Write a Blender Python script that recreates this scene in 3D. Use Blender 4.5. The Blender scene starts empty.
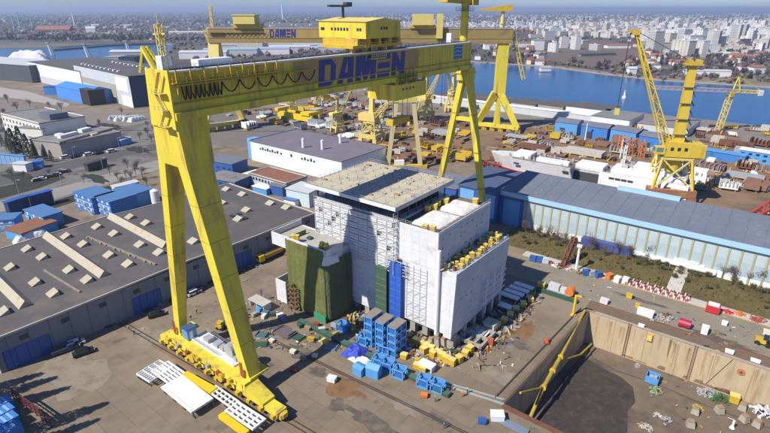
# Aerial view of a shipyard with two gantry cranes, a deckhouse block, a dry dock, a river and a town
import bpy, bmesh, math, random
from math import radians, sin, cos, pi, atan2, hypot
from mathutils import Vector, Matrix
from mathutils.geometry import tessellate_polygon
random.seed(7)
RND = random.Random(11)
SC = bpy.context.scene
COL = SC.collection
# ------------------------------------------------------------------ camera model (drone 90 m up)
CAMH, FPX = 90.0, 505.0
PITCH = math.atan((216.5 - 9.0) / FPX)
ROT = radians(-37.5)                      # the yard grid: u along the quay, v towards the river
UX, UY = cos(ROT), sin(ROT)
def G(x, y, z=0.0):
    """ground point (height z) seen at photo pixel x, y"""
    a, c = (x - 385) / FPX, -(y - 216.5) / FPX
    d = (a, cos(PITCH) + c * sin(PITCH), -sin(PITCH) + c * cos(PITCH))
    t = (z - CAMH) / d[2]
    return Vector((d[0] * t, d[1] * t, z))
def W(u, v, z=0.0):
    return Vector((u * UX - v * UY, u * UY + v * UX, z))
def UV(p):
    return p[0] * UX + p[1] * UY, -p[0] * UY + p[1] * UX
cam = bpy.data.cameras.new('camera')
cam.sensor_width = 36; cam.lens = FPX / 770 * 36; cam.sensor_fit = 'HORIZONTAL'
cam.clip_start = 1; cam.clip_end = 80000
camo = bpy.data.objects.new('camera', cam); COL.objects.link(camo)
camo.location = (0, 0, CAMH); camo.rotation_euler = (pi / 2 - PITCH, 0, 0)
SC.camera = camo
SC.view_settings.view_transform = 'Standard'; SC.view_settings.look = 'None'
SC.view_settings.exposure = 0.34; SC.view_settings.gamma = 1; SC.view_settings.use_curve_mapping = False
# ------------------------------------------------------------------ daylight
KU, KV = 0.31, 0.92                       # shadow run per metre of height, along u and v
sd = W(KU, KV, -1.0).normalized()         # the way the light travels
elev = math.asin(-sd.z); az = atan2(-sd.y, -sd.x)
wd = bpy.data.worlds.new('World'); SC.world = wd; wd.use_nodes = True
nt = wd.node_tree; nt.nodes.clear()
sky = nt.nodes.new('ShaderNodeTexSky'); sky.sky_type = 'NISHITA'; sky.sun_disc = False
sky.sun_elevation = elev; sky.sun_rotation = pi / 2 - az; sky.altitude = 50
sky.air_density = 1.0; sky.dust_density = 0.15; sky.ozone_density = 5.0
bg = nt.nodes.new('ShaderNodeBackground'); bg.inputs['Strength'].default_value = 0.075
wo = nt.nodes.new('ShaderNodeOutputWorld')
tint = nt.nodes.new('ShaderNodeMix'); tint.data_type = 'RGBA'; tint.blend_type = 'MULTIPLY'; tint.inputs[0].default_value = 1
tint.inputs[7].default_value = (0.72, 0.90, 1.27, 1); nt.links.new(sky.outputs[0], tint.inputs[6]); nt.links.new(tint.outputs[2], bg.inputs[0]); nt.links.new(bg.outputs[0], wo.inputs[0])
sl = bpy.data.lights.new('sun', 'SUN'); sl.energy = 5.0; sl.angle = radians(0.5); sl.color = (1, 0.93, 0.815)
so = bpy.data.objects.new('sun', sl); COL.objects.link(so)
so.rotation_euler = sd.to_track_quat('-Z', 'Y').to_euler(); so.location = (0, 0, 300)
# ------------------------------------------------------------------ materials
MATS = {}
def mat(name, col, rough=0.7, var=0.14, sc=0.35, metal=0.0, stain=None, smin=0.56, ssc=0.12, streak=False, spec=None):
    if name in MATS: return MATS[name]
    m = bpy.data.materials.new(name); m.use_nodes = True; n = m.node_tree.nodes; L = m.node_tree.links
    b = n['Principled BSDF']; b.inputs['Roughness'].default_value = rough; b.inputs['Metallic'].default_value = metal
    if spec is not None: b.inputs['Specular IOR Level'].default_value = spec
    g = n.new('ShaderNodeNewGeometry')
    def noise(s, det=4, z=1.0):
        mp = n.new('ShaderNodeMapping'); mp.inputs['Scale'].default_value = (s, s, s * z)
        L.new(g.outputs['Position'], mp.inputs['Vector'])
        t = n.new('ShaderNodeTexNoise'); t.inputs['Scale'].default_value = 1; t.inputs['Detail'].default_value = det
        t.inputs['Roughness'].default_value = 0.62
        L.new(mp.outputs[0], t.inputs['Vector']); return t.outputs[0]
    def mix(fac, a, c):
        x = n.new('ShaderNodeMix'); x.data_type = 'RGBA'
        L.new(fac, x.inputs[0])
        for s, q in ((6, a), (7, c)):
            if isinstance(q, tuple): x.inputs[s].default_value = (*q[:3], 1)
            else: L.new(q, x.inputs[s])
        return x.outputs[2]
    def ramp(fac, a, c):
        r = n.new('ShaderNodeMapRange'); r.inputs[1].default_value = a; r.inputs[2].default_value = c
        L.new(fac, r.inputs[0]); return r.outputs[0]
    lo = tuple(c * (1 - var) for c in col); hi = tuple(min(1, c * (1 + var)) for c in col)
    cc = mix(ramp(noise(sc, 6, 0.12 if streak else 1), 0.3, 0.7), lo, hi)
    cc2 = mix(ramp(noise(sc * 6.3, 3, 0.12 if streak else 1), 0.35, 0.7), tuple(c * 0.88 for c in col), hi)
    x = n.new('ShaderNodeMix'); x.data_type = 'RGBA'; x.inputs[0].default_value = 0.45
    L.new(cc, x.inputs[6]); L.new(cc2, x.inputs[7]); cc = x.outputs[2]
    if stain:
        cc = mix(ramp(noise(ssc, 6, 0.15 if streak else 1), smin, smin + 0.16), cc, stain)
    L.new(cc, b.inputs['Base Color'])
    MATS[name] = m
    return m
def seams(m, w, h, size, col=(.8, .8, .82), c2=(.93, .94, .95), off=0.0):
    """faint sheet joints, laid out in metres along the wall and in height"""
    n = m.node_tree.nodes; L = m.node_tree.links; b = n['Principled BSDF']; src = b.inputs['Base Color'].links[0].from_socket
    g = n.new('ShaderNodeNewGeometry'); mp = n.new('ShaderNodeMapping'); mp.inputs['Rotation'].default_value = (0, 0, -ROT); L.new(g.outputs['Position'], mp.inputs['Vector'])
    sp = n.new('ShaderNodeSeparateXYZ'); L.new(mp.outputs[0], sp.inputs[0]); ad = n.new('ShaderNodeMath'); L.new(sp.outputs[0], ad.inputs[0]); L.new(sp.outputs[1], ad.inputs[1])
    cb = n.new('ShaderNodeCombineXYZ'); L.new(ad.outputs[0], cb.inputs[0]); L.new(sp.outputs[2], cb.inputs[1])
    br = n.new('ShaderNodeTexBrick'); br.offset = off; L.new(cb.outputs[0], br.inputs['Vector']); br.inputs['Scale'].default_value = 1
    br.inputs['Brick Width'].default_value = w; br.inputs['Row Height'].default_value = h; br.inputs['Mortar Size'].default_value = size; br.inputs['Mortar Smooth'].default_value = .3
    br.inputs['Color1'].default_value = (1, 1, 1, 1); br.inputs['Color2'].default_value = (*c2, 1); br.inputs['Mortar'].default_value = (*col, 1)
    x = n.new('ShaderNodeMix'); x.data_type = 'RGBA'; x.blend_type = 'MULTIPLY'; x.inputs[0].default_value = 1; L.new(src, x.inputs[6]); L.new(br.outputs[0], x.inputs[7]); L.new(x.outputs[2], b.inputs['Base Color'])
def nodes_of(m):
    return m.node_tree.nodes, m.node_tree.links, m.node_tree.nodes['Principled BSDF']
YEL = mat('crane_yellow_paint', (0.68, 0.56, 0.056), 0.55, 0.14, 0.14, spec=.22, stain=(0.40, 0.285, 0.085), smin=0.52, ssc=0.3, streak=True)
YEL2 = mat('worn_yellow_paint', (0.53, 0.36, 0.03), 0.6, 0.2, 0.4, stain=(0.25, 0.13, 0.05), smin=0.6, ssc=0.5)
YELP = mat('pale_yellow_paint', (0.66, 0.53, 0.16), 0.6, 0.14, 0.3, stain=(0.36, 0.23, 0.09), smin=0.62, ssc=0.3)
TAN = mat('tan_primer', (0.40, 0.265, 0.075), 0.6, 0.12, 0.15, streak=True)
NAVY = mat('navy_lettering', (0.018, 0.035, 0.21), 0.5, 0.12)
GREYP = mat('grey_paint', (0.33, 0.34, 0.35), 0.6, 0.15)
DARK = mat('dark_steel', (0.045, 0.045, 0.05), 0.6, 0.3)
BLK = mat('black_rubber', (0.018, 0.018, 0.02), 0.7, 0.2)
WHITE = mat('white_paint', (0.74, 0.75, 0.76), 0.55, 0.06, 0.3, stain=(0.50, 0.50, 0.49), smin=0.62, ssc=0.4)
SHEET = mat('white_scaffold_sheeting', (0.67, 0.68, 0.70), 0.6, 0.09, 0.5, stain=(0.48, 0.475, 0.47), smin=0.56, ssc=0.35)
RUST = mat('rusty_steel', (0.15, 0.065, 0.035), 0.8, 0.3, 0.5, stain=(0.07, 0.04, 0.03))
REDP = mat('red_lead_paint', (0.30, 0.045, 0.03), 0.7, 0.25, 0.3)
ORNG = mat('orange_paint', (0.62, 0.17, 0.03), 0.6, 0.15)
REDB = mat('bright_red_paint', (0.52, 0.025, 0.03), 0.5, 0.1)
BLUE = mat('blue_paint', (0.045, 0.19, 0.52), 0.55, 0.12, 0.4, stain=(0.05, 0.12, 0.28))
BLUEL = mat('light_blue_paint', (0.09, 0.30, 0.62), 0.55, 0.12, 0.5)
BLUEB = mat('cornflower_blue_cladding', (0.16, 0.36, 0.70), 0.6, 0.08, 0.2, streak=True)
BLUED = mat('deep_blue_cladding', (0.03, 0.10, 0.33), 0.55, 0.12, 0.3)
ROOFB = mat('slate_blue_roofing', (0.150, 0.168, 0.215), 0.6, 0.12, 0.08, stain=(0.20, 0.205, 0.23), smin=0.56, ssc=0.05)
ROOFD = mat('dark_bitumen_roofing', (0.092, 0.087, 0.085), 0.85, 0.22, 0.12, stain=(0.145, 0.12, 0.098), smin=0.55, ssc=0.06)
ROOFG = mat('grey_roofing', (0.20, 0.195, 0.19), 0.8, 0.2, 0.1, stain=(0.10, 0.095, 0.09))
ROOFR = mat('rusty_roof_sheets', (0.22, 0.10, 0.055), 0.8, 0.25, 0.3)
CREAM = mat('cream_render', (0.62, 0.57, 0.45), 0.8, 0.1, 0.2, stain=(0.42, 0.38, 0.30), smin=0.64, streak=True)
PALEW = mat('pale_cladding', (0.50, 0.53, 0.54), 0.7, 0.08, 0.15, streak=True)
LTEAL = mat('pale_teal_cladding', (0.39, 0.485, 0.52), 0.65, 0.07, 0.2, stain=(0.40, 0.47, 0.44), smin=0.6, ssc=0.1, streak=True)
OLIVE = mat('faded_olive_strip', (0.36, 0.33, 0.17), 0.7, 0.12, 0.4)
SKYB = mat('light_blue_fascia', (0.34, 0.55, 0.71), 0.6, 0.06, 0.2)
GLASS = mat('dark_window_glass', (0.03, 0.04, 0.055), 0.12, 0.2, 0.4)
GREYW = mat('slate_grey_cladding', (0.185, 0.205, 0.25), 0.65, 0.12, 0.12, stain=(0.15, 0.13, 0.12), smin=0.66, ssc=0.12, streak=True)
CONC = mat('concrete', (0.34, 0.31, 0.26), 0.85, 0.15, 0.2, stain=(0.22, 0.19, 0.15))
CONCL = mat('pale_concrete', (0.45, 0.42, 0.37), 0.85, 0.12, 0.3, stain=(0.30, 0.27, 0.22), smin=0.6)
NETG = mat('green_debris_netting', (0.135, 0.15, 0.04), 0.9, 0.25, 0.12, stain=(0.19, 0.185, 0.06), smin=0.52, ssc=0.25)
NETG2 = mat('bright_green_sheet', (0.03, 0.25, 0.13), 0.8, 0.15)
GREEND = mat('dark_green_paint', (0.035, 0.085, 0.055), 0.6, 0.2)
WOOD = mat('weathered_timber', (0.29, 0.205, 0.12), 0.85, 0.25, 0.6)
PLY = mat('plywood_deck', (0.47, 0.425, 0.32), 0.8, 0.12, 0.25, stain=(0.33, 0.30, 0.24), smin=0.5, ssc=0.2)
SKIN = mat('skin', (0.45, 0.27, 0.19), 0.6, 0.05)
BARK = mat('bark', (0.10, 0.08, 0.065), 0.9, 0.2)
TWIG = mat('bare_twigs', (0.115, 0.088, 0.072), 0.95, 0.3, 0.8)
TWIGF = mat('far_bare_woodland', (0.125, 0.10, 0.095), 0.95, 0.3, 0.05)
CONIF = mat('conifer_needles', (0.032, 0.048, 0.024), 0.9, 0.35, 0.7)
BUSHM = mat('dry_shrub', (0.115, 0.11, 0.05), 0.95, 0.3, 0.6)
PEBS = mat('quarry_stone', (0.36, 0.30, 0.22), 0.9, 0.2, 0.3)
TILE = mat('red_roof_tiles', (0.26, 0.12, 0.085), 0.85, 0.2, 0.05)
seams(SHEET, 2.6, 2.0, .05, (.72, .73, .76), (.90, .91, .93)); seams(GREYW, 1.0, 5.2, .04, (.85, .85, .86), (.96, .96, .97)); seams(YEL, 6.5, 5.0, .035, (.80, .76, .68), (.95, .95, .96), .5); seams(NETG, 2.2, 1.9, .06, (.70, .70, .68), (.86, .88, .84), .5)
seams(LTEAL, .9, 6.5, .05, (.90, .91, .92), (.965, .97, .97))
# ------------------------------------------------------------------ mesh builder
class MB:
    def __init__(s): s.v = []; s.f = []
    def add(s, vs, fs):
        k = len(s.v); s.v += [tuple(p) for p in vs]; s.f += [tuple(i + k for i in f) for f in fs]; return s
    def hexa(s, p):
        return s.add(p, [(0, 3, 2, 1), (4, 5, 6, 7), (0, 1, 5, 4), (1, 2, 6, 5), (2, 3, 7, 6), (3, 0, 4, 7)])
    def box(s, x0, x1, y0, y1, z0, z1):
        return s.hexa([(x0, y0, z0), (x1, y0, z0), (x1, y1, z0), (x0, y1, z0), (x0, y0, z1), (x1, y0, z1), (x1, y1, z1), (x0, y1, z1)])
    def bar(s, p, q, w, h=None, up=(0, 0, 1)):
        p, q = Vector(p), Vector(q); d = (q - p)
        if d.length < 1e-6: return s
        d.normalize(); up = Vector(up)
        if abs(d.dot(up)) > 0.98: up = Vector((0, 1, 0)) if abs(d.y) < 0.9 else Vector((1, 0, 0))
        a = d.cross(up).normalized() * (w / 2); b = a.cross(d).normalized() * ((h or w) / 2)
        return s.hexa([p - a - b, p + a - b, q + a - b, q - a - b, p - a + b, p + a + b, q + a + b, q - a + b])
    def cyl(s, p, q, r, n=8, r2=None, cap=True):
        p, q = Vector(p), Vector(q); d = (q - p).normalized(); r2 = r if r2 is None else r2
        up = Vector((0, 0, 1)) if abs(d.z) < 0.95 else Vector((1, 0, 0))
        a = d.cross(up).normalized(); b = d.cross(a).normalized()
        vs = []
        for c, rr in ((p, r), (q, r2)):
            vs += [c + (a * cos(2 * pi * i / n) + b * sin(2 * pi * i / n)) * rr for i in range(n)]
        fs = [(i, i + n, (i + 1) % n + n, (i + 1) % n) for i in range(n)]
        if cap: fs += [tuple(range(n)), tuple(range(2 * n - 1, n - 1, -1))]
        return s.add(vs, fs)
    def prism(s, poly, z0, z1):
        n = len(poly); vs = [(p[0], p[1], z0) for p in poly] + [(p[0], p[1], z1) for p in poly]
        return s.add(vs, [(i, (i + 1) % n, (i + 1) % n + n, i + n) for i in range(n)] + [tuple(range(n - 1, -1, -1)), tuple(range(n, 2 * n))])
    def slab(s, pts, t):
        """thick plate: 3-D polygon pts pushed by vector t"""
        n = len(pts); t = Vector(t); vs = [Vector(p) for p in pts] + [Vector(p) + t for p in pts]
        return s.add(vs, [(i, (i + 1) % n, (i + 1) % n + n, i + n) for i in range(n)] + [tuple(range(n - 1, -1, -1)), tuple(range(n, 2 * n))])
    def gable(s, x0, x1, y0, y1, z0, h):
        m = (y0 + y1) / 2
        return s.add([(x0, y0, z0), (x1, y0, z0), (x1, y1, z0), (x0, y1, z0), (x0, m, z0 + h), (x1, m, z0 + h)],
                     [(0, 3, 2, 1), (0, 1, 5, 4), (2, 3, 4, 5), (0, 4, 3), (1, 2, 5)])
    def truss(s, p, q, w, d, n, r=0.15, up=(0, 0, 1)):
        """four-chord lattice beam from p to q"""
        p, q = Vector(p), Vector(q); dr = (q - p).normalized(); up = Vector(up)
        a = dr.cross(up).normalized() * (w / 2); b = a.cross(dr).normalized() * (d / 2)
        off = [-a - b, a - b, a + b, -a + b]
        for o in off: s.bar(p + o, q + o, r * 1.6)
        for k in range(n):
            c, e = p.lerp(q, k / n), p.lerp(q, (k + 1) / n)
            for i in range(4):
                o1, o2 = off[i], off[(i + 1) % 4]
                s.bar(c + o1, e + o2, r) if k % 2 else s.bar(c + o2, e + o1, r)
        return s
    def rail(s, pts, h=1.1, n=2, post=2.0, r=0.07):
        for p, q in zip(pts[:-1], pts[1:]):
            p, q = Vector(p), Vector(q)
            for k in range(n): s.bar(p + Vector((0, 0, h * (k + 1) / n)), q + Vector((0, 0, h * (k + 1) / n)), r)
            m = max(1, int((q - p).length / post))
            for k in range(m + 1):
                c = p.lerp(q, k / m); s.bar(c, c + Vector((0, 0, h)), r)
        return s
    def mesh(s, name, m):
        me = bpy.data.meshes.new(name); me.from_pydata(s.v, [], s.f); me.update()
        if m: me.materials.append(m)
        return me
    def build(s, name, m, parent=None, label=None, loc=None, smooth=False):
        me = s.mesh(name, m)
        if smooth:
            for p in me.polygons: p.use_smooth = True
        o = bpy.data.objects.new(name, me); COL.objects.link(o)
        if parent: o.parent = parent
        if label: o['label'] = label
        if loc is not None: o.location = loc
        return o
def B(*boxes):
    m = MB()
    for b in boxes: m.box(*b)
    return m
def part(root, name, m, *boxes, label=None):
    return B(*boxes).build(name, m, root, label)
def tag(o, label, cat, group=None):
    o['label'] = label; o['category'] = cat
    if group: o['group'] = group
    return o
def thing(name, label, cat, loc=(0, 0, 0), rz=0.0, group=None):
    o = bpy.data.objects.new(name, None); COL.objects.link(o); o.empty_display_size = 0.5
    o.location = loc; o.rotation_euler = (0, 0, rz)
    return tag(o, label, cat, group)
def T(name, label, cat, u, v, z=0.0, rz=0.0, group=None):
    return thing(name, label, cat, W(u, v, z), ROT + rz, group)
def solo(mb, name, m, label, cat, loc=(0, 0, 0), rz=0.0, group=None):
    o = mb.build(name, m); o.location = loc; o.rotation_euler = (0, 0, rz)
    return tag(o, label, cat, group)
def kids(o): return list(o.children)
def dup(src, loc=None, rz=None, label=None, group=None, scale=None, parent=None):
    c = src.copy(); COL.objects.link(c); c.parent = parent
    for ch in kids(src): dup(ch, parent=c)
    if loc is not None: c.location = loc
    if rz is not None: c.rotation_euler = (0, 0, rz)
    if label: c['label'] = label
    if group: c['group'] = group
    if scale is not None: c.scale = scale if hasattr(scale, '__len__') else (scale,) * 3
    return c
def struct(mb, name, m, kind='structure'):
    o = mb.build(name, m); o['kind'] = kind; return o
def sheet(name, pts, z, m, kind='structure'):
    pts = [Vector((p[0], p[1], 0)) for p in pts]
    tri = tessellate_polygon([pts])
    fs = []
    for t in tri:
        a, b, c = (pts[i] for i in t)
        fs.append(tuple(t) if (b - a).cross(c - a).z > 0 else tuple(reversed(t)))
    return struct(MB().add([(p.x, p.y, z) for p in pts], fs), name, m, kind)
def strip(name, u0, u1, v0, v1, z, m):
    return sheet(name, [W(u0, v0), W(u1, v0), W(u1, v1), W(u0, v1)], z, m)
# ------------------------------------------------------------------ ground, river, dry dock
def ground_material():
    m = mat('yard_concrete', (0.205, 0.162, 0.112), 0.9, 0.24, 0.05, stain=(0.10, 0.068, 0.04), smin=0.55, ssc=0.045)
    n, L, b = nodes_of(m)
    src = b.inputs['Base Color'].links[0].from_socket
    g = n.new('ShaderNodeNewGeometry')
    mp = n.new('ShaderNodeMapping'); mp.vector_type = 'POINT'; mp.inputs['Rotation'].default_value = (0, 0, -ROT)
    L.new(g.outputs['Position'], mp.inputs['Vector'])
    br = n.new('ShaderNodeTexBrick'); br.offset = 0.5
    br.inputs['Scale'].default_value = 1; br.inputs['Brick Width'].default_value = 7.0; br.inputs['Row Height'].default_value = 5.2
    br.inputs['Mortar Size'].default_value = 0.1; br.inputs['Mortar Smooth'].default_value = 0.6
    br.inputs['Color1'].default_value = (1, 1, 1, 1); br.inputs['Color2'].default_value = (0.74, 0.755, 0.77, 1)
    br.inputs['Mortar'].default_value = (0.50, 0.47, 0.44, 1)
    L.new(mp.outputs[0], br.inputs['Vector'])
    def noise(s, d=5):
        t = n.new('ShaderNodeTexNoise'); t.inputs['Scale'].default_value = s; t.inputs['Detail'].default_value = d
        t.inputs['Roughness'].default_value = 0.65; L.new(g.outputs['Position'], t.inputs['Vector']); return t.outputs[0]
    def mr(f, a, c):
        r = n.new('ShaderNodeMapRange'); r.inputs[1].default_value = a; r.inputs[2].default_value = c; L.new(f, r.inputs[0]); return r.outputs[0]
    def mix(f, a, c, mode='MIX'):
        x = n.new('ShaderNodeMix'); x.data_type = 'RGBA'; x.blend_type = mode
        if isinstance(f, float): x.inputs[0].default_value = f
        else: L.new(f, x.inputs[0])
        for s, q in ((6, a), (7, c)):
            if isinstance(q, tuple): x.inputs[s].default_value = (*q, 1)
            else: L.new(q, x.inputs[s])
        return x.outputs[2]
    c = mix(0.75, src, br.outputs['Color'], 'MULTIPLY')
    c = mix(mr(noise(0.022), 0.50, 0.62), c, (0.235, 0.19, 0.135))                 # paler worn slabs
    c = mix(mr(noise(0.16, 6), 0.62, 0.72), c, (0.085, 0.075, 0.066))              # oil and tyre marks
    c = mix(mr(noise(0.075, 6), 0.63, 0.74), c, (0.20, 0.112, 0.045))              # rust stains
    c = mix(mr(noise(1.3, 5), 0.64, 0.72), c, (0.11, 0.092, 0.075))
    # beyond the yard: fields and scrub
    sp = n.new('ShaderNodeSeparateXYZ'); L.new(g.outputs['Position'], sp.inputs[0])
    v = n.new('ShaderNodeTexVoronoi'); v.inputs['Scale'].default_value = 0.0022
    mv = n.new('ShaderNodeMapping'); mv.inputs['Scale'].default_value = (1.0, 0.55, 1); mv.inputs['Rotation'].default_value = (0, 0, 0.5)
    L.new(g.outputs['Position'], mv.inputs['Vector']); L.new(mv.outputs[0], v.inputs['Vector'])
    cr = n.new('ShaderNodeValToRGB'); L.new(v.outputs['Color'], cr.inputs[0])
    e = cr.color_ramp; e.interpolation = 'LINEAR'
    e.elements[0].color = (0.085, 0.08, 0.055, 1); e.elements[1].color = (0.16, 0.13, 0.10, 1)
    for p, q in ((0.3, (0.12, 0.10, 0.075, 1)), (0.5, (0.075, 0.07, 0.05, 1)), (0.7, (0.17, 0.15, 0.115, 1))):
        el = e.elements.new(p); el.color = q
    fld = mix(mr(noise(0.004, 6), 0.42, 0.60), cr.outputs[0], (0.068, 0.058, 0.055))
    fld = mix(mr(noise(0.05, 4), 0.56, 0.68), fld, (0.055, 0.047, 0.04))
    far = n.new('ShaderNodeMath'); far.operation = 'GREATER_THAN'; far.inputs[1].default_value = 760; L.new(sp.outputs[1], far.inputs[0])
    c = mix(far.outputs[0], c, fld)
    L.new(c, b.inputs['Base Color'])
    return m
GROUND = ground_material()
FAR = 26000
def poly_px(q): return [G(x, y) for x, y in q]
lagoon = poly_px([(-330, 64), (-120, 63), (0, 61), (60, 62), (120, 66), (168, 62), (172, 44), (150, 42.5), (100, 44), (60, 47), (0, 48.2), (-330, 48)])
river = [W(-620, 640), W(-500, 560), W(-390, 502), W(-272, 502), W(-136, 505), W(-100, 524), W(420, 520), W(2500, 520), W(2500, 830), W(300, 815), W(-60, 806), W(-140, 800), W(-223, 830), W(-300, 868), W(-355, 880), W(-450, 876), W(-550, 900), W(-640, 860)]
DU0, DU1, DV0, DV1, DZ = -34.0, 150.0, 95.2, 150.0, -12.0
dock = [W(-36, DV0), W(DU1, DV0 - 2), W(DU1, DV1), W(-32.2, DV1)]
def ground_sheet():
    outer = [Vector((-FAR, -400, 0)), Vector((FAR, -400, 0)), Vector((FAR, FAR, 0)), Vector((-FAR, FAR, 0))]
    loops = [outer] + [[Vector((p.x, p.y, 0)) for p in l] for l in (lagoon, river, dock, BASIN)]
    from mathutils.geometry import delaunay_2d_cdt
    pts, edges, faces = [], [], []
    for l in loops:
        k = len(pts); pts += [Vector((p.x, p.y)) for p in l]; edges += [(k + i, k + (i + 1) % len(l)) for i in range(len(l))]
    vs, es, fs, *_ = delaunay_2d_cdt(pts, edges, [], 0, 1e-4)
    def inside(p, l):
        c = False; j = len(l) - 1
        for i in range(len(l)):
            if (l[i].y > p[1]) != (l[j].y > p[1]) and p[0] < (l[j].x - l[i].x) * (p[1] - l[i].y) / (l[j].y - l[i].y) + l[i].x: c = not c
            j = i
        return c
    keep = []
    for f in fs:
        c = ((vs[f[0]].x + vs[f[1]].x + vs[f[2]].x) / 3, (vs[f[0]].y + vs[f[1]].y + vs[f[2]].y) / 3)
        if inside(c, loops[0]) and not any(inside(c, l) for l in loops[1:]):
            a, b2, d = (vs[i] for i in f[:3])
            keep.append(tuple(f) if (b2 - a).cross(d - a) > 0 else tuple(reversed(f)))
    mb = MB().add([(p.x, p.y, 0) for p in vs], keep)
    return struct(mb, 'ground', GROUND)
BASIN = [W(-120, 236), W(90, 236), W(90, 258), W(-18, 259), W(-22, 283), W(-122, 283)]   # the wet basin the ship lies in
ground_sheet()
def water_material():
    m = mat('river_water', (0.014, 0.072, 0.185), 0.2, 0.32, 0.012, spec=0.25)
    n, L, b = nodes_of(m)
    t = n.new('ShaderNodeTexNoise'); t.inputs['Scale'].default_value = 0.22; t.inputs['Detail'].default_value = 5
    g = n.new('ShaderNodeNewGeometry'); L.new(g.outputs['Position'], t.inputs['Vector'])
    bp = n.new('ShaderNodeBump'); bp.inputs['Strength'].default_value = 0.25; bp.inputs['Distance'].default_value = 0.5
    L.new(t.outputs[0], bp.inputs['Height']); L.new(bp.outputs[0], b.inputs['Normal'])
    return m
WATER = water_material()
BASW = mat('basin_water', (0.018, 0.026, 0.026), 0.15, 0.2, 0.1)
def quay(name, loop, m, depth):
    mb = MB(); n = len(loop)
    for i in range(n):
        p, q = loop[i], loop[(i + 1) % n]
        mb.add([(p.x, p.y, 0), (q.x, q.y, 0), (q.x, q.y, -depth), (p.x, p.y, -depth)], [(0, 1, 2, 3)])
    return struct(mb, name, m)
def grow(loop, k):
    c = sum((Vector((p.x, p.y, 0)) for p in loop), Vector()) / len(loop)
    return [c + (Vector((p.x, p.y, 0)) - c) * k for p in loop]
sheet('lagoon_water', lagoon, -1.4, WATER); quay('lagoon_bank', lagoon, CONC, 3)
sheet('river_water', river, -1.4, WATER); quay('river_bank', river, CONC, 3)
sheet('basin_water', BASIN, -3.0, BASW); quay('basin_wall', BASIN, CONC, 5)
# dry dock
DOCKW = mat('dock_wall_concrete', (0.47, 0.37, 0.24), 0.85, 0.14, 0.3, stain=(0.33, 0.235, 0.145), smin=0.53, ssc=0.35, streak=True)
seams(DOCKW, 9, 13, .1, (.62, .56, .5), (.92, .93, .93))
DOCKF = mat('dock_floor', (0.15, 0.112, 0.075), 0.8, 0.35, 0.09, stain=(0.05, 0.045, 0.042), smin=0.52, ssc=0.05)
mbw = MB()
for i in range(4):
    p, q = dock[i], dock[(i + 1) % 4]
    mbw.add([(p.x, p.y, 0), (q.x, q.y, 0), (q.x, q.y, DZ), (p.x, p.y, DZ)], [(0, 1, 2, 3)])
struct(mbw, 'dock_wall', DOCKW)
sheet('dock_floor', grow(dock, 1.0), DZ, DOCKF)
BROWN = mat('brown_ballast', (0.155, 0.105, 0.068), 0.9, 0.2, 0.25, stain=(0.09, 0.065, 0.05))
sheet('dock_floor_ledge', [W(-27, 143.5), W(-20, 141.5), W(-8, 142.4), W(6, 141.2), W(30, 142.8), W(150, 141), W(150, 149.5), W(-31.5, 149.5)], DZ + 0.3, mat('dock_ledge_concrete', (0.15, 0.115, 0.08), 0.85, 0.3, 0.2, stain=(0.06, 0.05, 0.045)))
sheet('dark_floor_patch', [W(-31.5, 96), W(-20, 95.8), W(-13, 97), W(-11.5, 103), W(-12.6, 110), W(-11, 118), W(-12.8, 126), W(-12, 131), W(-14, 137), W(-18, 139.6), W(-24, 140.4), W(-30.5, 143), W(-31.8, 130)], DZ + 0.008, mat('dark_dock_floor', (0.044, 0.038, 0.033), 0.65, 0.5, 0.25, stain=(0.075, 0.06, 0.047), smin=0.52, ssc=0.5))  # darker sheet over the west part of the floor
r_ = random.Random(14); mb = MB()
for k in range(46):
    u = r_.uniform(-31, 60); w = r_.uniform(.08, .5); l = r_.uniform(1.5, 9); t0 = -r_.uniform(.1, 1.5)
    mb.slab([W(u - w, 149.985, t0), W(u + w, 149.985, t0), W(u + w * .3, 149.985, t0 - l), W(u - w * .2, 149.985, t0 - l)], W(0, -.01, 0))
struct(mb, 'wall_rust_run', mat('wall_rust_run', (.36, .25, .14), .9, .3, .6))
mb = MB()
for k in range(30):
    u = r_.uniform(-31, 60); w = r_.uniform(.3, 2.2); l = r_.uniform(.3, 1.6)
    mb.slab([W(u - w, 149.98, -11.6), W(u + w, 149.98, -11.6), W(u + w * .8, 149.98, -11.6 + l), W(u - w * .6, 149.98, -11.6 + l * .8)], W(0, -.012, 0))
struct(mb, 'wall_tide_mark', mat('wall_tide_mark', (.20, .145, .09), .9, .3, .6))
# coping along the dock edges, with the brown service strip beside it
struct(MB().bar(W(-30.5, 150.6, 0.16), W(150, 150.6, 0.16), .8, 0.32), 'dock_kerb', CONC)
struct(MB().bar(W(-36.5, 95.5, 0.12), W(-32.7, 150.0, 0.12), .7, 0.24), 'dock_edge_curb', BROWN)
struct(MB().bar(W(-38.8, 95.8, 0.16), W(-35.0, 150, 0.16), 0.35, 0.32), 'dock_edge_curb', mat('edge_rail_dark', (.07, .055, .045), .7, .3))
struct(MB().bar(W(-36, 94.3, 0.2), W(150, 92.3, 0.2), 1.2, 0.4), 'dock_front_curb', RUST)
strip('dock_service_strip', -34, 160, 151.4, 156.2, 0.006, BROWN)
ASPH = mat('worn_asphalt', (0.225, 0.195, 0.145), 0.9, 0.18, 0.08, stain=(0.165, 0.14, 0.10), smin=0.55, ssc=0.1)
ASPHD = mat('dark_asphalt', (0.085, 0.082, 0.082), 0.9, 0.15, 0.06)
strip('yard_road', -110, 160, 157.2, 174.0, 0.008, ASPH)
KERB = mat('ochre_kerb_paint', (0.30, 0.20, 0.075), 0.8, 0.2, 0.5)
struct(B((-70, 160, 174.0, 174.7, 0, 0.12)), 'road_kerb', KERB).rotation_euler = (0, 0, ROT)
struct(B((-34, 160, 156.4, 156.9, 0, 0.1)), 'road_kerb', RUST).rotation_euler = (0, 0, ROT)
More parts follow.
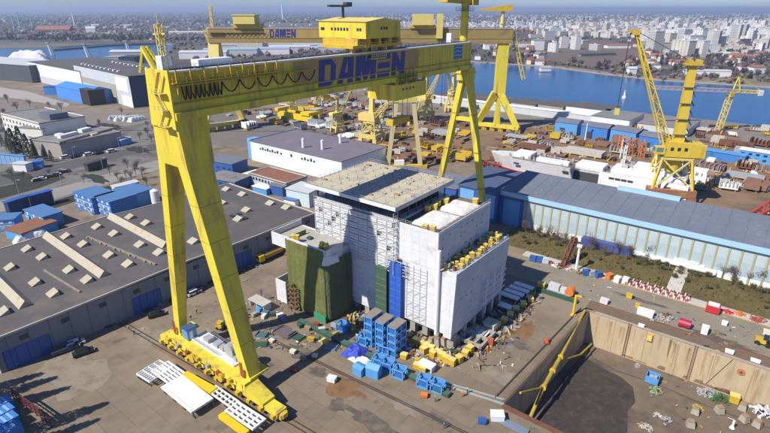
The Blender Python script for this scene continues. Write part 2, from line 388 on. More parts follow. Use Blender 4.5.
strip('roadside_path', -66, 160, 174.8, 179.5, 0.006, CONCL)
def grass_material():
    m = mat('winter_grass', (0.098, 0.078, 0.024), 0.95, 0.3, 0.12, stain=(0.075, 0.048, 0.022), smin=0.5, ssc=0.09)
    return m
GRASS = grass_material()
def bank():
    mb = MB(); NU, NV = 60, 8; r = random.Random(3)
    for i in range(NU + 1):
        for j in range(NV + 1):
            u = -78 + i * 3.2; v = 180 + j * 2.45
            z = 0.012 + 1.5 * math.sin(pi * j / NV * 0.85) + (r.uniform(-0.18, 0.18) if 0 < j < NV else 0)
            p = W(u, v, max(0.01, z)); mb.v.append(tuple(p))
    for i in range(NU):
        for j in range(NV):
            a = i * (NV + 1) + j; mb.f.append((a, a + NV + 1, a + NV + 2, a + 1))
    return struct(mb, 'grass_bank', GRASS)
gb = bank()
# tufts standing on the bank: nobody could count them
def tufts():
    mb = MB(); r = random.Random(5)
    for k in range(3000):
        u = r.uniform(-76, 100); v = r.uniform(180.5, 198.5); j = (v - 180) / 19.6
        z = 1.5 * math.sin(pi * j * 0.85); s = r.uniform(0.25, 0.7); a = r.uniform(0, 6.28)
        p = W(u, v, z - 0.1); d = Vector((cos(a), sin(a), 0)) * s
        mb.add([p - d, p + d, p + d * 0.4 + Vector((r.uniform(-.3, .3), r.uniform(-.3, .3), s * r.uniform(0.8, 1.6)))], [(0, 1, 2)])
    o = mb.build('grass', mat('dry_grass_tufts', (0.115, 0.092, 0.034), 0.95, 0.4, 0.3)); o['kind'] = 'stuff'
tufts()
mb = MB()
for k in range(8):
    v0, v1 = 180 + k * 2.45, 182.45 + k * 2.45; z0, z1 = (1.5 * math.sin(pi * (k + j) / 8 * 0.85) + .2 for j in (0, 1))
    mb.slab([W(-15.5, v0, z0), W(-11, v0, z0), W(-11, v1, z1), W(-15.5, v1, z1)], (0, 0, 0.12))
struct(mb, 'footpath', CONCL)
# crane runway rails and the green cable duct
RAILM = mat('worn_rail_steel', (0.16, 0.10, 0.06), 0.6, 0.25, 0.6)
def track(name, a, b, off=1.1):
    a, b = Vector(a), Vector(b); d = (b - a).normalized(); n = Vector((-d.y, d.x, 0)) * off
    sheet(name + '_bed', [a - n * 1.5, b - n * 1.5, b + n * 1.5, a + n * 1.5], 0.007, mat('rail_bed', (0.20, 0.135, 0.075), 0.9, 0.2, 0.4, stain=(0.10, 0.07, 0.05)))
    mb = MB()
    for k in (-1, 1): mb.bar(a + n * k * 0.55 + Vector((0, 0, 0.06)), b + n * k * 0.55 + Vector((0, 0, 0.06)), 0.28, 0.12)
    struct(mb, name, DARK)
track('crane_rail', W(-150, 55.0), W(-50, 60.6))
track('yard_rail', W(-106, 77.5), W(0, 83.5), 0.5)
struct(MB().bar(W(-60, 90.2, 0.15), W(-36, 95, 0.15), 0.5, 0.3).bar(W(-57, 91.6, 0.15), W(-36.5, 96.5, 0.15), 0.3, 0.3), 'ground_pipe', GREYP)
track('far_crane_rail', W(-150, 189), W(-84, 189))
track('outer_crane_rail', Vector((-320, 404, 0)), Vector((-40, 396, 0)))
# brown assembly grounds behind the halls
DIRT = mat('rusty_hardstand', (0.20, 0.128, 0.072), 0.9, 0.22, 0.04, stain=(0.115, 0.078, 0.055), smin=0.5, ssc=0.05)
sheet('assembly_ground', [W(-215, 262), W(-140, 286), W(-20, 290), W(-18, 262), W(160, 262), W(160, 400), W(-60, 420), W(-200, 392), W(-290, 345)], 0.02, DIRT)
sheet('assembly_road', [W(-330, 196), W(-262, 236), W(-230, 250), W(-290, 340), W(-420, 282), W(-370, 210)], 0.02, mat('worn_grey_paving', (.15, .135, .12), .9, .2, .06))
sheet('quay_apron', [W(-330, 420), W(-120, 425), W(200, 400), W(420, 400), W(420, 518), W(-100, 522), W(-137, 503), W(-380, 500)], 0.03, mat('quay_concrete', (0.20, 0.18, 0.15), 0.9, 0.15, 0.03, stain=(0.13, 0.115, 0.095), smin=0.52, ssc=0.03))
# roads and verges to the west
sheet('west_road', poly_px([(-60, 218), (0, 201), (60, 187), (150, 162), (200, 149), (200, 157), (150, 172), (60, 197), (0, 212), (-60, 231)]), 0.02, mat('pale_asphalt', (0.25, 0.235, 0.21), 0.9, 0.15, 0.05))
sheet('office_road', poly_px([(-60, 182), (0, 172), (60, 163), (130, 148), (200, 136), (200, 141), (130, 155), (60, 172), (0, 186), (-60, 195)]), 0.02, ASPHD)
sheet('verge_grass', poly_px([(-60, 197), (0, 187), (60, 174), (66, 178), (40, 188), (0, 199), (-60, 213)]), 0.02, mat('dark_verge', (0.028, 0.028, 0.018), 0.95, 0.3, 0.1))
sheet('verge_grass', poly_px([(30, 208), (80, 193), (122, 182), (126, 188), (80, 200), (40, 213)]), 0.02, mat('dark_verge', (0.05, 0.05, 0.025), 0.95, 0.3, 0.1))
sheet('scrub_grass', poly_px([(212, 176), (242, 170), (262, 186), (250, 196), (214, 184)]), 0.02, mat('dark_verge', (0.05, 0.05, 0.025), 0.95, 0.3, 0.1))
sheet('west_highway', poly_px([(-40, 92), (0, 87), (30, 92), (70, 104), (66, 107), (20, 99), (0, 97), (-40, 104)]), 0.03, mat('highway_concrete', (0.33, 0.31, 0.29), 0.9, 0.1, 0.02))
sheet('brown_field', poly_px([(148, 125), (152, 118), (168, 120), (166, 132)]), 0.02, DIRT)
sheet('west_lot', poly_px([(-50, 106), (0, 100), (60, 110), (150, 112), (160, 120), (120, 128), (60, 122), (-50, 126)]), 0.015, mat('lot_gravel', (0.19, 0.165, 0.14), 0.9, 0.2, 0.04, stain=(0.10, 0.085, 0.07)))
sheet('far_bank_beach', [W(-300, 869), W(-223, 832), W(-140, 803), W(-60, 809), W(420, 820), W(420, 832), W(-60, 822), W(-140, 816), W(-215, 848), W(-290, 885), W(-355, 895), W(-450, 888), W(-450, 879), W(-355, 883)], 0.05, mat('sandy_shore', (0.24, 0.19, 0.12), 0.9, 0.2, 0.03))

# oil, mud and worn patches with outlines of their own
def patch(name, cx, cy, rx, ry, m, seed, z=0.012):
    r = random.Random(seed); c = G(cx, cy); n = 22
    pts = []
    for k in range(n):
        a = 2 * pi * k / n; q = r.uniform(.6, 1.15); x, y = cos(a) * rx * q, sin(a) * ry * q
        pts.append((c.x + x * UX - y * UY, c.y + x * UY + y * UX))
    sheet(name, pts, z + seed * .0004, m)
MUD = mat('dark_mud', (.095, .078, .062), .85, .4, .5, stain=(.16, .13, .095), smin=.5, ssc=.35)
RSTN = mat('rust_stain', (.19, .105, .045), .9, .3, .5, stain=(.12, .075, .045), smin=.5, ssc=.4)
PALE = mat('washed_concrete', (.235, .20, .15), .9, .15, .2, stain=(.17, .14, .10), smin=.5, ssc=.25)
for k, (nm, x, y, a, b, m) in enumerate((('mud_patch', 372, 422, 9, 2.4, MUD), ('rust_patch', 345, 388, 6, 4, RSTN), ('mud_patch', 300, 352, 5, 3, MUD), ('mud_patch', 338, 405, 3, 2.2, MUD), ('pale_patch', 70, 372, 13, 8, PALE), ('pale_patch', 405, 408, 4, 2, PALE), ('mud_patch', 520, 345, 4, 2, MUD), ('pale_patch', 500, 375, 5, 4, PALE), ('rust_patch', 525, 330, 3, 6, RSTN), ('mud_patch', 318, 372, 3, 2, MUD), ('pale_patch', 250, 425, 5, 2, PALE), ('mud_patch', 440, 420, 3.5, 1.4, MUD), ('rust_patch', 405, 375, 5, 2, RSTN), ('mud_patch', 640, 300, 10, 1.2, MUD), ('mud_patch', 720, 340, 9, 2, MUD), ('pale_patch', 150, 335, 8, 4, PALE), ('mud_patch', 280, 330, 6, 3, MUD))):
    patch(nm, x, y, a, b, m, k + 1)

sheet('office_yard', poly_px([(-60, 124), (60, 122), (158, 121), (205, 134), (152, 166), (60, 203), (-60, 240)]), .01, mat('grey_office_yard', (.155, .148, .135), .9, .22, .06, stain=(.085, .082, .065), smin=.5, ssc=.05))
for k, (x, y, a, b) in enumerate(((20, 178, 22, 6), (95, 178, 16, 4), (140, 150, 14, 6), (8, 130, 16, 8), (110, 126, 18, 7), (60, 118, 24, 8))): patch('scrub_patch', x, y, a, b, mat('dark_verge', (0, 0, 0)), k + 20, .016)
# ------------------------------------------------------------------ big gantry crane in front
def letters(mb, x0, z0, h, sc, spacing):
    """the five big slanted letters, as plates in the y-z plane (y runs along the girder)"""
    return mb
def plate_word(root, name, face, y0, y1, z0, z1, th=0.12):
    """D A M E N in heavy italic capitals; face(y, z) gives the point on the plate"""
    H = 1.0; sh = 0.10
    glyphs = [
        (0.00, 0.165, [[(0, 0), (.33, 0), (.33, 1), (0, 1)], [(.33, 0), (.72, 0), (.72, .2), (.33, .2)], [(.33, .8), (.72, .8), (.72, 1), (.33, 1)],
                       [(.72, 0), (1, .22), (1, .78), (.72, 1)]]),
        (0.19, 0.355, [[(0, 0), (.3, 0), (.62, 1), (.36, 1)], [(.66, 0), (1, 0), (1, 1), (.62, 1), (.66, .6)], [(.34, .2), (.66, .2), (.66, .4), (.4, .4)]]),
        (0.385, 0.62, [[(0, 0), (.25, 0), (.25, 1), (0, 1)], [(.25, 1), (.25, .55), (.42, 0), (.58, 0), (.44, 1)], [(.58, 0), (.75, .55), (.75, 1), (.56, 1), (.48, .6)], [(.75, 0), (1, 0), (1, 1), (.75, 1)]]),
        (0.65, 0.80, [[(0, 0), (1, 0), (1, .24), (0, .24)], [(0, .38), (1, .38), (1, .62), (0, .62)], [(0, .76), (1, .76), (1, 1), (0, 1)]]),
        (0.83, 1.0, [[(0, 0), (.3, 0), (.3, 1), (0, 1)], [(.3, 1), (.3, .5), (.7, 0), (.7, .5)], [(.7, 0), (1, 0), (1, 1), (.7, 1)]]),
    ]
    n = 0
    for a, b, polys in glyphs:
        mb = MB()
        for pl in polys:
            pts = []
            for gx, gz in pl:
                w = a + (b - a) * gx + (gz - 0.5) * sh * 0.18
                pts.append(face(y0 + (y1 - y0) * w, z0 + (z1 - z0) * gz))
            nrm = (face(0, 0) - face(0, 0)) + FACE_N
            mb.slab(pts, nrm * th)
        mb.build('letter', NAVY, root)
FACE_N = Vector((1, 0, 0))
def gantry(label, loc, rz, span, gx, z0, z1, y_end, word, tan, detail=True, YEL=YEL):
    """girder runs along local y from -3 to y_end, the rigid A-frame leg stands at y = 0"""
    r = thing('gantry_crane', label, 'gantry crane', loc, rz)
    x0, x1 = gx
    g = MB(); g.box(x0, x1, -3, y_end, z0 + 1.2, z1 - 0.25)
    g.box(x0 - 0.7, x1 + 0.9, -3.2, y_end + 0.2, z0, z0 + 1.6)                    # bottom flange
    girder = g.build('girder', YEL, r)
    f = MB()
    f.bar((x1 + 0.1, -3, z0 + 3.4), (x1 + 0.1, y_end, z0 + 3.4), 0.35, 0.3)
    for k in range(int(span / 6)): f.box(x1, x1 + 0.05, 2 + k * 6, 2.12 + k * 6, z0 + 3.6, z1 - 0.4)
    f.build('stiffener', mat('dark_yellow_seam', (0.36, 0.27, 0.03), 0.6, 0.2), girder)  # stiffeners and seams in a darker yellow than the girder
    part(r, 'name_panel', TAN, (x1, x1 + 0.06, tan[0], tan[1], z0 + 3.6, z1 - 0.5))
    w = part(r, 'walkway', WHITE, (x1 - 0.9, x1 + 0.4, -3, y_end, z1 - 0.2, z1 + 0.15))
    part(r, 'top_deck', mat('girder_top_deck', (0.10, 0.105, 0.12), 0.8, 0.2), (x0 + 0.05, x1 - 0.95, -2.9, y_end - 0.1, z1 - 0.22, z1 - 0.02))
    MB().rail([(x1 + 0.3, -3, z1 + 0.1), (x1 + 0.3, y_end, z1 + 0.1)], 1.1, 2, 3, 0.06).build('handrail', GREYP, w)
    MB().rail([(x0, -3, z1), (x0, y_end, z1)], 1.1, 2, 3, 0.06).build('handrail', GREYP, w)
    rl = MB(); rl.bar((x0 + 0.5, -2, z1 + 0.2), (x0 + 0.5, y_end - 1, z1 + 0.2), 0.3, 0.4); rl.bar((x1 - 1.4, -2, z1 + 0.2), (x1 - 1.4, y_end - 1, z1 + 0.2), 0.3, 0.4)
    rl.build('trolley_rail', DARK, r)
    face = lambda y, z: Vector((x1 + 0.07, y, z))
    plate_word(r, 'letter', face, word[0], word[1], word[2], word[3])
    # festoon cables looping along the girder
    fc = MB(); n = int((word[0] - 10) / 4.4) if detail else 10
    ys = [1.15 * k for k in range(9)] + [10 + (word[0] - 11) * k / n for k in range(n + 1)]
    ys = [-1 + y for y in ys]
    zt = z1 - 3.0
    for a, b in zip(ys[:-1], ys[1:]):
        dp = 2.9 if b - a < 2 else 2.5; pts = []
        for k in range(7):
            t = k / 6; pts.append(Vector((x1 + 0.75, a + (b - a) * t, zt - dp * (1 - (2 * t - 1) ** 2))))
        for p, q in zip(pts[:-1], pts[1:]): fc.bar(p, q, 0.18, 0.26)
    fc.build('festoon_cable', BLK, r)
    part(r, 'festoon_track', mat('dark_yellow_seam', (0.36, 0.27, 0.03)), (x1 + 0.5, x1 + 1.0, -2, word[0] - 4, zt, zt + 0.35))
    return r, girder
main, girder = gantry('huge yellow gantry crane straddling the white deckhouse block, big blue letters on its girder', W(-104.0, 61.0), ROT, 128,
              (0.1, 3.3), 68.0, 78.0, 126.4, (40.6, 80.6, 70.2, 77.2), (31.5, 89.0))
def leg(root, name, top, bot, zt, zb, m=YEL):
    (a0, a1, b0, b1), (c0, c1, d0, d1) = top, bot
    return MB().hexa([(c0, d0, zb), (c1, d0, zb), (c1, d1, zb), (c0, d1, zb), (a0, b0, zt), (a1, b0, zt), (a1, b1, zt), (a0, b1, zt)]).build(name, m, root)
# rigid A-frame: common head and two splayed legs
MB().hexa([(-7.9, -2.5, 57), (4.1, -2.5, 57), (4.1, 4.5, 57), (-7.9, 4.5, 57), (-6.2, -3.1, 68), (3.5, -3.1, 68), (3.5, 4.6, 68), (-6.2, 4.6, 68)]).build('leg_head', YEL, main)
MB().hexa([(-6.2, -3.1, 68), (0.05, -3.1, 68), (0.05, 4.6, 68), (-6.2, 4.6, 68), (-5.0, -3.1, 77.6), (0.05, -3.1, 77.6), (0.05, 3.0, 77.6), (-5.0, 3.0, 77.6)]).build('head_box', YEL, main)
MB().slab([(-6.3, -3.06, 66), (3.6, -3.06, 66), (3.6, -3.06, 78.3), (-5.1, -3.06, 78.3)], (0, -0.35, 0)).build('end_plate', YEL, main)
for s, tp, bt in ((0, (-7.9, -5.1, -2.5, 2.4), (-16.3, -13.8, -2.0, 0.3)), (1, (0.3, 4.1, -2.5, 4.0), (13.5, 16.6, -2.0, 1.6))):
    lg = leg(main, 'leg', tp, bt, 57, 5.6)
    sm = MB()
    for k in range(1, 6):
        t = k / 6
        x = (tp[0] * t + bt[0] * (1 - t)) - 0.03, (tp[1] * t + bt[1] * (1 - t)) + 0.03
        y = (tp[2] * t + bt[2] * (1 - t)) - 0.03, (tp[3] * t + bt[3] * (1 - t)) + 0.03; z = 57 * t + 5.6 * (1 - t)
        sm.box(x[0], x[1], y[0], y[1], z - 0.07, z + 0.07)
    sm.build('seam', mat('dark_yellow_seam', (0.36, 0.27, 0.03)), lg)
    fl = MB(); fl.box(bt[0] - 0.5, bt[1] + 0.5, -2.1, 3.7, 5.1, 5.7); fl.build('foot_flange', YEL, lg)
    a = MB(); xr = bt[0] + 0.4
    a.bar((xr, -2.4, 5.5), (xr, -2.4, 9.5), 0.5, 0.12); a.bar((xr + 0.9, -2.6, 5.5), (xr + 0.9, -2.6, 8), 0.9, 0.12); a.build('access_ladder', REDP, lg)
ld = MB()
for zz in (66.5, 70, 73.5): ld.box(-1.0, 2.2, -4.9, -3.5, zz, zz + 0.12); ld.rail([(-1.0, -4.9, zz), (2.2, -4.9, zz)], 1.1, 2, 1.1, .09)
ld.bar((-0.6, -4.4, 66.5), (2.0, -4.4, 70), 0.7, 0.1); ld.bar((2.0, -4.4, 70), (-0.6, -4.4, 73.5), 0.7, 0.1); ld.bar((-0.6, -4.4, 73.5), (2, -4.4, 78), 0.7, 0.1)
ld.build('stairway', YELP, main)
# travelling gear along the near rail
sill = MB(); sill.hexa([(-18.5, -3.9, 3.5), (17.6, -3.9, 3.5), (17.6, 0.2, 3.5), (-18.5, 0.2, 3.5), (-18.0, -3.9, 5.2), (17.0, -3.9, 5.2), (17.0, 0.2, 5.2), (-18.0, 0.2, 5.2)])
for k in range(15): sill.box(-17.6 + k * 2.4, -17.48 + k * 2.4, -4.1, -3.9, 3.5, 5.2)
sill.box(-18.3, 17.3, -4.15, -3.9, 5.05, 5.22); sill.box(-18.3, 17.3, -4.15, -3.9, 3.5, 3.65)
sill.hexa([(17.6, -4.5, 2.4), (24, -4.3, 2.2), (24, -0.6, 2.2), (17.6, -0.3, 2.4), (17.6, -4.5, 5.0), (24, -4.3, 3.4), (24, -0.6, 3.4), (17.6, -0.3, 5.0)])
sill.box(24, 28.6, -4.0, -1.0, 1.5, 2.8); sill.box(-21.3, -17.5, -4.1, -0.7, 1.6, 3.4)
sill = sill.build('sill_beam', YEL, main)
for k in range(6):
    x = -18.1 + k * 8.7 * .82
    MB().hexa([(x - 3.2, -3.5, 2.6), (x + 3.2, -3.5, 2.6), (x + 3.2, -1.3, 2.6), (x - 3.2, -1.3, 2.6), (x - 1.0, -3.6, 3.55), (x + 1.0, -3.6, 3.55), (x + 1.0, -1.2, 3.55), (x - 1.0, -1.2, 3.55)]).build('equalizer_beam', YEL, main)
for k in range(7): part(main, 'junction_box', (YEL2, GREYP, REDP)[k % 3], (-16.5 + k * 4.6, -15.3 + k * 4.6, -4.9, -4.16, 3.7, 4.7))
for x in (-4.5, 7.8): MB().cyl((x, -4.9, 3.3), (x, -4.2, 3.3), 1.25, 16).build('cable_drum', YEL2, main)
bg = []
for k in range(12):
    x = -20.3 + k * 4.35
    b = MB(); b.box(x - 1.8, x + 1.8, -3.6, -1.4, 1.0, 2.3); b.hexa([(x - 1.2, -3.9, 2.3), (x + 1.2, -3.9, 2.3), (x + 1.2, -1.2, 2.3), (x - 1.2, -1.2, 2.3), (x - .5, -3.7, 3.0), (x + .5, -3.7, 3.0), (x + .5, -1.4, 3.0), (x - .5, -1.4, 3.0)])
    b = b.build('bogie', YEL, main)
    for dx in (-1.0, 1.0): MB().cyl((x + dx, -3.0, 0.62), (x + dx, -2.0, 0.62), 0.55, 10).build('wheel', DARK, b)
    part(b, 'drive_motor', YEL2, (x - 0.6, x + 0.5, -4.9, -3.6, 1.3, 2.2))
part(main, 'buffer', YEL2, (28.6, 29.8, -3.2, -1.8, 1.3, 2.5), (-22.6, -21.3, -3.2, -1.8, 1.3, 2.5))
dk = part(main, 'machinery_deck', WHITE, (-9.5, 9.5, -1.4, 3.4, 5.2, 5.6))
MB().rail([(-9.5, 3.4, 5.6), (9.5, 3.4, 5.6), (9.5, -1.4, 5.6)], 1.1, 2, 2, 0.07).build('handrail', GREYP, dk)
MB().cyl((5.4, 0.2, 7.4), (5.4, 2.4, 7.4), 1.9, 18).build('cable_reel', GREYP, dk)
MB().rail([(-9.5, -1.4, 5.6), (3, -1.4, 5.6)], 1.1, 2, 2, .07).build('handrail', GREYP, dk)
part(dk, 'gearbox', GREYP, (-6, -3.5, 0.2, 2.2, 5.6, 6.8), (-2, 0.2, 0.4, 2.6, 5.6, 6.6), (1, 2.6, 0.5, 2.0, 5.6, 6.9), (7.2, 8.8, 0, 2, 5.6, 6.6))
cb = part(main, 'electrical_cabin', mat('blue_cabin_paint', (0.10, 0.25, 0.55), 0.5, 0.1), (-12.0, -9.4, -2.2, 0.6, 5.4, 8.6))
part(cb, 'cabin_roof', mat('dark_blue_roof', (0.05, 0.09, 0.2)), (-12.2, -9.2, -2.4, 0.8, 8.6, 8.8))
part(cb, 'cabin_door', WHITE, (-9.4, -9.34, -1.6, -0.6, 5.7, 7.9))
# inspection balconies with posts at the near end of the girder
bal = MB(); bal.box(3.4, 4.5, -3, 26, 75.6, 75.8)
bal.rail([(4.5, -3, 75.8), (4.5, 26, 75.8)], 1.2, 2, 1.6, 0.1)
for k in range(9): bal.bar((4.3, -2 + 3.4 * k, 73.4), (4.3, -2 + 3.4 * k, 78.4), 0.28)
bal.build('balcony', YEL2, main)
# maintenance mast and little A-frame derrick on the near end
mm = MB(); mm.truss((0.6, -2.0, 78), (0.6, -2.0, 87.2), 1.1, 1.1, 8, 0.13, up=(1, 0, 0)); mm.bar((-1.6, -2.0, 85.2), (2.8, -2.0, 85.4), 0.3); mm.bar((0.6, -2, 87), (0.6, -2, 89.4), 0.12)
mm = mm.build('mast', YELP, main)
dr = MB(); dr.bar((-1.6, -2.6, 77), (-6.2, -2.6, 82.5), 0.7); dr.bar((-1.6, -0.8, 77), (-6.2, -1.6, 82.5), 0.7); dr.bar((-6.2, -2.4, 82.7), (-7.4, -3.4, 77.2), 0.45); dr.bar((-5.9, -1.6, 82.7), (-4.2, -0.5, 77.4), 0.35)
for k in range(5): dr.bar((-2 - k * 0.8, -2.6, 77.5 + k), (-2.6 - k * 0.8, -1.2, 78.2 + k), 0.25)
dr.build('derrick', YEL, main)
sh_ = part(main, 'service_cabin', WHITE, (-0.9, 1.2, -2.9, -0.6, 78.1, 81.0), label='small white service cabin at the near end of the girder')
part(main, 'service_cabin', WHITE, (-1.4, 1.4, 5.5, 14.5, 78.05, 79.7), label='long low white housing beside the mast')
# pendulum A-frame leg at the far rail
hd = MB(); hd.box(-2.0, 3.4, 125.2, 130.6, 63.2, 68); hd.box(-2.2, 3.7, 124.8, 131, 65.8, 66.4); hd.build('hinge_head', YEL, main)
for s in (0, 1):
    tp = (-1.6, 0.8, 126.4, 129.6) if s == 0 else (1.0, 3.3, 126.4, 129.6)
    bt = (-13.2, -11.2, 127.0, 129.0) if s == 0 else (13.4, 15.4, 127.0, 129.0)
    lg = leg(main, 'leg', tp, bt, 65, 2.8)
    sm = MB()
    for t in (0.25, 0.5, 0.75):
        x = tp[0] * t + bt[0] * (1 - t), tp[1] * t + bt[1] * (1 - t); z = 65 * t + 2.8 * (1 - t)
        sm.box(x[0] - 0.12, x[1] + 0.12, 126.5, 129.5, z - 0.2, z + 0.2)
    sm.build('seam', mat('dark_yellow_seam', (0.36, 0.27, 0.03)), lg)
part(main, 'tie_beam', YEL, (-4.6, 6.2, 127, 129, 46.5, 48))
far_sill = part(main, 'sill_beam', YEL, (-15, 15.6, 126.4, 129.6, 1.8, 3.4))
part(main, 'bogie', YEL, *[(-14.5 + k * 5, -10.9 + k * 5, 126.8, 129.2, 0.2, 1.8) for k in range(6)])
# company panel at the far end of the girder
lp = part(main, 'emblem_panel', mat('emblem_blue', (0.03, 0.14, 0.36), 0.5), (3.3, 3.38, 112.8, 119.2, 72.4, 77.3))
wv = MB()
for zc in (73.6, 75.0, 76.4):
    wv.slab([(3.39, 113.0, zc - .25), (3.39, 115.2, zc + .12), (3.39, 117.2, zc - .2), (3.39, 119.0, zc + .1), (3.39, 119.0, zc + .5), (3.39, 117.2, zc + .15), (3.39, 115.2, zc + .5), (3.39, 113.0, zc + .1)], (0.03, 0, 0))
wv.build('emblem_wave', mat('emblem_pale_blue', (0.30, 0.50, 0.62)), lp)
part(main, 'tank', WHITE, (-0.6, 1.4, 113.4, 115.2, 78.1, 81.6))
# upper trolley with its machinery house
tr = MB(); tr.box(-8.4, 4.2, 54, 78, 79.4, 80.2)
for y in (55, 60, 65, 70, 75):
    tr.box(0.4, 1.2, y, y + 2, 78.2, 79.4); tr.box(1.8, 2.8, y, y + 2, 78.2, 79.4); tr.box(-9, 4.8, y + .4, y + 1.4, 80.2, 82)
tr.build('upper_trolley', YEL2, main)
hs = part(main, 'machinery_house', YEL, (-12.6, 6.0, 57.7, 74.6, 82.0, 86.7))
MB().gable(-12.9, 6.3, 57.4, 74.9, 86.65, 1.0).build('house_roof', YELP, hs)
wn = MB()
for x in (-11.8, -11, -7.6, -6.2, -5.0, -3.8, -2.6, -1.4, 2.6, 3.6): wn.box(x, x + .75, 57.63, 57.7, 84.1, 84.9)
for y in (64.6, 66.0, 67.2): wn.box(6.0, 6.07, y, y + .8, 84.3, 85.1)
wn.build('window_row', GLASS, hs)
up = MB(); up.rail([(4.6, 56, 79.6), (4.6, 76, 79.6)], 1.2, 2, 1.5, .09); up.box(3.4, 4.8, 62, 69, 76.0, 76.2); up.rail([(4.8, 62, 76.2), (4.8, 69, 76.2)], 1.2, 2, 1, .12)
for y in (62, 69): up.bar((4.7, y, 76.1), (4.7, y, 81), 0.18)
up.build('inspection_cage', YELP, main)
for k in range(6): MB().cyl((-1.5 + (k % 2) * 2.8, 58 + k * 3, 81), (0.5 + (k % 2) * 2.8, 58 + k * 3, 81), 1.1, 10).build('winch_drum', GREYP, main)
# small slewing crane on the house roof
jc = MB(); jc.cyl((-10, 66, 87), (-10, 66, 90.6), 0.4); jc.box(-10.6, -9.4, 59.6, 68, 90.6, 91.2); jc.box(-10.8, -9.2, 67, 69.5, 90.7, 92.0); jc.build('roof_crane', DARK, main)
# lower trolley hanging under the flange
lt = part(main, 'lower_trolley', YEL, (-7.0, 4.6, 74, 92.4, 62.0, 67.0))
wn2 = MB()
for y in (78, 80, 82, 84): wn2.box(4.6, 4.66, y, y + 0.9, 65.0, 65.7)
wn2.build('window_row', GLASS, lt)
for y in (75, 80, 86, 91):
    part(lt, 'hanger', YEL2, (3.6, 4.6, y, y + 1.0, 67.0, 69.3)); part(lt, 'hanger', YEL2, (-2.0, -1.0, y, y + 1, 66, 69))
cage = MB()
for y in (76.5, 79, 81.5, 84): cage.bar((4.8, y, 67), (4.8, y, 71.5), 0.2)
cage.rail([(4.9, 75.5, 69.2), (4.9, 86, 69.2)], 1.3, 2, 1.3, .12); cage.rail([(4.9, 75.5, 67.2), (4.9, 86, 67.2)], 1.2, 2, 1.3, .12); cage.box(3.6, 5.2, 75.5, 86, 69, 69.15)
cage.build('inspection_cage', mat('tarnished_brass_paint', (0.22, 0.16, 0.04), 0.7, 0.3), lt)
rp = MB()
for y in (76, 84):
    for x in (0.5, 2.5): rp.bar((x, y, 62), (x, y, 55), 0.12)
rp.build('hoist_rope', DARK, lt)
bk = part(main, 'hook_block', YEL2, (0, 3, 75, 85, 53.4, 55.4))
# tall slewing mast crane on the far end of the girder
tc = MB(); tc.cyl((0.6, 124.5, 78), (0.6, 124.5, 92.5), 1.5, 12); tc.cyl((0.6, 124.5, 86.5), (0.6, 124.5, 87.2), 2.0, 12)
tc = tc.build('slewing_mast', YEL, main)
jb = MB(); jb.hexa([(-4, 112, 92.4), (0, 112, 92.4), (2.2, 128, 91.8), (-1.2, 128, 91.8), (-4, 112, 93.2), (0, 112, 93.2), (2.2, 128, 94.8), (-1.2, 128, 94.8)]); jb.rail([(-4.2, 112, 92.4), (-1.4, 128, 91.8)], 1.4, 2, 2, .1)
jb.box(-1.6, 2.8, 126.5, 131, 91.4, 95)
jb.build('jib', YEL2, tc)
pl = MB(); pl.box(-2, 3.2, 122, 127, 89.4, 89.6); pl.rail([(-2, 122, 89.6), (3.2, 122, 89.6), (3.2, 127, 89.6)], 1.2, 2, 1.3, .1); pl.build('platform', DARK, tc)

# ------------------------------------------------------------------ second gantry crane, far down the yard
OCH = mat('weathered_ochre_paint', (.30, .215, .07), .6, .15, .1, stain=(.21, .135, .055), smin=.55, ssc=.1)
A2, B2 = Vector((-129.5, 405, 0)), Vector((91.5, 398, 0))
an2 = atan2((B2 - A2).y, (B2 - A2).x) - pi / 2      # local y runs along its girder, x towards the camera
second, g2 = gantry('distant yellow gantry crane across the far end of the yard, small blue letters on it', A2, an2, 221, (-3.0, 3.0), 66.5, 77.0, 224, (43.5, 63, 70, 76), (36, 88), detail=False, YEL=OCH)
MB().hexa([(-6, -4, 55), (6, -4, 55), (6, 4, 55), (-6, 4, 55), (-3, -4, 66.6), (3, -4, 66.6), (3, 4, 66.6), (-3, 4, 66.6)]).build('leg_head', YELP, second)
for s in (-1, 1):
    leg(second, 'leg', (-6, -0.3, -3, 4) if s < 0 else (0.3, 6, -3, 4), (s * 12.5 - 2, s * 12.5 + 2, -11 * s - 2, -11 * s + 2.5), 55.2, 5.5, YELP)
leg(second, 'leg', (-3, 3, 214, 222), (-3.6, 3.6, 214, 222), 66.6, 30, YEL)
for s in (-1, 0, 1):
    leg(second, 'leg', (-3.4, 3.4, 214 + s * 1.2, 220 + s * 1.2) if s else (-1.5, 1.5, 217, 219), (s * 8 - 2.2, s * 8 + 2.2, 218 + s * 14 - 2.4, 218 + s * 14 + 2.4), 31, 5, YEL)
for c, ys in ((0, (11, -11)), (218, (204, 232))):
    m2 = MB()
    m2.bar((-14, ys[0] + (3 if c == 0 else 0), 4.5), (14, ys[1] - (3 if c == 0 else 0), 4.5), 4, 2.4) if c == 0 else m2.bar((-9, 202, 4.5), (9, 234, 4.5), 4.5, 2.6)
    m2.build('sill_beam', YELP if c == 0 else YEL, second)
    bb = MB(); a, b = ((-16, 14, 0), (16, -14, 0)) if c == 0 else ((-10, 200, 0), (10, 236, 0))
    a, b = Vector(a), Vector(b)
    for k in range(6):
        p = a.lerp(b, (k + .5) / 6); bb.box(p.x - 1.8, p.x + 1.8, p.y - 1.8, p.y + 1.8, 0.1, 3.4)
    bb.build('bogie', YEL2, second)
h2 = part(second, 'machinery_house', YELP, (-7, 7, 18, 34, 79.8, 85.6))
part(h2, 'house_roof', YELP, (-7.4, 7.4, 17.4, 34.6, 85.6, 86.3))
part(second, 'upper_trolley', YEL2, (-4, 4, 17, 38, 77, 79.9))
h3 = part(second, 'lower_trolley', YELP, (-7, 7, 150, 165, 79.2, 86.6))
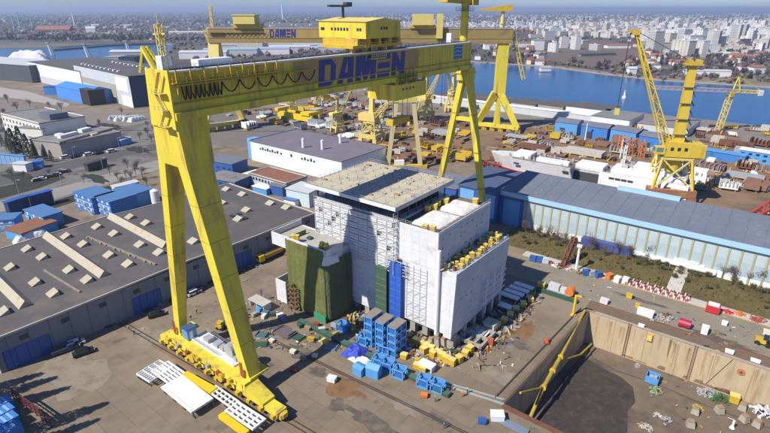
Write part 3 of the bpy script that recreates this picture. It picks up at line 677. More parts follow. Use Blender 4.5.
part(second, 'trolley_frame', YEL2, (-4, 4, 148, 167, 77, 79.3))
MB().truss((0, 0, 77), (0, 0, 93), 1.6, 1.6, 8, 0.25, up=(1, 0, 0)).build('mast', YELP, second)
dd = MB(); dd.bar((0, -5, 77), (0, 2, 77), 3, 0.6); dd.truss((0, -1, 60), (0, -6, 76), 2.4, 2.4, 5, 0.3, up=(1, 0, 0)); dd.build('stair_tower', YELP, second)
tc2 = MB(); tc2.cyl((0, 216, 77), (0, 216, 88.5), 1.3, 10); tc2.cyl((0, 216, 80), (0, 216, 80.8), 1.9, 10)
tc2 = tc2.build('slewing_mast', YELP, second)
MB().hexa([(-2, 199, 89.2), (2, 199, 89.2), (2.5, 222, 88.2), (-2.5, 222, 88.2), (-2, 199, 90), (2, 199, 90), (2.5, 222, 93.4), (-2.5, 222, 93.4)]).build('jib', YEL2, tc2)
MB().truss((0, 224, 76), (-2, 236, 40), 2, 2, 8, 0.35, up=(1, 0, 0)).build('stair_tower', YELP, second)
part(second, 'end_post', YELP, (3.1, 6.4, 167.5, 172, 70, 87))
# ------------------------------------------------------------------ the deckhouse block under the crane
OU, OV = -57.0, 105.0
blk = T('deckhouse_block', 'huge white sheeted deckhouse block under construction beneath the nearest gantry crane', 'ship block', OU, OV)
SHADE = mat('shade_tinted_plating', (0.50, 0.535, 0.60), 0.6, 0.10, 0.2, stain=(0.36, 0.39, 0.45), smin=0.55, ssc=0.5)  # bluish grey puts the east side's shade into the plating colour
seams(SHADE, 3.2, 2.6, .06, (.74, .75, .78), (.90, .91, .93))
# local x = u - OU (negative to the west), y = v - OV
lower = B((-17.5, -0.35, 0.35, 32.5, 4.6, 24.0), (-38.0, -17.5, 0.6, 32.3, 2.6, 19.2)).build('lower_hull', SHEET, blk)
# the flared plate along the east side and its rows of portholes
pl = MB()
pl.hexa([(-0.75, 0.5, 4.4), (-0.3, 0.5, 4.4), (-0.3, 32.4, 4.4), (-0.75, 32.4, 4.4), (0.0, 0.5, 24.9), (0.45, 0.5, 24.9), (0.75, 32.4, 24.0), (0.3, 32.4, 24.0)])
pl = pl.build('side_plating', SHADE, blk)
rr = random.Random(4)
pm0 = B((-0.2, 0.14, 0, 0.42, 0, 0.55)).mesh('porthole', mat('porthole_grey', (.16, .17, .20), .4, .4, 2))
for z in (7.6, 11.4, 15.2, 19.0):
    for k in range(9):
        if rr.random() < .4: continue
        o = bpy.data.objects.new('porthole', pm0); COL.objects.link(o); o.parent = pl; o.location = (-0.3 + (z - 4.4) * 0.0375, 3.4 + k * 3.1 + rr.uniform(-.5, .5), z + rr.uniform(-.3, .3))
fr = MB(); fr.hexa([(-2.8, -0.1, 4.0), (-0.3, -0.1, 4.0), (-0.3, 0.48, 4.0), (-2.8, 0.34, 4.0), (-2.6, -0.1, 25.0), (0.42, -0.1, 25.0), (0.42, 0.48, 25.0), (-2.6, 0.34, 25.0)]); fr.build('corner_plate', SHEET, blk)
MB().cyl((-5.0, -0.4, 4), (-5.0, -0.4, 30.5), 0.5, 10).build('vertical_duct', WHITE, blk)
# scaffolding folded against the lower front and side
def scaffold(root, x0, x1, y0, y1, z0, z1, nx, lift, m, name='scaffold', pw=.3):
    mb = MB(); nz = max(1, int((z1 - z0) / lift))
    for i in range(nx + 1):
        x = x0 + (x1 - x0) * i / nx; y = y0 + (y1 - y0) * i / nx
        mb.bar((x, y, z0), (x, y, z1), 0.13)
    for k in range(nz + 1):
        z = z0 + lift * k
        mb.bar((x0, y0, z), (x1, y1, z), 0.12); mb.bar((x0, y0, z + 1.0), (x1, y1, z + 1.0), 0.08)
        mb.bar((x0, y0, z - 0.1), (x1, y1, z - 0.1), pw, 0.08)
    for i in range(nx):
        xa, xb = x0 + (x1 - x0) * i / nx, x0 + (x1 - x0) * (i + 1) / nx; ya, yb = y0 + (y1 - y0) * i / nx, y0 + (y1 - y0) * (i + 1) / nx
        for k in range(0, nz, 2):
            mb.bar((xa, ya, z0 + lift * k), (xb, yb, z0 + lift * (k + 1)), 0.08)
    return mb.build(name, m, root)
SCAF = mat('galvanised_scaffold', (0.38, 0.39, 0.41), 0.5, 0.25, 1.0)
# upper house: recessed storey right under the roof deck, its shade painted near-black
up = part(blk, 'upper_house', SHEET, (-52.0, -19.6, 1.4, 28.6, 19.2, 34.9))
part(blk, 'open_storey', mat('painted_storey_shade', (0.010, 0.010, 0.012), 0.9, 0.2), (-48.6, -22, 5.5, 26, 34.9, 39.1))
rd = part(blk, 'roof_deck', PLY, (-53.2, -18.4, -2.2, 29.2, 39.2, 40.0))
part(rd, 'deck_edge', WHITE, (-53.3, -18.3, -2.34, -2.2, 39.1, 40.15), (-53.34, -53.2, -2.2, 29.2, 39.1, 40.15))
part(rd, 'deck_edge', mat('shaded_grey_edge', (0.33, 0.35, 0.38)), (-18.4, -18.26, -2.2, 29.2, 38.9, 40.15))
part(rd, 'deck_soffit', mat('painted_storey_shade', (0, 0, 0)), (-53, -18.6, -2.0, 29, 39.0, 39.198))  # underside painted near-black for the shade below the deck
MB().rail([(-53.1, -2.1, 40), (-18.5, -2.1, 40), (-18.5, 29, 40), (-53.1, 29, 40), (-53.1, -2.1, 40)], 1.1, 2, 2.2, 0.05).build('handrail', SCAF, rd)
st = MB()
for i in range(9):
    for j in range(8):
        x, y = -52 + i * 4.1, 0 + j * 4; st.bar((x, y, 40), (x, y, 40.8 + (i * j % 3) * 0.2), 0.08)
st.build('deck_pin', DARK, rd)
sm = MB()
for i in range(1, 8): sm.box(-53.1 + i * 4.3, -53.02 + i * 4.3, -2.1, 29, 40.003, 40.02)
for j in range(1, 5): sm.box(-53.1, -18.5, -2 + j * 6.2, -1.92 + j * 6.2, 40.003, 40.02)
sm.build('deck_seam', mat('seam_brown', (0.25, 0.21, 0.15)), rd)
rr = random.Random(41)
for k in range(26):
    x, y = rr.uniform(-52, -20), rr.uniform(0, 28); s_ = rr.uniform(.4, 1.3); part(rd, 'deck_panel', (WOOD, GREYP, CONCL)[k % 3], (x, x + s_ * 1.6, y, y + s_, 40.0, 40.0 + rr.uniform(.12, .5)))
for i in range(10): part(blk, 'deck_post', DARK, (-51.8 + i * 3.5, -51.5 + i * 3.5, 1.6, 1.9, 34.9, 39.2))
for j in range(7): part(blk, 'deck_post', DARK, (-20.0, -19.7, 2 + j * 4, 2.3 + j * 4, 34.9, 39.2))
# scaffold lifts over the sheeted front of the upper house
PSC = mat('pale_scaffold', (0.5, 0.5, 0.5), 0.6, .2)
scaffold(blk, -52.0, -19.6, 0.75, 0.75, 19.2, 34.6, 18, 1.9, SCAF)
scaffold(blk, -52.0, -19.6, 0.2, 0.2, 19.2, 34.6, 9, 1.9, PSC, pw=.1)
scaffold(blk, -52.8, -52.8, 1, 28, 19.2, 36.0, 9, 2.0, SCAF)
sh = MB(); rr = random.Random(8)
for k in range(8):
    for i in range(18):
        if rr.random() < 0.94: sh.box(-52.0 + 1.8 * i, -50.22 + 1.8 * i, 0.3 + rr.uniform(0, .12), 0.46, 19.1 + 1.92 * k + rr.uniform(0, .25), 20.95 + 1.92 * k)
sh.build('sheeting', SHEET, blk)
# upper east house
ue = part(blk, 'east_house', SHEET, (-19.5, -6.0, 0.5, 30.6, 24.0, 34.2))
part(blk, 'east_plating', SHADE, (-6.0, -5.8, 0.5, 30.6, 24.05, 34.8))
pe = part(ue, 'parapet', SHEET, (-19.5, -5.9, 0.3, 0.5, 23.8, 35.1), (-6.2, -6.01, 0.6, 30.6, 34.2, 35.0))
part(ue, 'roof_slab', mat('muddy_deck', (0.16, 0.12, 0.085), 0.9, 0.3, 0.5), (-19.4, -6.3, 0.6, 30.4, 34.2, 34.3))
for z in (26.5, 29.6, 32.4):
    for k in range(8):
        if rr.random() < .4: continue
        o = bpy.data.objects.new('porthole', pm0); COL.objects.link(o); o.parent = blk; o.location = (-5.85, 2.6 + k * 3.2 + rr.uniform(-.4, .4), z)
scaffold(blk, -19.4, -19.4, -1.6, 0.3, 19.0, 38, 1, 2.0, SCAF)
scaffold(blk, -23, -15.5, -0.7, -0.7, 19.2, 23.5, 4, 2.0, SCAF)
# west wing with its parapet and yellow boxes, wrapped in green debris netting
ww = part(blk, 'west_wing', SHEET, (-53.4, -38.2, -10.2, 2.5, 2.6, 22.6), (-60.8, -53.4, -9.0, 2.5, 20.2, 22.6))
part(ww, 'parapet', SHEET, (-61.0, -37.6, -10.6, -10.35, 20.4, 24.6), (-61.2, -60.9, -10.5, 2.5, 20.2, 24.6), (-37.7, -37.4, -10.3, -3, 19, 24.6))
part(ww, 'wing_deck', mat('pale_wing_deck', (0.36, 0.34, 0.31), 0.9, 0.3, 0.5), (-60.8, -38.0, -10.2, 1.3, 22.6, 22.7))
part(ww, 'hatch', GREEND, (-51, -49.4, -5, -3.6, 22.7, 23.4))
def drape(root, name, pts, z0, z1, m, amp=0.22, nx=60, nz=26, thick=0.1, seed=1):
    """netting hung along a plan polyline, with folds"""
    r = random.Random(seed); mb = MB()
    seg = [0]
    for a, b in zip(pts[:-1], pts[1:]): seg.append(seg[-1] + hypot(b[0] - a[0], b[1] - a[1]))
    def at(s):
        for i in range(len(pts) - 1):
            if s <= seg[i + 1] + 1e-6:
                t = (s - seg[i]) / (seg[i + 1] - seg[i]); a, b = pts[i], pts[i + 1]
                dx, dy = (b[0] - a[0]), (b[1] - a[1]); l = hypot(dx, dy)
                return a[0] + dx * t, a[1] + dy * t, dy / l, -dx / l
        return (*pts[-1], 0, -1)
    ph = [r.uniform(0, 6) for _ in range(8)]
    for i in range(nx + 1):
        s = seg[-1] * i / nx; x, y, nxn, nyn = at(min(s, seg[-1] - 1e-4))
        for j in range(nz + 1):
            t = j / nz; z = z0 + (z1 - z0) * t
            o = amp * (sin(s * 1.1 + ph[0] + 2 * t) + 0.7 * sin(s * 2.7 + ph[1]) + 0.8 * abs(sin(t * 9.5 + ph[2] + s * 0.05))) + r.uniform(-.05, .05)
            mb.v.append((x + nxn * o, y + nyn * o, z))
    for i in range(nx):
        for j in range(nz):
            a = i * (nz + 1) + j; mb.f.append((a, a + nz + 1, a + nz + 2, a + 1))
    o = mb.build(name, m, root)
    md = o.modifiers.new('Solidify', 'SOLIDIFY'); md.thickness = thick
    return o
drape(blk, 'green_netting', [(-54.0, -11.2), (-38.2, -11.0)], 1.0, 24.2, NETG, amp=.1, seed=2)
drape(blk, 'green_netting', [(-54.3, -2.0), (-54.0, -11.1)], 1.0, 24.2, NETG, amp=.1, nx=20, seed=3)
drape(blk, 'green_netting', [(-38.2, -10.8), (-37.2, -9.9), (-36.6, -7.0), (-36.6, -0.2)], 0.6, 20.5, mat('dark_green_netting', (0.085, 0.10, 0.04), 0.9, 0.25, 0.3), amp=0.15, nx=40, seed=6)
part(blk, 'bright_skirt', NETG2, (-42.6, -37.6, -11.75, -11.55, 0.1, 2.6))
tb = MB()
for k in range(7): tb.box(-53.6 + k * 2.25, -51.5 + k * 2.25, -10.9, -10.25, 0.2, 20)
tb.build('scaffold_tower', mat('netted_scaffold', (0.10, 0.11, 0.05)), blk)
cap = MB(); cap.hexa([(-38.4, -11.4, 19.8), (-36.9, -10.4, 19.8), (-36.2, -6, 19.8), (-38.4, -5, 19.8), (-38.0, -10.9, 22.7), (-37.2, -10, 22.5), (-36.6, -6.3, 22.2), (-37.8, -5.4, 22.6)]); cap.build('white_wrap', SHEET, blk)
gd = part(blk, 'terrace_deck', mat('muddy_deck', (0.16, 0.12, 0.085)), (-37.6, -17.6, 0.7, 1.38, 19.2, 19.3))
rr = random.Random(12)
for k in range(30):
    x = rr.uniform(-37, -18); s_ = rr.uniform(.3, .9); part(blk, 'terrace_bundle', mat('mixed_clutter', (0.26, 0.22, 0.18), 0.8, 0.5, 1.5), (x, x + s_, 0.5, 0.6 + s_, 19.3, 19.3 + s_ * rr.uniform(.5, 1.6)))
# brown stack of timber beside the netting and the white door sheet at its foot
part(blk, 'rust_lattice', RUST, *[(-53.4 + (k % 3) * 1.5 + rr.uniform(0, .3), -52.3 + (k % 3) * 1.5, -12.9 + rr.uniform(0, .5), -11.7, 0.3 + k * 0.55, 0.75 + k * 0.55) for k in range(17)])
part(blk, 'foot_sheet', SHEET, (-60.2, -55.4, -11.4, -11.0, 0.3, 8.2), (-60.4, -60.0, -11.0, -6, 0.3, 8.0))
# green and blue stair shafts on the front
def shaft(x0, x1, z0, z1, m, name):
    o = part(blk, name, m, (x0, x1, -1.2, 0.3, z0, z1))
    s = MB()
    for k in range(int((z1 - z0) / 2.2)): s.box(x0 - .06, x1 + .06, -1.3, -1.18, z0 + 2.2 * k, z0 + 0.15 + 2.2 * k)
    for x in (x0, (x0 + x1) / 2, x1): s.bar((x, -1.25, z0), (x, -1.25, z1), 0.1)
    s.build('shaft_frame', mat('shaft_frame_blue' if 'royal' in m.name else 'shaft_frame_green', (0.06, 0.14, 0.42) if 'royal' in m.name else (.13, .18, .13)), o)
    return o
shaft(-26.2, -22.2, 0.5, 19.4, mat('green_shaft_netting', (0.045, 0.10, 0.055), 0.8, 0.3, 0.8), 'stair_shaft')
bs = shaft(-20.9, -17.0, 0.5, 22.4, mat('royal_blue_sheeting', (0.025, 0.10, 0.47), 0.6, 0.2, 0.6), 'stair_shaft')
part(blk, 'shaft_gap', mat('dark_gap', (0.02, 0.02, 0.025)), (-22.2, -20.9, -0.4, 0.5, 0.5, 20))
scaffold(blk, -15.8, -9.0, 0.22, 0.22, 5.2, 23.0, 3, 2.0, PSC, pw=.06)
fs = MB()
for k in range(3): fs.bar((1.1, 18 + k * 5, 4), (1.1, 18 + k * 5, 16), 0.2)
for k in range(4): fs.bar((1.1, 16, 8 + 2 * k), (1.1, 31, 8 + 2 * k), 0.22)
fs.build('scaffold', WHITE, blk)
# what it stands on
ft = MB()
for i in range(9):
    for j in range(6): ft.box(-37 + i * 4.4, -35.2 + i * 4.4, 1.2 + j * 5.8, 3.0 + j * 5.8, 0, 4.6 if i > 4 else 2.7)
ft.build('support_block', CONC, blk)
part(blk, 'under_hull_shade', DARK, (-37.5, -18, 1.5, 31, 1.4, 2.59), (-17, -1.5, 1.5, 31, 3, 4.55))  # dark boxes stand in for the shade under the raised hull
# tarpaulins on the east roof
rr = random.Random(21)
def tarp(name, root_loc, sx, sy, h, m, label, cat, group=None, seed=0, n=16, rz=None):
    r = random.Random(seed); mb = MB(); k = n + 1
    for i in range(k):
        for j in range(k):
            x, y = (i / n - .5) * sx, (j / n - .5) * sy; e = min(i, j, n - i, n - j) / n
            z = h * math.sin(min(1, e * 3.2) * pi / 2) * (0.84 + 0.16 * sin(i * .75 + seed) * cos(j * .6 + seed)) + r.uniform(0, min(.06 * h, .15))
            if e == 0: z = 0
            mb.v.append((x + r.uniform(-.1, .1), y + r.uniform(-.1, .1), z))
    for i in range(n):
        for j in range(n): mb.f.append((i * k + j, (i + 1) * k + j, (i + 1) * k + j + 1, i * k + j + 1))
    mb.f.append(tuple([j for j in range(k)] + [(i * k + n) for i in range(1, k)] + [n * k + j for j in range(n - 1, -1, -1)] + [i * k for i in range(n - 1, 0, -1)]))
    return solo(mb, name, m, label, cat, root_loc, ROT if rz is None else rz, group)
TARPW = mat('white_tarpaulin', (0.70, 0.68, 0.64), 0.7, 0.12, 0.8, stain=(0.42, 0.35, 0.27), smin=0.6, ssc=0.6)
tarp('tarpaulin', W(OU - 12.8, OV + 9.5, 34.3), 9.5, 13, 0.9, TARPW, 'crumpled white tarpaulin on the east roof of the block, nearer the camera', 'tarpaulin', 'tarpaulins on the block roof', 3)
tarp('tarpaulin', W(OU - 12.2, OV + 22, 34.3), 9.0, 11, 1.1, TARPW, 'crumpled white tarpaulin on the east roof of the block, beside the far crane leg', 'tarpaulin', 'tarpaulins on the block roof', 9)
# yellow boxes and drums standing on the ledges of the block
def yellow_box(sx=1.5, sy=1.3, sz=1.6):
    r = thing('yellow_box', 'yellow steel box', 'box')
    part(r, 'body', YEL2, (-sx / 2, sx / 2, -sy / 2, sy / 2, 0.12, sz)); part(r, 'lid', YELP, (-sx / 2 - .06, sx / 2 + .06, -sy / 2 - .06, sy / 2 + .06, sz, sz + .1))
    part(r, 'foot_rail', DARK, (-sx / 2, -sx / 2 + .2, -sy / 2, sy / 2, 0, .12), (sx / 2 - .2, sx / 2, -sy / 2, sy / 2, 0, .12))
    return r
ybox = yellow_box(); ybox_used = [False]
def place_ybox(p, rz, s, label, group, name=None):
    o = ybox if not ybox_used[0] else dup(ybox)
    ybox_used[0] = True
    o.location = p; o.rotation_euler = (0, 0, ROT + rz); o.scale = s if hasattr(s, '__len__') else (s, s, s); tag(o, label, 'box', group); return o
LED = 'yellow boxes along the east ledge of the block'
for k in range(44):
    t = k / 43; y = 2.6 + 28.5 * t + rr.uniform(-.6, .6)
    row = 1 if k % 3 == 0 else 0
    place_ybox(W(OU - (4.6 if row else 2.0) + rr.uniform(-.9, .9), OV + y, 24.0), rr.uniform(-.7, .7), (rr.uniform(.35, .95), rr.uniform(.35, 1.0), rr.uniform(.4, 1.25)), 'yellow steel box in the crowded row along the east ledge of the white block', LED)
for x, y, l in ((-10.9, 1.6, 'nearer'), (-8.7, 1.9, 'nearer')):
    place_ybox(W(OU + x, OV + y, 34.3), 0.1, 1.0, 'squat yellow box, one of two side by side at the east roof front', 'yellow boxes at the front of the east roof')
for x, y in ((-17.9, 13.6), (-17.0, 16), (-17.8, 19), (-16.7, 22), (-9.5, 27.4)):
    place_ybox(W(OU + x, OV + y, 34.3), 0.3, (1.0, 1.4, 1.1), 'yellow box in the row between the tarpaulins and the roof deck', 'yellow boxes behind the tarpaulins')
for x, y in ((-52.4, -9.2), (-51.5, -8.6)):
    place_ybox(W(OU + x, OV + y, 22.7), 0.5, (.9, .9, 1.5), 'yellow box above the outer edge of the green netting', 'yellow boxes above the green netting')
for k in range(4):
    place_ybox(W(OU - 39.3 - k * 0.9, OV - 8.5 + (k % 2) * 1.3, 22.7), k, (.8, .8, 1.4), 'yellow box in the small cluster on the west wing', 'yellow boxes by the upper scaffold')

# drums and bundles between the yellow boxes on the east ledge
rr = random.Random(66)
for k in range(26):
    y = 2 + 29 * k / 25 + rr.uniform(-.5, .5); x = -rr.uniform(1.0, 5.4)
    d = thing('steel_drum', 'ochre steel drum squeezed between the yellow boxes on the east ledge of the block', 'drum', W(OU + x, OV + y, 24.0), 0, 'drums on the east ledge'); s_ = rr.uniform(.7, 1.1)
    MB().cyl((0, 0, 0), (0, 0, 1.1 * s_), .42 * s_, 10).build('body', (YEL2, RUST, GREYP, YEL2)[k % 4], d); MB().cyl((0, 0, 1.1 * s_), (0, 0, 1.16 * s_), .36 * s_, 10).build('lid', DARK, d)
mb = MB(); mb.rail([(-.2, 1.5, 24.6), (.3, 32, 24.0)], 1.1, 2, 2.4, .07); mb.build('handrail', SCAF, blk)
mb = MB(); mb.rail([(-19.3, .4, 35.1), (-6.2, .4, 35.1), (-6.0, 30.4, 35.0)], 1.0, 2, 2.4, .07); mb.build('handrail', SCAF, blk)
# ------------------------------------------------------------------ big buildings
def building(name, label, cat, a, b, d, h, wallm, roofm, roof='flat', rh=2.0, win=None, group=None, over=0.4, z=0.0, parapet=0.0, wm=None, door=None):
    """a, b: ground points of the front foot (front faces the right-hand side of a->b); d: depth"""
    a, b = Vector(a), Vector(b); l = (b - a).length; rz = atan2(b.y - a.y, b.x - a.x)
    r = thing(name, label, cat, (a.x, a.y, z), rz, group)
    part(r, 'wall', wallm, (0, l, 0, d, 0, h))
    if roof == 'flat':
        rf = part(r, 'roof', roofm, (-over, l + over, -over, d + over, h, h + 0.4))
    else:
        rf = MB().gable(-over, l + over, -over, d + over, h, rh).build('roof', roofm, r)
    if parapet:
        part(r, 'parapet', wallm, (0, l, 0, 0.3, h + .4, h + parapet), (0, l, d - .3, d, h + .4, h + parapet), (0, .3, .3, d - .3, h + .4, h + parapet), (l - .3, l, .3, d - .3, h + .4, h + parapet))
    if win:
        rows, cols, ww, wh, z0, dz = win
        m0 = None
        for i in range(rows):
            for j in range(cols):
                x = (j + 0.5) * l / cols - ww / 2
                if m0 is None: m0 = B((0, ww, -0.05, 0.02, 0, wh)).mesh('window', wm or GLASS)
                o = bpy.data.objects.new('window', m0); COL.objects.link(o); o.parent = r; o.location = (x, 0, z0 + i * dz)
    if door: part(r, 'door', door[2], (door[0], door[0] + door[1], -0.06, 0.02, 0, door[3]))
    return r, l, rf
# workshop with skylights (front left)
wu0, wu1, wv0, wv1, wh_ = -208.5, -147.3, 24.0, 138.5, 10.7
ws = T('workshop', 'long dark flat-roofed workshop with skylights behind the nearest crane leg', 'workshop', wu1, wv0)
ROT2 = 0.035
ws.rotation_euler = (0, 0, ROT - ROT2)
L_ = wv1 - wv0; D_ = wu1 - wu0
part(ws, 'wall', GREYW, (-D_, 0, 0, L_, 0, wh_ - 0.3))
rf = MB()
prof = [(0, 0), (0.2, 0.25), (0.42, 0.9), (0.5, 1.0), (0.6, 0.5), (0.75, 0.3), (0.9, 0.35), (1, 0)]
pts = [(L_ * t, wh_ - 0.3 + z * 0.9) for t, z in prof]
for (y0, z0), (y1, z1) in zip(pts[:-1], pts[1:]): rf.hexa([(-D_, y0, z0 - .35), (0, y0, z0 - .35), (0, y1, z1 - .35), (-D_, y1, z1 - .35), (-D_, y0, z0 + .1), (0, y0, z0 + .1), (0, y1, z1 + .1), (-D_, y1, z1 + .1)])
rf = rf.build('roof', ROOFD, ws)
ed = MB()
for (y0, z0), (y1, z1) in zip(pts[:-1], pts[1:]):
    for x in (0.15, -D_ - .1): ed.bar((x, y0, z0 + .1), (x, y1, z1 + .1), 0.4, 0.55)
ed.bar((-D_, 0, wh_), (0, 0, wh_), .4, .5); ed.bar((-D_, L_, wh_), (0, L_, wh_), .4, .5); ed.build('roof_edge', CONCL, rf)
def roofz(y):
    t = max(0, min(1, y / L_))
    for (t0, z0), (t1, z1) in zip(prof[:-1], prof[1:]):
        if t <= t1: return wh_ - 0.2 + 0.9 * (z0 + (z1 - z0) * (t - t0) / (t1 - t0))
def wl(p):
    q = ws.matrix_basis.inverted() @ Vector(p); return q
bpy.context.view_layer.update()
WM = (Matrix.Translation(ws.location) @ Matrix.Rotation(ROT - ROT2, 4, 'Z')).inverted()
SKYL = mat('weathered_skylight_cladding', (0.40, 0.355, 0.27), 0.8, 0.12, 0.3, stain=(0.28, 0.22, 0.15), smin=0.58, ssc=0.25)
DKF = mat('dark_skylight_glazing', (0.03, 0.03, 0.035), 0.3)
for (a, b) in (((-22, 268), (34, 302)), ((41, 237), (112, 273)), ((109, 218), (170, 246))):
    p, q = WM @ G(*a, 11.2), WM @ G(*b, 11.2)
    y = (p.y + q.y) / 2; z = roofz(y); s = MB().gable(p.x, q.x, y - 1.9, y + 1.9, z, 1.9).build('roof_monitor', SKYL, rf)
sm0 = MB().hexa([(-1.9, -1.5, 0), (1.9, -1.5, 0), (1.9, 1.2, 0), (-1.9, 1.2, 0), (-1.9, -1.5, .25), (1.9, -1.5, .25), (1.9, 1.0, 1.35), (-1.9, 1.0, 1.35)]).mesh('skylight', SKYL)
for x, y in ((27, 249), (42, 257), (10, 267), (35, 282), (53, 293), (3, 311), (66, 237), (83, 245), (69, 270), (87, 280), (97, 228), (114, 235), (109, 256), (128, 265), (130, 218), (146, 224), (140, 246), (159, 254), (193, 242), (226, 189), (242, 194), (246, 210), (222, 203), (270, 203), (286, 207), (238, 219), (-12, 281), (-24, 266)):
    p = WM @ G(x, y, 11.2)
    o = bpy.data.objects.new('skylight', sm0); COL.objects.link(o); o.parent = rf; o.location = (p.x, p.y, roofz(p.y))
p, q = WM @ G(44, 270, 11), WM @ G(80, 292, 11); dm = mat('rusty_duct', (0.26, 0.21, 0.16), 0.8, .3)
MB().bar(Vector((p.x, p.y, roofz(p.y) + .25)), Vector((q.x, q.y, roofz(q.y) + .25)), .5).build('roof_duct', dm, rf)
p, q = WM @ G(88, 238, 11), WM @ G(156, 266, 11)
MB().bar(Vector((p.x, p.y, roofz(p.y) + .25)), Vector((q.x, q.y, roofz(q.y) + .25)), .6).build('roof_duct', dm, rf)
for k in range(14):
    c = p.lerp(q, (k + .3) / 14); part(rf, 'duct_box', dm, (c.x - .6, c.x + .5, c.y - .9 + (k % 3) * .3, c.y + .3, roofz(c.y), roofz(c.y) + .6))
part(rf, 'solar_panel', GLASS, *[(x - 1.2, x + 1.2, y - .8, y + .8, roofz(y) + .3, roofz(y) + .4) for x, y in [tuple((WM @ G(a, b, 11))[:2]) for a, b in ((239, 214), (232, 216), (245, 218))]])
for a, b, w, h, m in ((28, 356, 11, 6, BLUED), (142, 304, 9, 6, BLUED), (238, 265, 8, 6.5, BLUED)):
    p = WM @ G(a, b); dd = part(ws, 'door', m, (-0.1, 0.12, p.y - w / 2, p.y + w / 2, 0, h))
    part(dd, 'door_rib', mat('navy_rib', (0.02, 0.05, 0.16)), *[(0.12, 0.18, p.y - w / 2 + k * w / 4 - .08, p.y - w / 2 + k * w / 4 + .08, 0, h) for k in range(5)])
sb = MB()
for k in range(22): sb.box(0, 0.12, 3 + k * 5.1, 3.16 + k * 5.1, 0, wh_ - .5)
sb.build('wall_rib', mat('wall_rib_grey', (0.15, 0.16, 0.19)), ws)
part(ws, 'window', GLASS, *[(0.0, 0.08, 6 + k * 10.3, 8.2 + k * 10.3, 7.2, 8.6) for k in range(11)])
part(ws, 'end_cladding', WHITE, (-14, 0.0, -0.12, 0, 0, wh_ - .4))
# long pale teal hall on the right
hl = T('shipbuilding_hall', 'very long pale teal hall with blue fascia and slate roof behind the grass bank', 'hall', -88, 200)
HL = 150.0; HD = 27.0; HE = 15.0
part(hl, 'wall', LTEAL, (0, HL, 0, HD, 0, HE))
part(hl, 'fascia', SKYB, (-0.3, HL, -0.5, -0.02, HE - 1.7, HE + 0.5))
part(hl, 'gutter', mat('dark_gutter', (0.06, 0.09, 0.13)), (-0.3, HL, -0.62, -0.5, HE - 2.0, HE - 1.6))
rf = MB().hexa([(-0.3, -0.45, HE + .1), (HL, -0.45, HE + .1), (HL, HD + .4, HE + 2.6), (-0.3, HD + .4, HE + 2.6), (-0.3, -0.45, HE + .5), (HL, -0.45, HE + .5), (HL, HD + .4, HE + 3.0), (-0.3, HD + .4, HE + 3.0)]).build('roof', ROOFB, hl)
part(rf, 'ridge_vent', SKYB, (42, 66, HD - 2.2, HD + 0.6, HE + 2.5, HE + 4.0))
rr = random.Random(2)
for k in range(70):
    x, y = rr.uniform(4, HL), rr.uniform(2, HD - 2); part(rf, 'roof_fitting', ROOFG, (x, x + rr.uniform(.3, 1.2), y, y + rr.uniform(.3, .8), HE + .5 + 2.5 * y / HD, HE + .75 + 2.5 * y / HD))
ms = MB()
for k in range(1, 26): ms.hexa([(k * 6 - .05, -.4, HE + .5), (k * 6 + .05, -.4, HE + .5), (k * 6 + .05, HD, HE + 3.0), (k * 6 - .05, HD, HE + 3.0), (k * 6 - .05, -.4, HE + .56), (k * 6 + .05, -.4, HE + .56), (k * 6 + .05, HD, HE + 3.06), (k * 6 - .05, HD, HE + 3.06)])
ms.build('roof_seam', mat('roof_seam_grey', (0.11, 0.13, 0.165)), rf)
m0 = B((-0.28, 0.28, -0.22, 0.0, 0.3, HE - 2.0)).mesh('pilaster', OLIVE)
for k in range(37):
    o = bpy.data.objects.new('pilaster', m0); COL.objects.link(o); o.parent = hl; o.location = (12 + k * 3.75, 0, 0)
m1 = B((-1.35, 1.35, -0.06, 0.0, 8.2, 12.6)).mesh('glazed_panel', mat('milky_glazing', (0.43, 0.525, 0.55), 0.5, 0.08, 0.3))
m2 = B((-1.5, 1.5, -0.14, 0.0, 0.3, 2.9)).mesh('plinth_panel', WHITE)
for k in range(36):
    for mm_, nm in ((m1, 'glazed_panel'), (m2, 'plinth_panel')):
        o = bpy.data.objects.new(nm, mm_); COL.objects.link(o); o.parent = hl; o.location = (13.87 + k * 3.75, 0, 0)
part(hl, 'gate_frame', BLUED, (-0.2, 1.6, -0.4, 0.3, 0, HE - .2), (9.4, 10.8, -0.4, 0.3, 0, HE - .2), (1.6, 9.4, -0.35, 0.3, HE - 3, HE - .3))
part(hl, 'gate', BLUEL, (1.6, 9.4, -0.15, 0.0, 0, HE - 3))
an = T('hall_annex', 'deep blue annex at the end of the long teal hall, half hidden behind the block', 'building', -108, 197)
part(an, 'wall', BLUED, (0, 19.6, 0, 28, 0, 14.5)); part(an, 'light_panel', BLUEB, (1, 8, -0.12, 0, 3, 13.5), (13.2, 18.6, -0.12, 0, 2, 13.2))
rfa = MB().hexa([(-.3, -.4, 14.5), (19.65, -.4, 14.5), (19.65, 28.4, 16.6), (-.3, 28.4, 16.6), (-.3, -.4, 15), (19.65, -.4, 15), (19.65, 28.4, 17.1), (-.3, 28.4, 17.1)]).build('roof', mat('dark_blue_roofing', (0.07, 0.10, 0.17), 0.6, 0.12, 0.1), an)
# low blue roofed shed further left of it
building('roofed_shed', 'slate blue roofed shed joining the annex beneath the far crane leg', 'shed', W(-150, 196), W(-108.4, 200), 20, 11, BLUED, ROOFB)
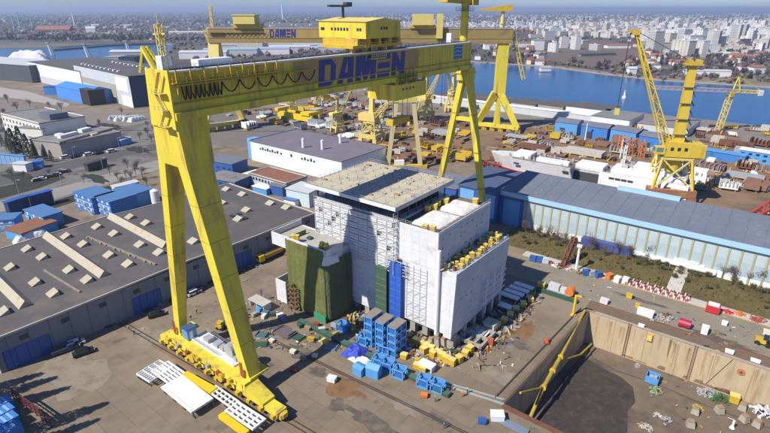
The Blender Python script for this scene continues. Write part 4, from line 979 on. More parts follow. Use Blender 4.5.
# white hall with the blue end
wh2 = building('white_hall', 'long white hall with blue end wall and three white roof vents', 'hall', G(252, 160), G(252, 160) + W(78, 0), 40, 12.5, mat('white_hall_cladding', (0.70, 0.74, 0.77), 0.65, 0.05, 0.2, streak=True), mat('dusty_purple_roofing', (0.165, 0.15, 0.175), 0.7, 0.12, 0.1, stain=(0.22, 0.19, 0.20)))[0]
WHB = wh2
part(wh2, 'end_cladding', BLUEB, (-0.25, -0.02, -0.1, 40.1, 0, 13.4), (-5.6, -0.25, 2, 8, 0, 13.2))
part(wh2, 'roof_edge', mat('maroon_gutter', (0.16, 0.07, 0.075)), (0, 78.5, 40.2, 41, 12.4, 13.1))
mw = B((0, 1.5, -0.07, 0.0, 0, 1.5)).mesh('window', GLASS)
for k, x in enumerate([9, 11.2, 13.5, 15.8, 18, 20.2, 22.6, 24.8, 28, 37, 46, 48.5, 51, 53.6, 56]):
    o = bpy.data.objects.new('window', mw); COL.objects.link(o); o.parent = wh2; o.location = (x, 0, 8.4); o.scale = (1.0, 1, 0.7 + 0.5 * (k % 2))
for x, y in ((40, 8), (52, 12), (50, 30)): MB().cyl((x, y, 12.9), (x, y, 18.5), 0.9, 10).build('roof_vent', WHITE, wh2)
# low rust-roofed annex in front of it, and neighbours
lo, l_, _r = building('office_annex', 'low annex with rust red roof in front of the white hall', 'building', G(250, 184), G(250, 184) + W(30, 0), 15, 6.0, PALEW, ROOFR, win=(1, 12, 1.6, 1.6, 3.4, 3), parapet=0.8)
part(lo, 'canopy', WHITE, (-7, 0, -2, 10, 4.4, 4.8)); part(lo, 'canopy_post', GREYP, (-6.8, -6.5, -1.8, -1.5, 0, 4.4), (-6.8, -6.5, 9, 9.3, 0, 4.4))
building('pump_house', 'small pale blue pump house beside the rust roofed annex', 'building', G(287, 203), G(287, 203) + W(14, 2), 12, 7.5, mat('ice_blue_render', (0.56, 0.64, 0.70), 0.7, 0.06), PALEW)
building('garage', 'small dark blue garage below the rust roofed annex', 'garage', G(270, 194), G(270, 194) + W(9, 1), 6, 5.0, BLUED, ROOFB)
building('kiosk', 'low teal kiosk at the corner of the scrub by the annex', 'kiosk', G(253, 192), G(253, 192) + W(10, 1), 5, 3.2, BLUEL, WHITE)
building('kiosk', 'small white hut with blue side between the garage and the block', 'kiosk', G(284, 205), G(284, 205) + W(7, 1), 4, 3.2, WHITE, mat('blue_sheet_roof', (0.07, 0.17, 0.36)))
for px, lab, wl_, hh in (((205, 170), 'dark blue shed just behind the near crane leg', 22, 6.5), ((207, 186), 'grey roofed blue shed in front of the dark blue shed', 20, 5.0)):
    building('storage_shed', lab, 'shed', G(*px), G(*px) + W(wl_, 4), 13, hh, BLUED, ROOFB if hh > 6 else ROOFG, win=(1, 5, 2, 1.2, 2.6, 3))
# blue sheds beyond the ship
for (pa, pb), nm, m in ((((554, 133), (576, 136)), 'blue shed with slate roof, farthest from the luffing crane in its row', BLUEL), (((580, 137), (606, 141)), 'blue shed with slate roof, next to the one farthest from the luffing crane', BLUE), (((609, 141), (634, 146)), 'blue shed with slate roof just before the luffing crane boom', BLUEL), (((637, 148), (660, 152)), 'blue shed with slate roof directly behind the luffing crane legs', BLUE)):
    building('blue_shed', nm, 'shed', G(*pa), G(*pb), 17, 9, m, ROOFB, roof='gable', rh=2.2, group='blue sheds beyond the ship', door=(4, 4, DARK, 5))
building('office_cabin', 'bright blue cabin block beside the brown yard past the luffing crane', 'cabin', G(737, 160), G(737, 160) + W(20, -2), 8, 7, BLUEL, WHITE, win=(2, 5, 2, 1.4, 1.4, 3))
building('office_cabin', 'low blue cabin row between the luffing crane and the bright blue cabin', 'cabin', G(700, 157), G(700, 157) + W(24, -3), 7, 5, BLUE, BLUEL)
# long white-roofed quay sheds
building('quay_shed', 'long white-roofed quay shed running along behind the far crane', 'shed', W(-330, 452), W(-118, 447), 9, 6.0, PALEW, mat('bright_white_roofing', (0.74, 0.74, 0.73), 0.6, 0.05))
qs, l_, rf_ = building('quay_warehouse', 'dark flat-roofed warehouse by the river, farthest up the quay', 'warehouse', W(-290, 466), W(-205, 465), 32, 6, CONC, ROOFD, group='dark warehouses along the quay')
for k, (u0, u1, lab) in enumerate(((-203, -178, 'between two others, with pale wall'), (-176, -152, 'beside the narrow one, with ridged roof'), (-150, -112, 'with white front nearest the luffing crane'))):
    building('quay_warehouse', 'dark flat-roofed warehouse by the river, ' + lab, 'warehouse', W(u0, 464), W(u1, 462), 30, 7 + k, WHITE if k == 2 else CONC, ROOFD, group='dark warehouses along the quay')
building('quay_building', 'grey roofed building on the quay beyond the blue sheds', 'building', W(-118, 432), W(-88, 430), 38, 9, WHITE, ROOFG)
building('quay_building', 'long low grey building on the quay behind the luffing crane', 'building', W(-84, 440), W(-48, 438), 44, 6, PALEW, ROOFG)
# big grey hall in the left distance
gh, l_, rf_ = building('assembly_hall', 'big pale grey hall with dark end wall in the left distance', 'hall', G(79, 91), G(134, 108), 62, 30, PALEW, ROOFD)
part(gh, 'end_cladding', mat('navy_end_wall', (0.025, 0.045, 0.10), 0.6, 0.15), (l_, l_ + .3, 0, 62, 0, 30))
part(gh, 'white_panel', WHITE, (l_ * .78, l_ * .97, -0.3, 0, 14, 27), (l_ * .84, l_, -0.3, 0, 0, 10)); part(gh, 'tan_band', mat('tan_band', (0.36, 0.33, 0.25)), (0, l_ * .76, -0.3, 0, 13, 19), (l_ * .66, l_ * .76, -0.3, 0, 0, 13))
part(rf_, 'roof_vent', WHITE, *[(8 + k * 12, 11 + k * 12, 6, 9, 30.4, 31.8) for k in range(10)], *[(8 + k * 12, 11 + k * 12, 40, 43, 30.4, 31.8) for k in range(10)])
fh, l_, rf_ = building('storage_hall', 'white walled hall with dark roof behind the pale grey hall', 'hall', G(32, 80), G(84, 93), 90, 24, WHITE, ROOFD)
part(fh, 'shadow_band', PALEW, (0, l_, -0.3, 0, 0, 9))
building('dark_hall', 'dark low hall at the far left edge of the yard', 'hall', G(-40, 76), G(33, 83), 60, 22, mat('charcoal_wall', (0.07, 0.075, 0.09), .8, .15), PALEW)
tarp('salt_heap', G(30, 59), 70, 40, 17, mat('salt', (0.75, 0.76, 0.78), 0.8, .05), 'white heap of bulk salt beside the lagoon', 'heap', None, 5, rz=0.2)
bh, l_, rf_ = building('blue_shed', 'bright blue arched shed in front of the pale grey hall', 'shed', G(58, 98), G(90, 105), 24, 13, mat('vivid_blue_sheet', (0.07, 0.24, 0.66), .5, .08), mat('vivid_blue_sheet', (0, 0, 0)), roof='gable', rh=4)
building('black_shed', 'black square shed at the end of the bright blue shed', 'shed', G(91, 106), G(107, 104), 22, 15, mat('black_cladding', (0.025, 0.02, 0.02), .7), DARK)
building('blue_cabin', 'small blue cabin pile near the bright blue shed', 'cabin', G(45, 95), G(57, 95), 10, 9, BLUE, BLUED)
building('grey_tower_block', 'grey windowless block on the lagoon side of the pale grey hall', 'building', G(107, 72), G(121, 72), 30, 22, mat('mid_grey_wall', (0.30, 0.31, 0.33), .7), GREYP)
building('blue_tower_block', 'dark blue block beside the grey windowless block', 'building', G(121.5, 72), G(137, 72), 30, 22, mat('navy_end_wall', (0.03, 0.05, 0.11)), DARK)
# office complex
OFW = mat('office_render', (0.66, 0.65, 0.61), .8, .08, .2)
of, l_, rf_ = building('office_building', 'white four-storey office building behind the conifers', 'office building', G(8, 139), G(46, 151), 30, 18.5, mat('office_white_render', (.66, .64, .59), .8, .08, .2), ROOFG, win=(4, 11, 2.0, 1.9, 2.0, 4.1), parapet=1.0)
part(rf_, 'stair_head', mat('slate_wall', (0.12, .13, .16), .8, .2), (l_ * .72, l_ * .98, 8, 20, 18.9, 23.5))
o2, l2_, r2_ = building('office_wing', 'white office wing with long dark window bands beside the white offices', 'office building', G(47, 151), G(89, 139), 20, 15, OFW, ROOFG)
for k in range(4): part(o2, 'window', GLASS, (1.5, l2_ - 1, -0.08, 0, 1.8 + 3.6 * k, 3.5 + 3.6 * k))
part(o2, 'balcony', WHITE, *[(l2_ * .35, l2_, -1.5, 0, 0.4 + 3.6 * k, 1.5 + 3.6 * k) for k in range(1, 4)])
o3, l3_, r3_ = building('low_office', 'low grey office building along the parked cars', 'office building', G(30, 149), G(63, 158), 42, 9, mat('grey_render', (0.36, 0.33, 0.30), .8, .12, .2), ROOFG, win=(2, 6, 2.2, 1.6, 1.6, 3.6), parapet=.7)
o4, l4_, r4_ = building('low_office', 'low grey office with cream entrance and tall dark windows facing the road', 'office building', G(63.5, 158), G(117, 142), 26, 10, mat('grey_render', (0.3, 0.3, 0.3)), ROOFG, parapet=.8)
part(o4, 'entrance', CREAM, (l4_ * .52, l4_ * .64, -2.0, 0, 0, 10.6))
mw = B((0, 1.6, -0.08, 0, 0, 5.5)).mesh('window', GLASS)
for k in range(7):
    o = bpy.data.objects.new('window', mw); COL.objects.link(o); o.parent = o4; o.location = (l4_ * .25 + k * 2.6, 0, 2)
mw = B((0, 3.0, -0.08, 0, 0, 1.8)).mesh('window', GLASS)
for k in range(8):
    o = bpy.data.objects.new('window', mw); COL.objects.link(o); o.parent = o4; o.location = (l4_ * .66 + (k % 4) * 4.2, 0, 1.8 + 3.8 * (k // 4))
part(r4_, 'roof_plant', WHITE, (8, 22, 8, 11, 10.4, 12.4), (26, 34, 9, 13, 10.4, 12.6), (12, 16, 14, 18, 10.4, 12))
building('gatehouse', 'tiny white gatehouse with blue trim east of the offices', 'kiosk', G(122, 146), G(132, 143), 8, 4, BLUEL, WHITE)
building('bus_shelter', 'long dark shelter between the two western roads', 'shelter', G(89, 172), G(108, 166), 3, 4.5, mat('dark_green_wall', (0.05, .06, .05)), DARK)
# blue container offices behind the workshop
def container_office(a, b, d, n, label, m, group=None, sideways=True):
    r, l, rf = building('container_office', label, 'container office', G(*a), G(*b), d, 2.7 * n, m, mat('blue_sheet_roof', (0.07, 0.17, 0.36)), win=(n, 3, 1.3, 1.1, 1.1, 2.7), group=group, wm=WHITE)
    part(r, 'floor_joint', WHITE, *[(0, l, -0.1, 0, 2.7 * k - .1, 2.7 * k + .1) for k in range(1, n)])
    st = MB(); st.bar((l, -0.9, 0), (l * .4, -0.9, 2.7 * (n - 1)), .8, .12); st.build('stair', GREYP, r)
    return r
CO = 'blue container offices behind the workshop'
container_office((77, 208), (95, 215), 11, 3, 'three-storey blue container office with side stair, nearest the western road', BLUE, CO)
container_office((98, 213), (113, 219), 13, 3, 'three-storey blue container office with dark end, beside the light blue hut', BLUE, CO)
building('blue_hut', 'light blue hut with slate roof beside the container offices', 'hut', G(116, 203), G(135, 209), 11, 7, BLUEL, mat('blue_sheet_roof', (0, 0, 0)), win=(1, 3, 1.4, 1, 2.8, 3))
building('white_shed', 'white shed wall standing behind the light blue hut', 'shed', G(114, 199), G(118, 201), 12, 7, WHITE, PALEW, door=(1, 1, GREYP, 2.2))
si = thing('silo', 'white cylindrical silo beside the near crane leg', 'silo', G(157, 207), 0)
MB().cyl((0, 0, 0.6), (0, 0, 8.6), 2.0, 18).build('tank', WHITE, si); MB().cyl((0, 0, 8.6), (0, 0, 9.4), 2.0, 18, .5).build('top', WHITE, si); part(si, 'leg', GREYP, (-1.5, -1.1, -1.5, -1.1, 0, .7), (1.1, 1.5, -1.5, -1.1, 0, .7), (-1.5, -1.1, 1.1, 1.5, 0, .7), (1.1, 1.5, 1.1, 1.5, 0, .7))
container_office((-8, 233), (17, 231), 8, 2, 'blue container office at the edge of the brown lot beside the rust roofed shed', BLUEL, CO)
container_office((27, 221), (46, 229), 8, 2, 'blue container office with open stair in the middle of the brown lot', BLUEL, CO)
building('rust_shed', 'low blue shed with rust red roof among the container offices', 'shed', G(7, 238), G(24, 243), 15, 4, BLUEL, ROOFR)
tarp('white_tent', G(33, 239), 14, 6, 4, WHITE, 'white storage tent beside the workshop roof edge', 'tent', None, 2, rz=ROT + 1.4)
for (a, b), lab in ((((11, 216), (32, 209)), 'dark navy container wall along the western road, beside the white post'), (((34, 209), (55, 203)), 'dark navy container wall along the western road, farther from the camera')):
    r, l, _ = building('container_stack', lab, 'container stack', G(*a), G(*b), 3, 6.5, mat('navy_container', (0.02, .04, .11), .6, .2), BLUED, group='navy container walls')
    part(r, 'container_joint', WHITE, (l - .3, l, -0.08, 0, 0, 6.7)); part(r, 'container_joint', BLUED, *[(l * k / 4, l * k / 4 + .15, -.08, 0, 0, 6.4) for k in range(4)])
r, l, _ = building('fence_panel_wall', 'pale blue panel wall in front of the conifers', 'wall', G(-30, 160), G(26, 166), 1.2, 6, mat('washed_blue_panels', (0.20, .33, .55), .6, .15, .4), BLUEL)
part(r, 'panel_joint', BLUED, *[(l * k / 12, l * k / 12 + .2, -.06, 0, 0, 6) for k in range(13)])
building('white_hut', 'small white hut at the end of the pale blue panel wall', 'hut', G(14, 171), G(27, 172), 5, 4.5, WHITE, PALEW)
building('blue_hut', 'small blue hut beside the white hut near the conifers', 'hut', G(32, 169), G(43, 168), 5, 4, BLUEL, BLUE)
# ------------------------------------------------------------------ the ship in its basin
sp = T('ship', 'grey-white ship with red waterline lying in the basin behind the teal hall', 'ship', -124, 276, 0.2, rz=radians(1))
def hull(z0, z1, m, name, f0, f1, l=101, hb=9.0):
    mb = MB(); secs = [(0, .12), (6, .55), (14, .85), (26, 1), (80, 1), (94, .95), (101, .82)]
    for (x, w) in secs:
        for z, ff in ((z0, f0), (z1, f1)):
            xx = x - (ff if x < 20 else 0)
            mb.v.append((xx, -hb * w * (0.86 if ff < f1 else 1), z)); mb.v.append((xx, hb * w * (0.86 if ff < f1 else 1), z))
    n = len(secs)
    for i in range(n - 1):
        a = i * 4; b = a + 4
        mb.f += [(a, b, b + 2, a + 2), (a + 1, a + 3, b + 3, b + 1), (a + 2, b + 2, b + 3, a + 3), (a, a + 1, b + 1, b)]
    mb.f += [(0, 2, 3, 1), (4 * n - 4, 4 * n - 3, 4 * n - 1, 4 * n - 2)]
    return mb.build(name, m, sp)
hull(0.0, 3.2, mat('antifouling_red', (0.42, 0.02, 0.022), .6, .15), 'bottom_hull', 0, 2)
hull(3.2, 10.4, mat('ship_grey_white', (0.60, 0.60, 0.60), .6, .1, .2, stain=(.4, .36, .33), smin=.6), 'upper_hull', 2, 6)
part(sp, 'dark_section', mat('charcoal_hull', (0.05, .055, .06), .7, .2), (46, 59, -9.12, 9.05, 0.5, 9.8))
part(sp, 'white_section', WHITE, (59, 100, -9.1, -8.2, 4.5, 11.6))
rr = random.Random(31)
part(sp, 'superstructure', WHITE, (64, 98, -7.5, 6, 10.4, 13.6), (74, 92, -6, 5, 13.6, 16.5), (86, 94, -5, 4, 16.5, 20))
part(sp, 'deck_house', WHITE, (10, 20, -5, 5, 10.4, 13), (24, 42, -6.5, -2, 10.4, 12.4), (46, 60, -7, 4, 10.4, 13.0))
fd = MB()
for k in range(70):
    x, y = rr.uniform(6, 98), rr.uniform(-7, 7); s = rr.uniform(.5, 1.8); z = 13.6 if x > 64 else 10.4
    fd.box(x, x + s, y, y + s, z, z + rr.uniform(.6, 2.4))
fd.build('deck_gear', mat('ship_deck_gear', (0.36, .33, .30), .7, .5, 1.2), sp)
part(sp, 'deck', mat('muddy_deck', (0.2, .15, .11)), (10, 99, -7.8, 7.8, 10.42, 10.5))
for x, w_, z_ in ((12, 3.2, 7.6), (40, 3.2, 7.6), (64, 2.6, 8.6), (67, 2.6, 8.6), (70, 2.6, 8.6), (73, 2.6, 8.6), (90, 2.6, 8.6)): part(sp, 'window_opening', DARK, (x, x + w_, -9.3, -9.0, z_, z_ + 1))
MB().truss((68, 0, 13), (68, 0, 25), 1, 1, 5, .2, up=(1, 0, 0)).build('mast', WHITE, sp)
MB().cyl((96, 3, 13), (96, 3, 26), 1.0, 8).build('funnel', WHITE, sp)
MB().rail([(6, -7.5, 10.4), (24, -8.9, 10.4), (98, -8.7, 11.6)], 1.1, 2, 2.4, .12).build('handrail', GREYP, sp)
bg_ = T('barge', 'low pale barge with white pipe on deck beside the luffing crane', 'barge', -19, 250, -3, rz=radians(4))
part(bg_, 'hull', mat('barge_grey', (.33, .33, .31), .7, .2), (0, 26, -4, 5, 0, 4.2)); MB().cyl((3, -4.4, 4.9), (24, -5.2, 4.9), .8, 10).build('pipe', WHITE, bg_); part(bg_, 'deck_house', WHITE, (3, 8, -1, 4, 4.2, 7), (9, 13, 0, 3, 4.2, 5.6)); part(bg_, 'machinery', YEL2, (15, 25, 0, 4, 4.2, 7.4))
# ------------------------------------------------------------------ jib cranes
def luffing_crane(label, loc, rz, S, portal=(16, 16, 22), house=10, mast=36, boom=(30, 62, 1.0), m=YEL, mp=YELP, tail=9, base=REDP, group=None, apex=True):
    r = thing('jib_crane', label, 'jib crane', loc, rz, group); r.scale = (S, S, S)
    w, d, h = portal
    for sx in (-1, 1):
        for sy in (-1, 1): MB().bar((sx * w / 2, sy * d / 2, 9), (sx * w / 2 * .72, sy * d / 2 * .72, h), 1.0).build('leg', m, r)
    q = MB()
    for s in (-1, 1):
        for a, b in (((-w / 2, s * d / 2, 9.5), (w / 2 * .72, s * d / 2 * .72, h)), ((w / 2, s * d / 2, 9.5), (-w / 2 * .72, s * d / 2 * .72, h)), ((s * w / 2, -d / 2, 9.5), (s * w / 2 * .72, d / 2 * .72, h)), ((s * w / 2, d / 2, 9.5), (s * w / 2 * .72, -d / 2 * .72, h))): q.bar(a, b, .6)
    for s in (-1, 1): q.bar((-w / 2 * .72, s * d / 2 * .72, h), (w / 2 * .72, s * d / 2 * .72, h), .9); q.bar((s * w / 2 * .72, -d / 2 * .72, h), (s * w / 2 * .72, d / 2 * .72, h), .9)
    q.build('brace', mp, r)
    bb = B((-w / 2 - 1.5, w / 2 + 1.5, -d / 2 - 1.2, -d / 2 + 1.2, 6.0, 9.5), (-w / 2 - 1.5, w / 2 + 1.5, d / 2 - 1.2, d / 2 + 1.2, 6.0, 9.5), (-w / 2 - 1, -w / 2 + 1, -d / 2 + 1.2, d / 2 - 1.2, 6.2, 9.2), (w / 2 - 1, w / 2 + 1, -d / 2 + 1.2, d / 2 - 1.2, 6.2, 9.2)).build('sill_beam', base, r)
    for sx in (-1, 1):
        for sy in (-1, 1): part(r, 'portal_foot', base, (sx * w / 2 - 2.0, sx * w / 2 + 2.0, sy * d / 2 - 1.1, sy * d / 2 + 1.1, 2.0, 6.0))
    part(r, 'bogie', YEL2, *[(sx * w / 2 - 2.6, sx * w / 2 + 2.6, sy * d / 2 - .8, sy * d / 2 + .8, 0, 2.0) for sx in (-1, 1) for sy in (-1, 1)])
    MB().cyl((0, 0, h - 7), (0, 0, h + 1), 3.2, 14, 4.0).build('slewing_ring', m, r)
    hs = MB(); hs.hexa([(-6, -5, h + 1), (6 + tail * .6, -5, h + 1), (6 + tail * .6, 5, h + 1), (-6, 5, h + 1), (-5, -5, h + house * .75), (6 + tail * .6, -5, h + house * .62), (6 + tail * .6, 5, h + house * .62), (-5, 5, h + house * .75)])
    hs.cyl((6 + tail * .3, -4, h + 3.6), (6 + tail * .3, 4, h + 3.6), 3.4, 14)
    hs = hs.build('machinery_house', m, r)
    part(hs, 'window', GLASS, (-4, -2.6, -5.08, -5, h + 4, h + 5.6), (-1, 0.4, -5.08, -5, h + 4, h + 5.6), (2, 3.4, -5.08, -5, h + 4, h + 5.6))
    cb = part(r, 'driver_cab', m, (-10.5, -6, -5, -1.5, h + 2, h + 5.5)); part(cb, 'window', mat('cab_glass', (.12, .22, .33), .1), (-10.6, -10.5, -4.7, -1.8, h + 3.2, h + 5.2), (-10, -7, -5.06, -5, h + 3.2, h + 5.2))
    t = h + house
    ms = MB(); ms.hexa([(-2.3, -2.2, h + 5), (2.2, -2.2, h + 5), (2.2, 2.2, h + 5), (-2.3, 2.2, h + 5), (-2.4, -1.2, h + mast), (.7, -1.2, h + mast), (.7, 1.2, h + mast), (-2.4, 1.2, h + mast)])
    ms = ms.build('tower', m, r)
    hd = MB(); hd.box(-4.4, 3.0, -2.6, 2.6, h + mast - .4, h + mast + .3)
    for y in (-2, 0, 2): hd.cyl((-2.5, y - .3, h + mast + 1.2), (-2.5, y + .3, h + mast + 1.2), 1.0, 10); hd.cyl((1.4, y - .3, h + mast + 1.2), (1.4, y + .3, h + mast + 1.2), 1.0, 10)
    hd.build('sheave_head', YEL2, ms)
    for k in range(4):
        z_ = h + 11 + k * (mast - 14) / 4; part(ms, 'landing', DARK, (-3.6 + k * .1, 3.2 - k * .35, -3.0 + k * .25, -2.0 + k * .2, z_, z_ + .2), (2.2 - k * .3, 3.2 - k * .35, -3.0 + k * .25, 2.4 - k * .2, z_ + .003, z_ + .197))
    sd_ = MB()
    for k in range(6): sd_.bar((3.7 - k * .3, -3.4 + k * .2, h + 7 + k * 4.4), (3.7 - k * .3, 3.0 - k * .2, h + 9 + k * 4.4), .5, .12)
    sd_.build('stair', DARK, ms)
    bx, bz, bw = boom
    a = Vector((-5, 0, h + 6)); e = Vector((-bx, 0, bz))
    bm = MB(); 
    for s in (-1, 1):
        n = 14; up0 = (e - a).normalized().cross(Vector((0, 1, 0)))
        for off, sp0 in ((-1, 3.6), (1, 3.6)):
            bm.bar(a + Vector((0, s * 3.6, 0)) + up0 * off * 1.6, e + Vector((0, s * .9, 0)) + up0 * off * .5, .5)
        for k in range(n):
            t0, t1 = k / n, (k + 1) / n
            def pt(t, of): return a.lerp(e, t) + Vector((0, s * (3.6 - 2.7 * t), 0)) + up0 * of * (1.6 - 1.1 * t)
            bm.bar(pt(t0, -1 if k % 2 else 1), pt(t1, 1 if k % 2 else -1), .26)
            if k % 2 == 0 and s == 1: bm.bar(a.lerp(e, t0) + Vector((0, 3.6 - 2.7 * t0, 0)), a.lerp(e, t0) - Vector((0, 3.6 - 2.7 * t0, 0)), .3)
            if s == 1: bm.bar(a.lerp(e, t0) + Vector((0, 3.6 - 2.7 * t0, 0)), a.lerp(e, t1) - Vector((0, 3.6 - 2.7 * t1, 0)), .24)
    bm = bm.build('boom', m, r)
    bh_ = MB(); bh_.box(e.x - 2.0, e.x + 1.2, -1.8, 1.8, e.z - .8, e.z + 1.4); bh_.box(e.x - 3.2, e.x - 1.6, -1.2, 1.2, e.z + .2, e.z + 1.2); bh_.build('boom_head', YEL2, bm)
    rp = MB()
    for y in (-1.2, 1.2): rp.bar((-2, y, h + mast + 1.2), (e.x, y * .6, e.z + .8), .14)
    rp.bar((e.x - 2.4, 0, e.z), (e.x - 2.4, 0, e.z - 34), .16); rp.bar((e.x - 2.4, .8, e.z), (e.x - 2.4, .8, e.z - 34), .16)
    rp.build('hoist_rope', DARK, r)
    part(r, 'hook_block', YELP, (e.x - 3.4, e.x - 1.4, -.4, 1.2, e.z - 37, e.z - 34))
    return r
pc = G(664, 203)
bigc = luffing_crane('tall yellow luffing crane on a braced portal behind the teal hall', (pc.x, pc.y, 0), radians(-12), 1.0, portal=(18, 14, 24), house=11, mast=43, boom=(27, 80, 1), base=mat('rusted_portal_paint', (.30, .13, .07), .75, .3, .4, stain=(.45, .33, .08), smin=.55, ssc=.3), m=mat('golden_crane_paint', (.62, .45, .045), .55, .15, .2, stain=(.33, .19, .05), smin=.57, ssc=.2, streak=True), mp=YELP)
pm = G(372, 143)
luffing_crane('pale yellow jib crane on a portal under the gantry girder, beside the lower trolley', (pm.x, pm.y, 0), radians(150), 0.78, portal=(15, 15, 20), house=12, mast=34, boom=(36, 58, 1), m=YELP, base=YELP)
luffing_crane('stubby yellow jib crane low in the yard between the halls', tuple(G(318, 106)), radians(200), 0.42, portal=(16, 16, 24), house=12, mast=26, boom=(28, 50, 1), m=YELP, base=YELP)
luffing_crane('slim yellow jib crane right beside the far leg, on the quay', tuple(G(425, 120)), radians(130), 0.78, portal=(12, 12, 22), house=10, mast=26, boom=(22, 56, 1), m=YELP, base=YELP)
for (x, y), S_, rz_, lab in (((452, 112), .72, 60, 'pale yellow jib crane standing between the two far gantry legs'), ((338, 132), .55, 220, 'small yellow jib crane just behind the white hall roof'), ((292, 110), .5, 120, 'small yellow jib crane behind the bright yellow steel frame')):
    luffing_crane(lab, tuple(G(x, y)), radians(rz_), S_, portal=(13, 13, 22), house=10, mast=26, boom=(24, 54, 1), m=YELP, base=YELP)
# two loose pale legs of a frame standing under the lower trolley
fr_ = thing('portal_gantry', 'pale yellow two-legged portal gantry standing in front of the jib crane', 'portal frame', G(404, 168), 0.0)
for s in (-1, 1): MB().hexa([(s * 10 - 1.3, -1.3, 1), (s * 10 + 1.3, -1.3, 1), (s * 10 + 1.3, 1.3, 1), (s * 10 - 1.3, 1.3, 1), (s * 5 - 1.2, -1.2, 40), (s * 5 + 1.2, -1.2, 40), (s * 5 + 1.2, 1.2, 40), (s * 5 - 1.2, 1.2, 40)]).build('leg', mat('cream_leg_paint', (.62, .53, .27), .6, .12, .3, stain=(.42, .30, .12), smin=.58, ssc=.3, streak=True), fr_)
part(fr_, 'sill_beam', YEL2, (-14, 14, -1.6, 1.6, 0, 2.2)); part(fr_, 'head_beam', YELP, (-7, 7, -1.6, 1.6, 40, 43)); part(fr_, 'deck_house', WHITE, (-6, 0, -1.2, 1.2, 2.2, 5))
# hammerhead crane on the far quay
hc = thing('tower_crane', 'slim hammerhead tower crane by the river on the far quay', 'tower crane', G(718, 131), 0.1)
MB().truss((0, 0, 0), (3, 0, 30), 3.2, 3.2, 12, .35, up=(1, 0, 0)).build('tower', YELP, hc)
MB().truss((-62, 0, 35), (4, 0, 31.5), 2.0, 2.2, 24, .28).build('jib', mat('faded_pink_paint', (.50, .40, .38), .6), hc); MB().truss((4, 0, 31.5), (27, 0, 30), 2, 2, 8, .4).build('counter_jib', YELP, hc)
part(hc, 'counterweight', WHITE, (25, 29, -1.6, 1.6, 27.5, 31.5)); q = MB(); q.bar((3, -1, 31), (6, 0, 42), .8); q.bar((9, -1, 31), (6, 0, 42), .8); q.bar((6, 0, 42), (27, 0, 31.5), .35); q.bar((6, 0, 42), (-40, 0, 34.6), .25); q.build('apex_frame', YEL, hc); part(hc, 'driver_cab', YEL2, (1, 4, -2.6, -1.2, 27, 30)); part(hc, 'base', CONC, (-3, 3, -3, 3, 0, 1))
bu = thing('buoy', 'white channel buoy floating on the river', 'buoy', tuple(G(624, 98, -1.4)), 0)
MB().cyl((0, 0, -.5), (0, 0, 2), 2.4, 12, 2.2).build('float', WHITE, bu); MB().cyl((0, 0, 2), (0, 0, 7.5), 1.2, 8, .8).build('lantern_tower', WHITE, bu); MB().cyl((0, 0, 7.5), (0, 0, 8.6), 1.5, 8, .6).build('lantern', GREYP, bu)
# yellow steel bridge section parked near the white hall
ys = T('steel_bridge', 'bright yellow steel beam frame lying in the yard beyond the white hall', 'beam frame', *UV(G(297, 122)))
YB = mat('fresh_yellow_paint', (0.74, .50, .012), .5, .08)
part(ys, 'beam', YB, (-22, 20, -2, 0, 2.5, 7.5)); part(ys, 'beam', YB, (-22, 20, 7, 9, 2.5, 7.5)); part(ys, 'cross_beam', YB, (-24, -20, -3, 10, 7.5, 10), (8, 18, -3, 10, 7.5, 10)); part(ys, 'leg', YB, (-20, -17, -2, 0, 0, 2.5), (15, 18, -2, 0, 0, 2.5), (-20, -17, 7, 9, 0, 2.5), (15, 18, 7, 9, 0, 2.5))
# ------------------------------------------------------------------ foreground: stands, racks, bins, vehicles, clutter
# white steel grillage frames on trestles beside the crane rail
def grille(name, label, u, v, lx, ly, nx, ny, z, bw=.45, m=WHITE, rz=0.0, group=None, skip=0, seed=1, edge=None):
    r = T(name, label, 'grillage', u, v, 0, rz, group); mb = MB()
    for i in range(nx + 1): mb.box(lx * i / nx - bw / 2, lx * i / nx + bw / 2, 0, ly, z, z + .5)
    for j in range(ny + 1): mb.box(-bw / 2, lx + bw / 2, ly * j / ny - bw / 2, ly * j / ny + bw / 2, z + .003, z + .497)
    mb.build('grille', m, r)
    t = MB()
    for i in range(0, nx + 1, max(1, nx // 3)):
        for y in (0.3, ly - .3): x = lx * i / nx; t.bar((x - .5, y, 0), (x, y, z), .16); t.bar((x + .5, y, 0), (x, y, z), .16); t.bar((x - .5, y, .3), (x + .5, y, .3), .12)
    t.build('trestle', DARK, r)
    if edge: part(r, 'edge_beam', YB, edge)
    return r
UVG = lambda x, y, z=0: UV(G(x, y, z))
def grille_px(a, b, c, nx, ny, z, label, **k):
    """a, b, c: photo pixels of three corners of the raised frame (a->b is x, a->c is y)"""
    A, Bp, Cp = G(*a, z), G(*b, z), G(*c, z); rz = atan2((Bp - A).y, (Bp - A).x)
    g = grille('steel_grillage', label, *UV(A), (Bp - A).length, (Cp - A).length, nx, ny, z, rz=rz - ROT, **k); return g
grille_px((137, 375), (150, 383), (152, 359), 7, 4, 1.5, 'small white steel frame on trestles with many short stubs, farthest along the rail', bw=.22)
grille_px((152, 372), (170, 385), (164, 361), 3, 5, 1.6, 'white steel ladder-like frame on trestles beside the small stubby one', bw=.42)
fp = grille_px((163, 389), (192, 413), (183, 378), 6, 4, 1.7, 'white plated steel platform on trestles with a yellow beam behind it')
A, Bp, Cp = G(163, 389, 2.25), G(192, 413, 2.25), G(183, 378, 2.25)
part(fp, 'plate', WHITE, (-.4, (Bp - A).length + .4, -.4, (Cp - A).length + .3, 2.21, 2.34))
part(fp, 'hole', GREYP, *[(.8 + k * .9, 1.1 + k * .9, .3, .55, 2.34, 2.36) for k in range(int((Bp - A).length / .9))])
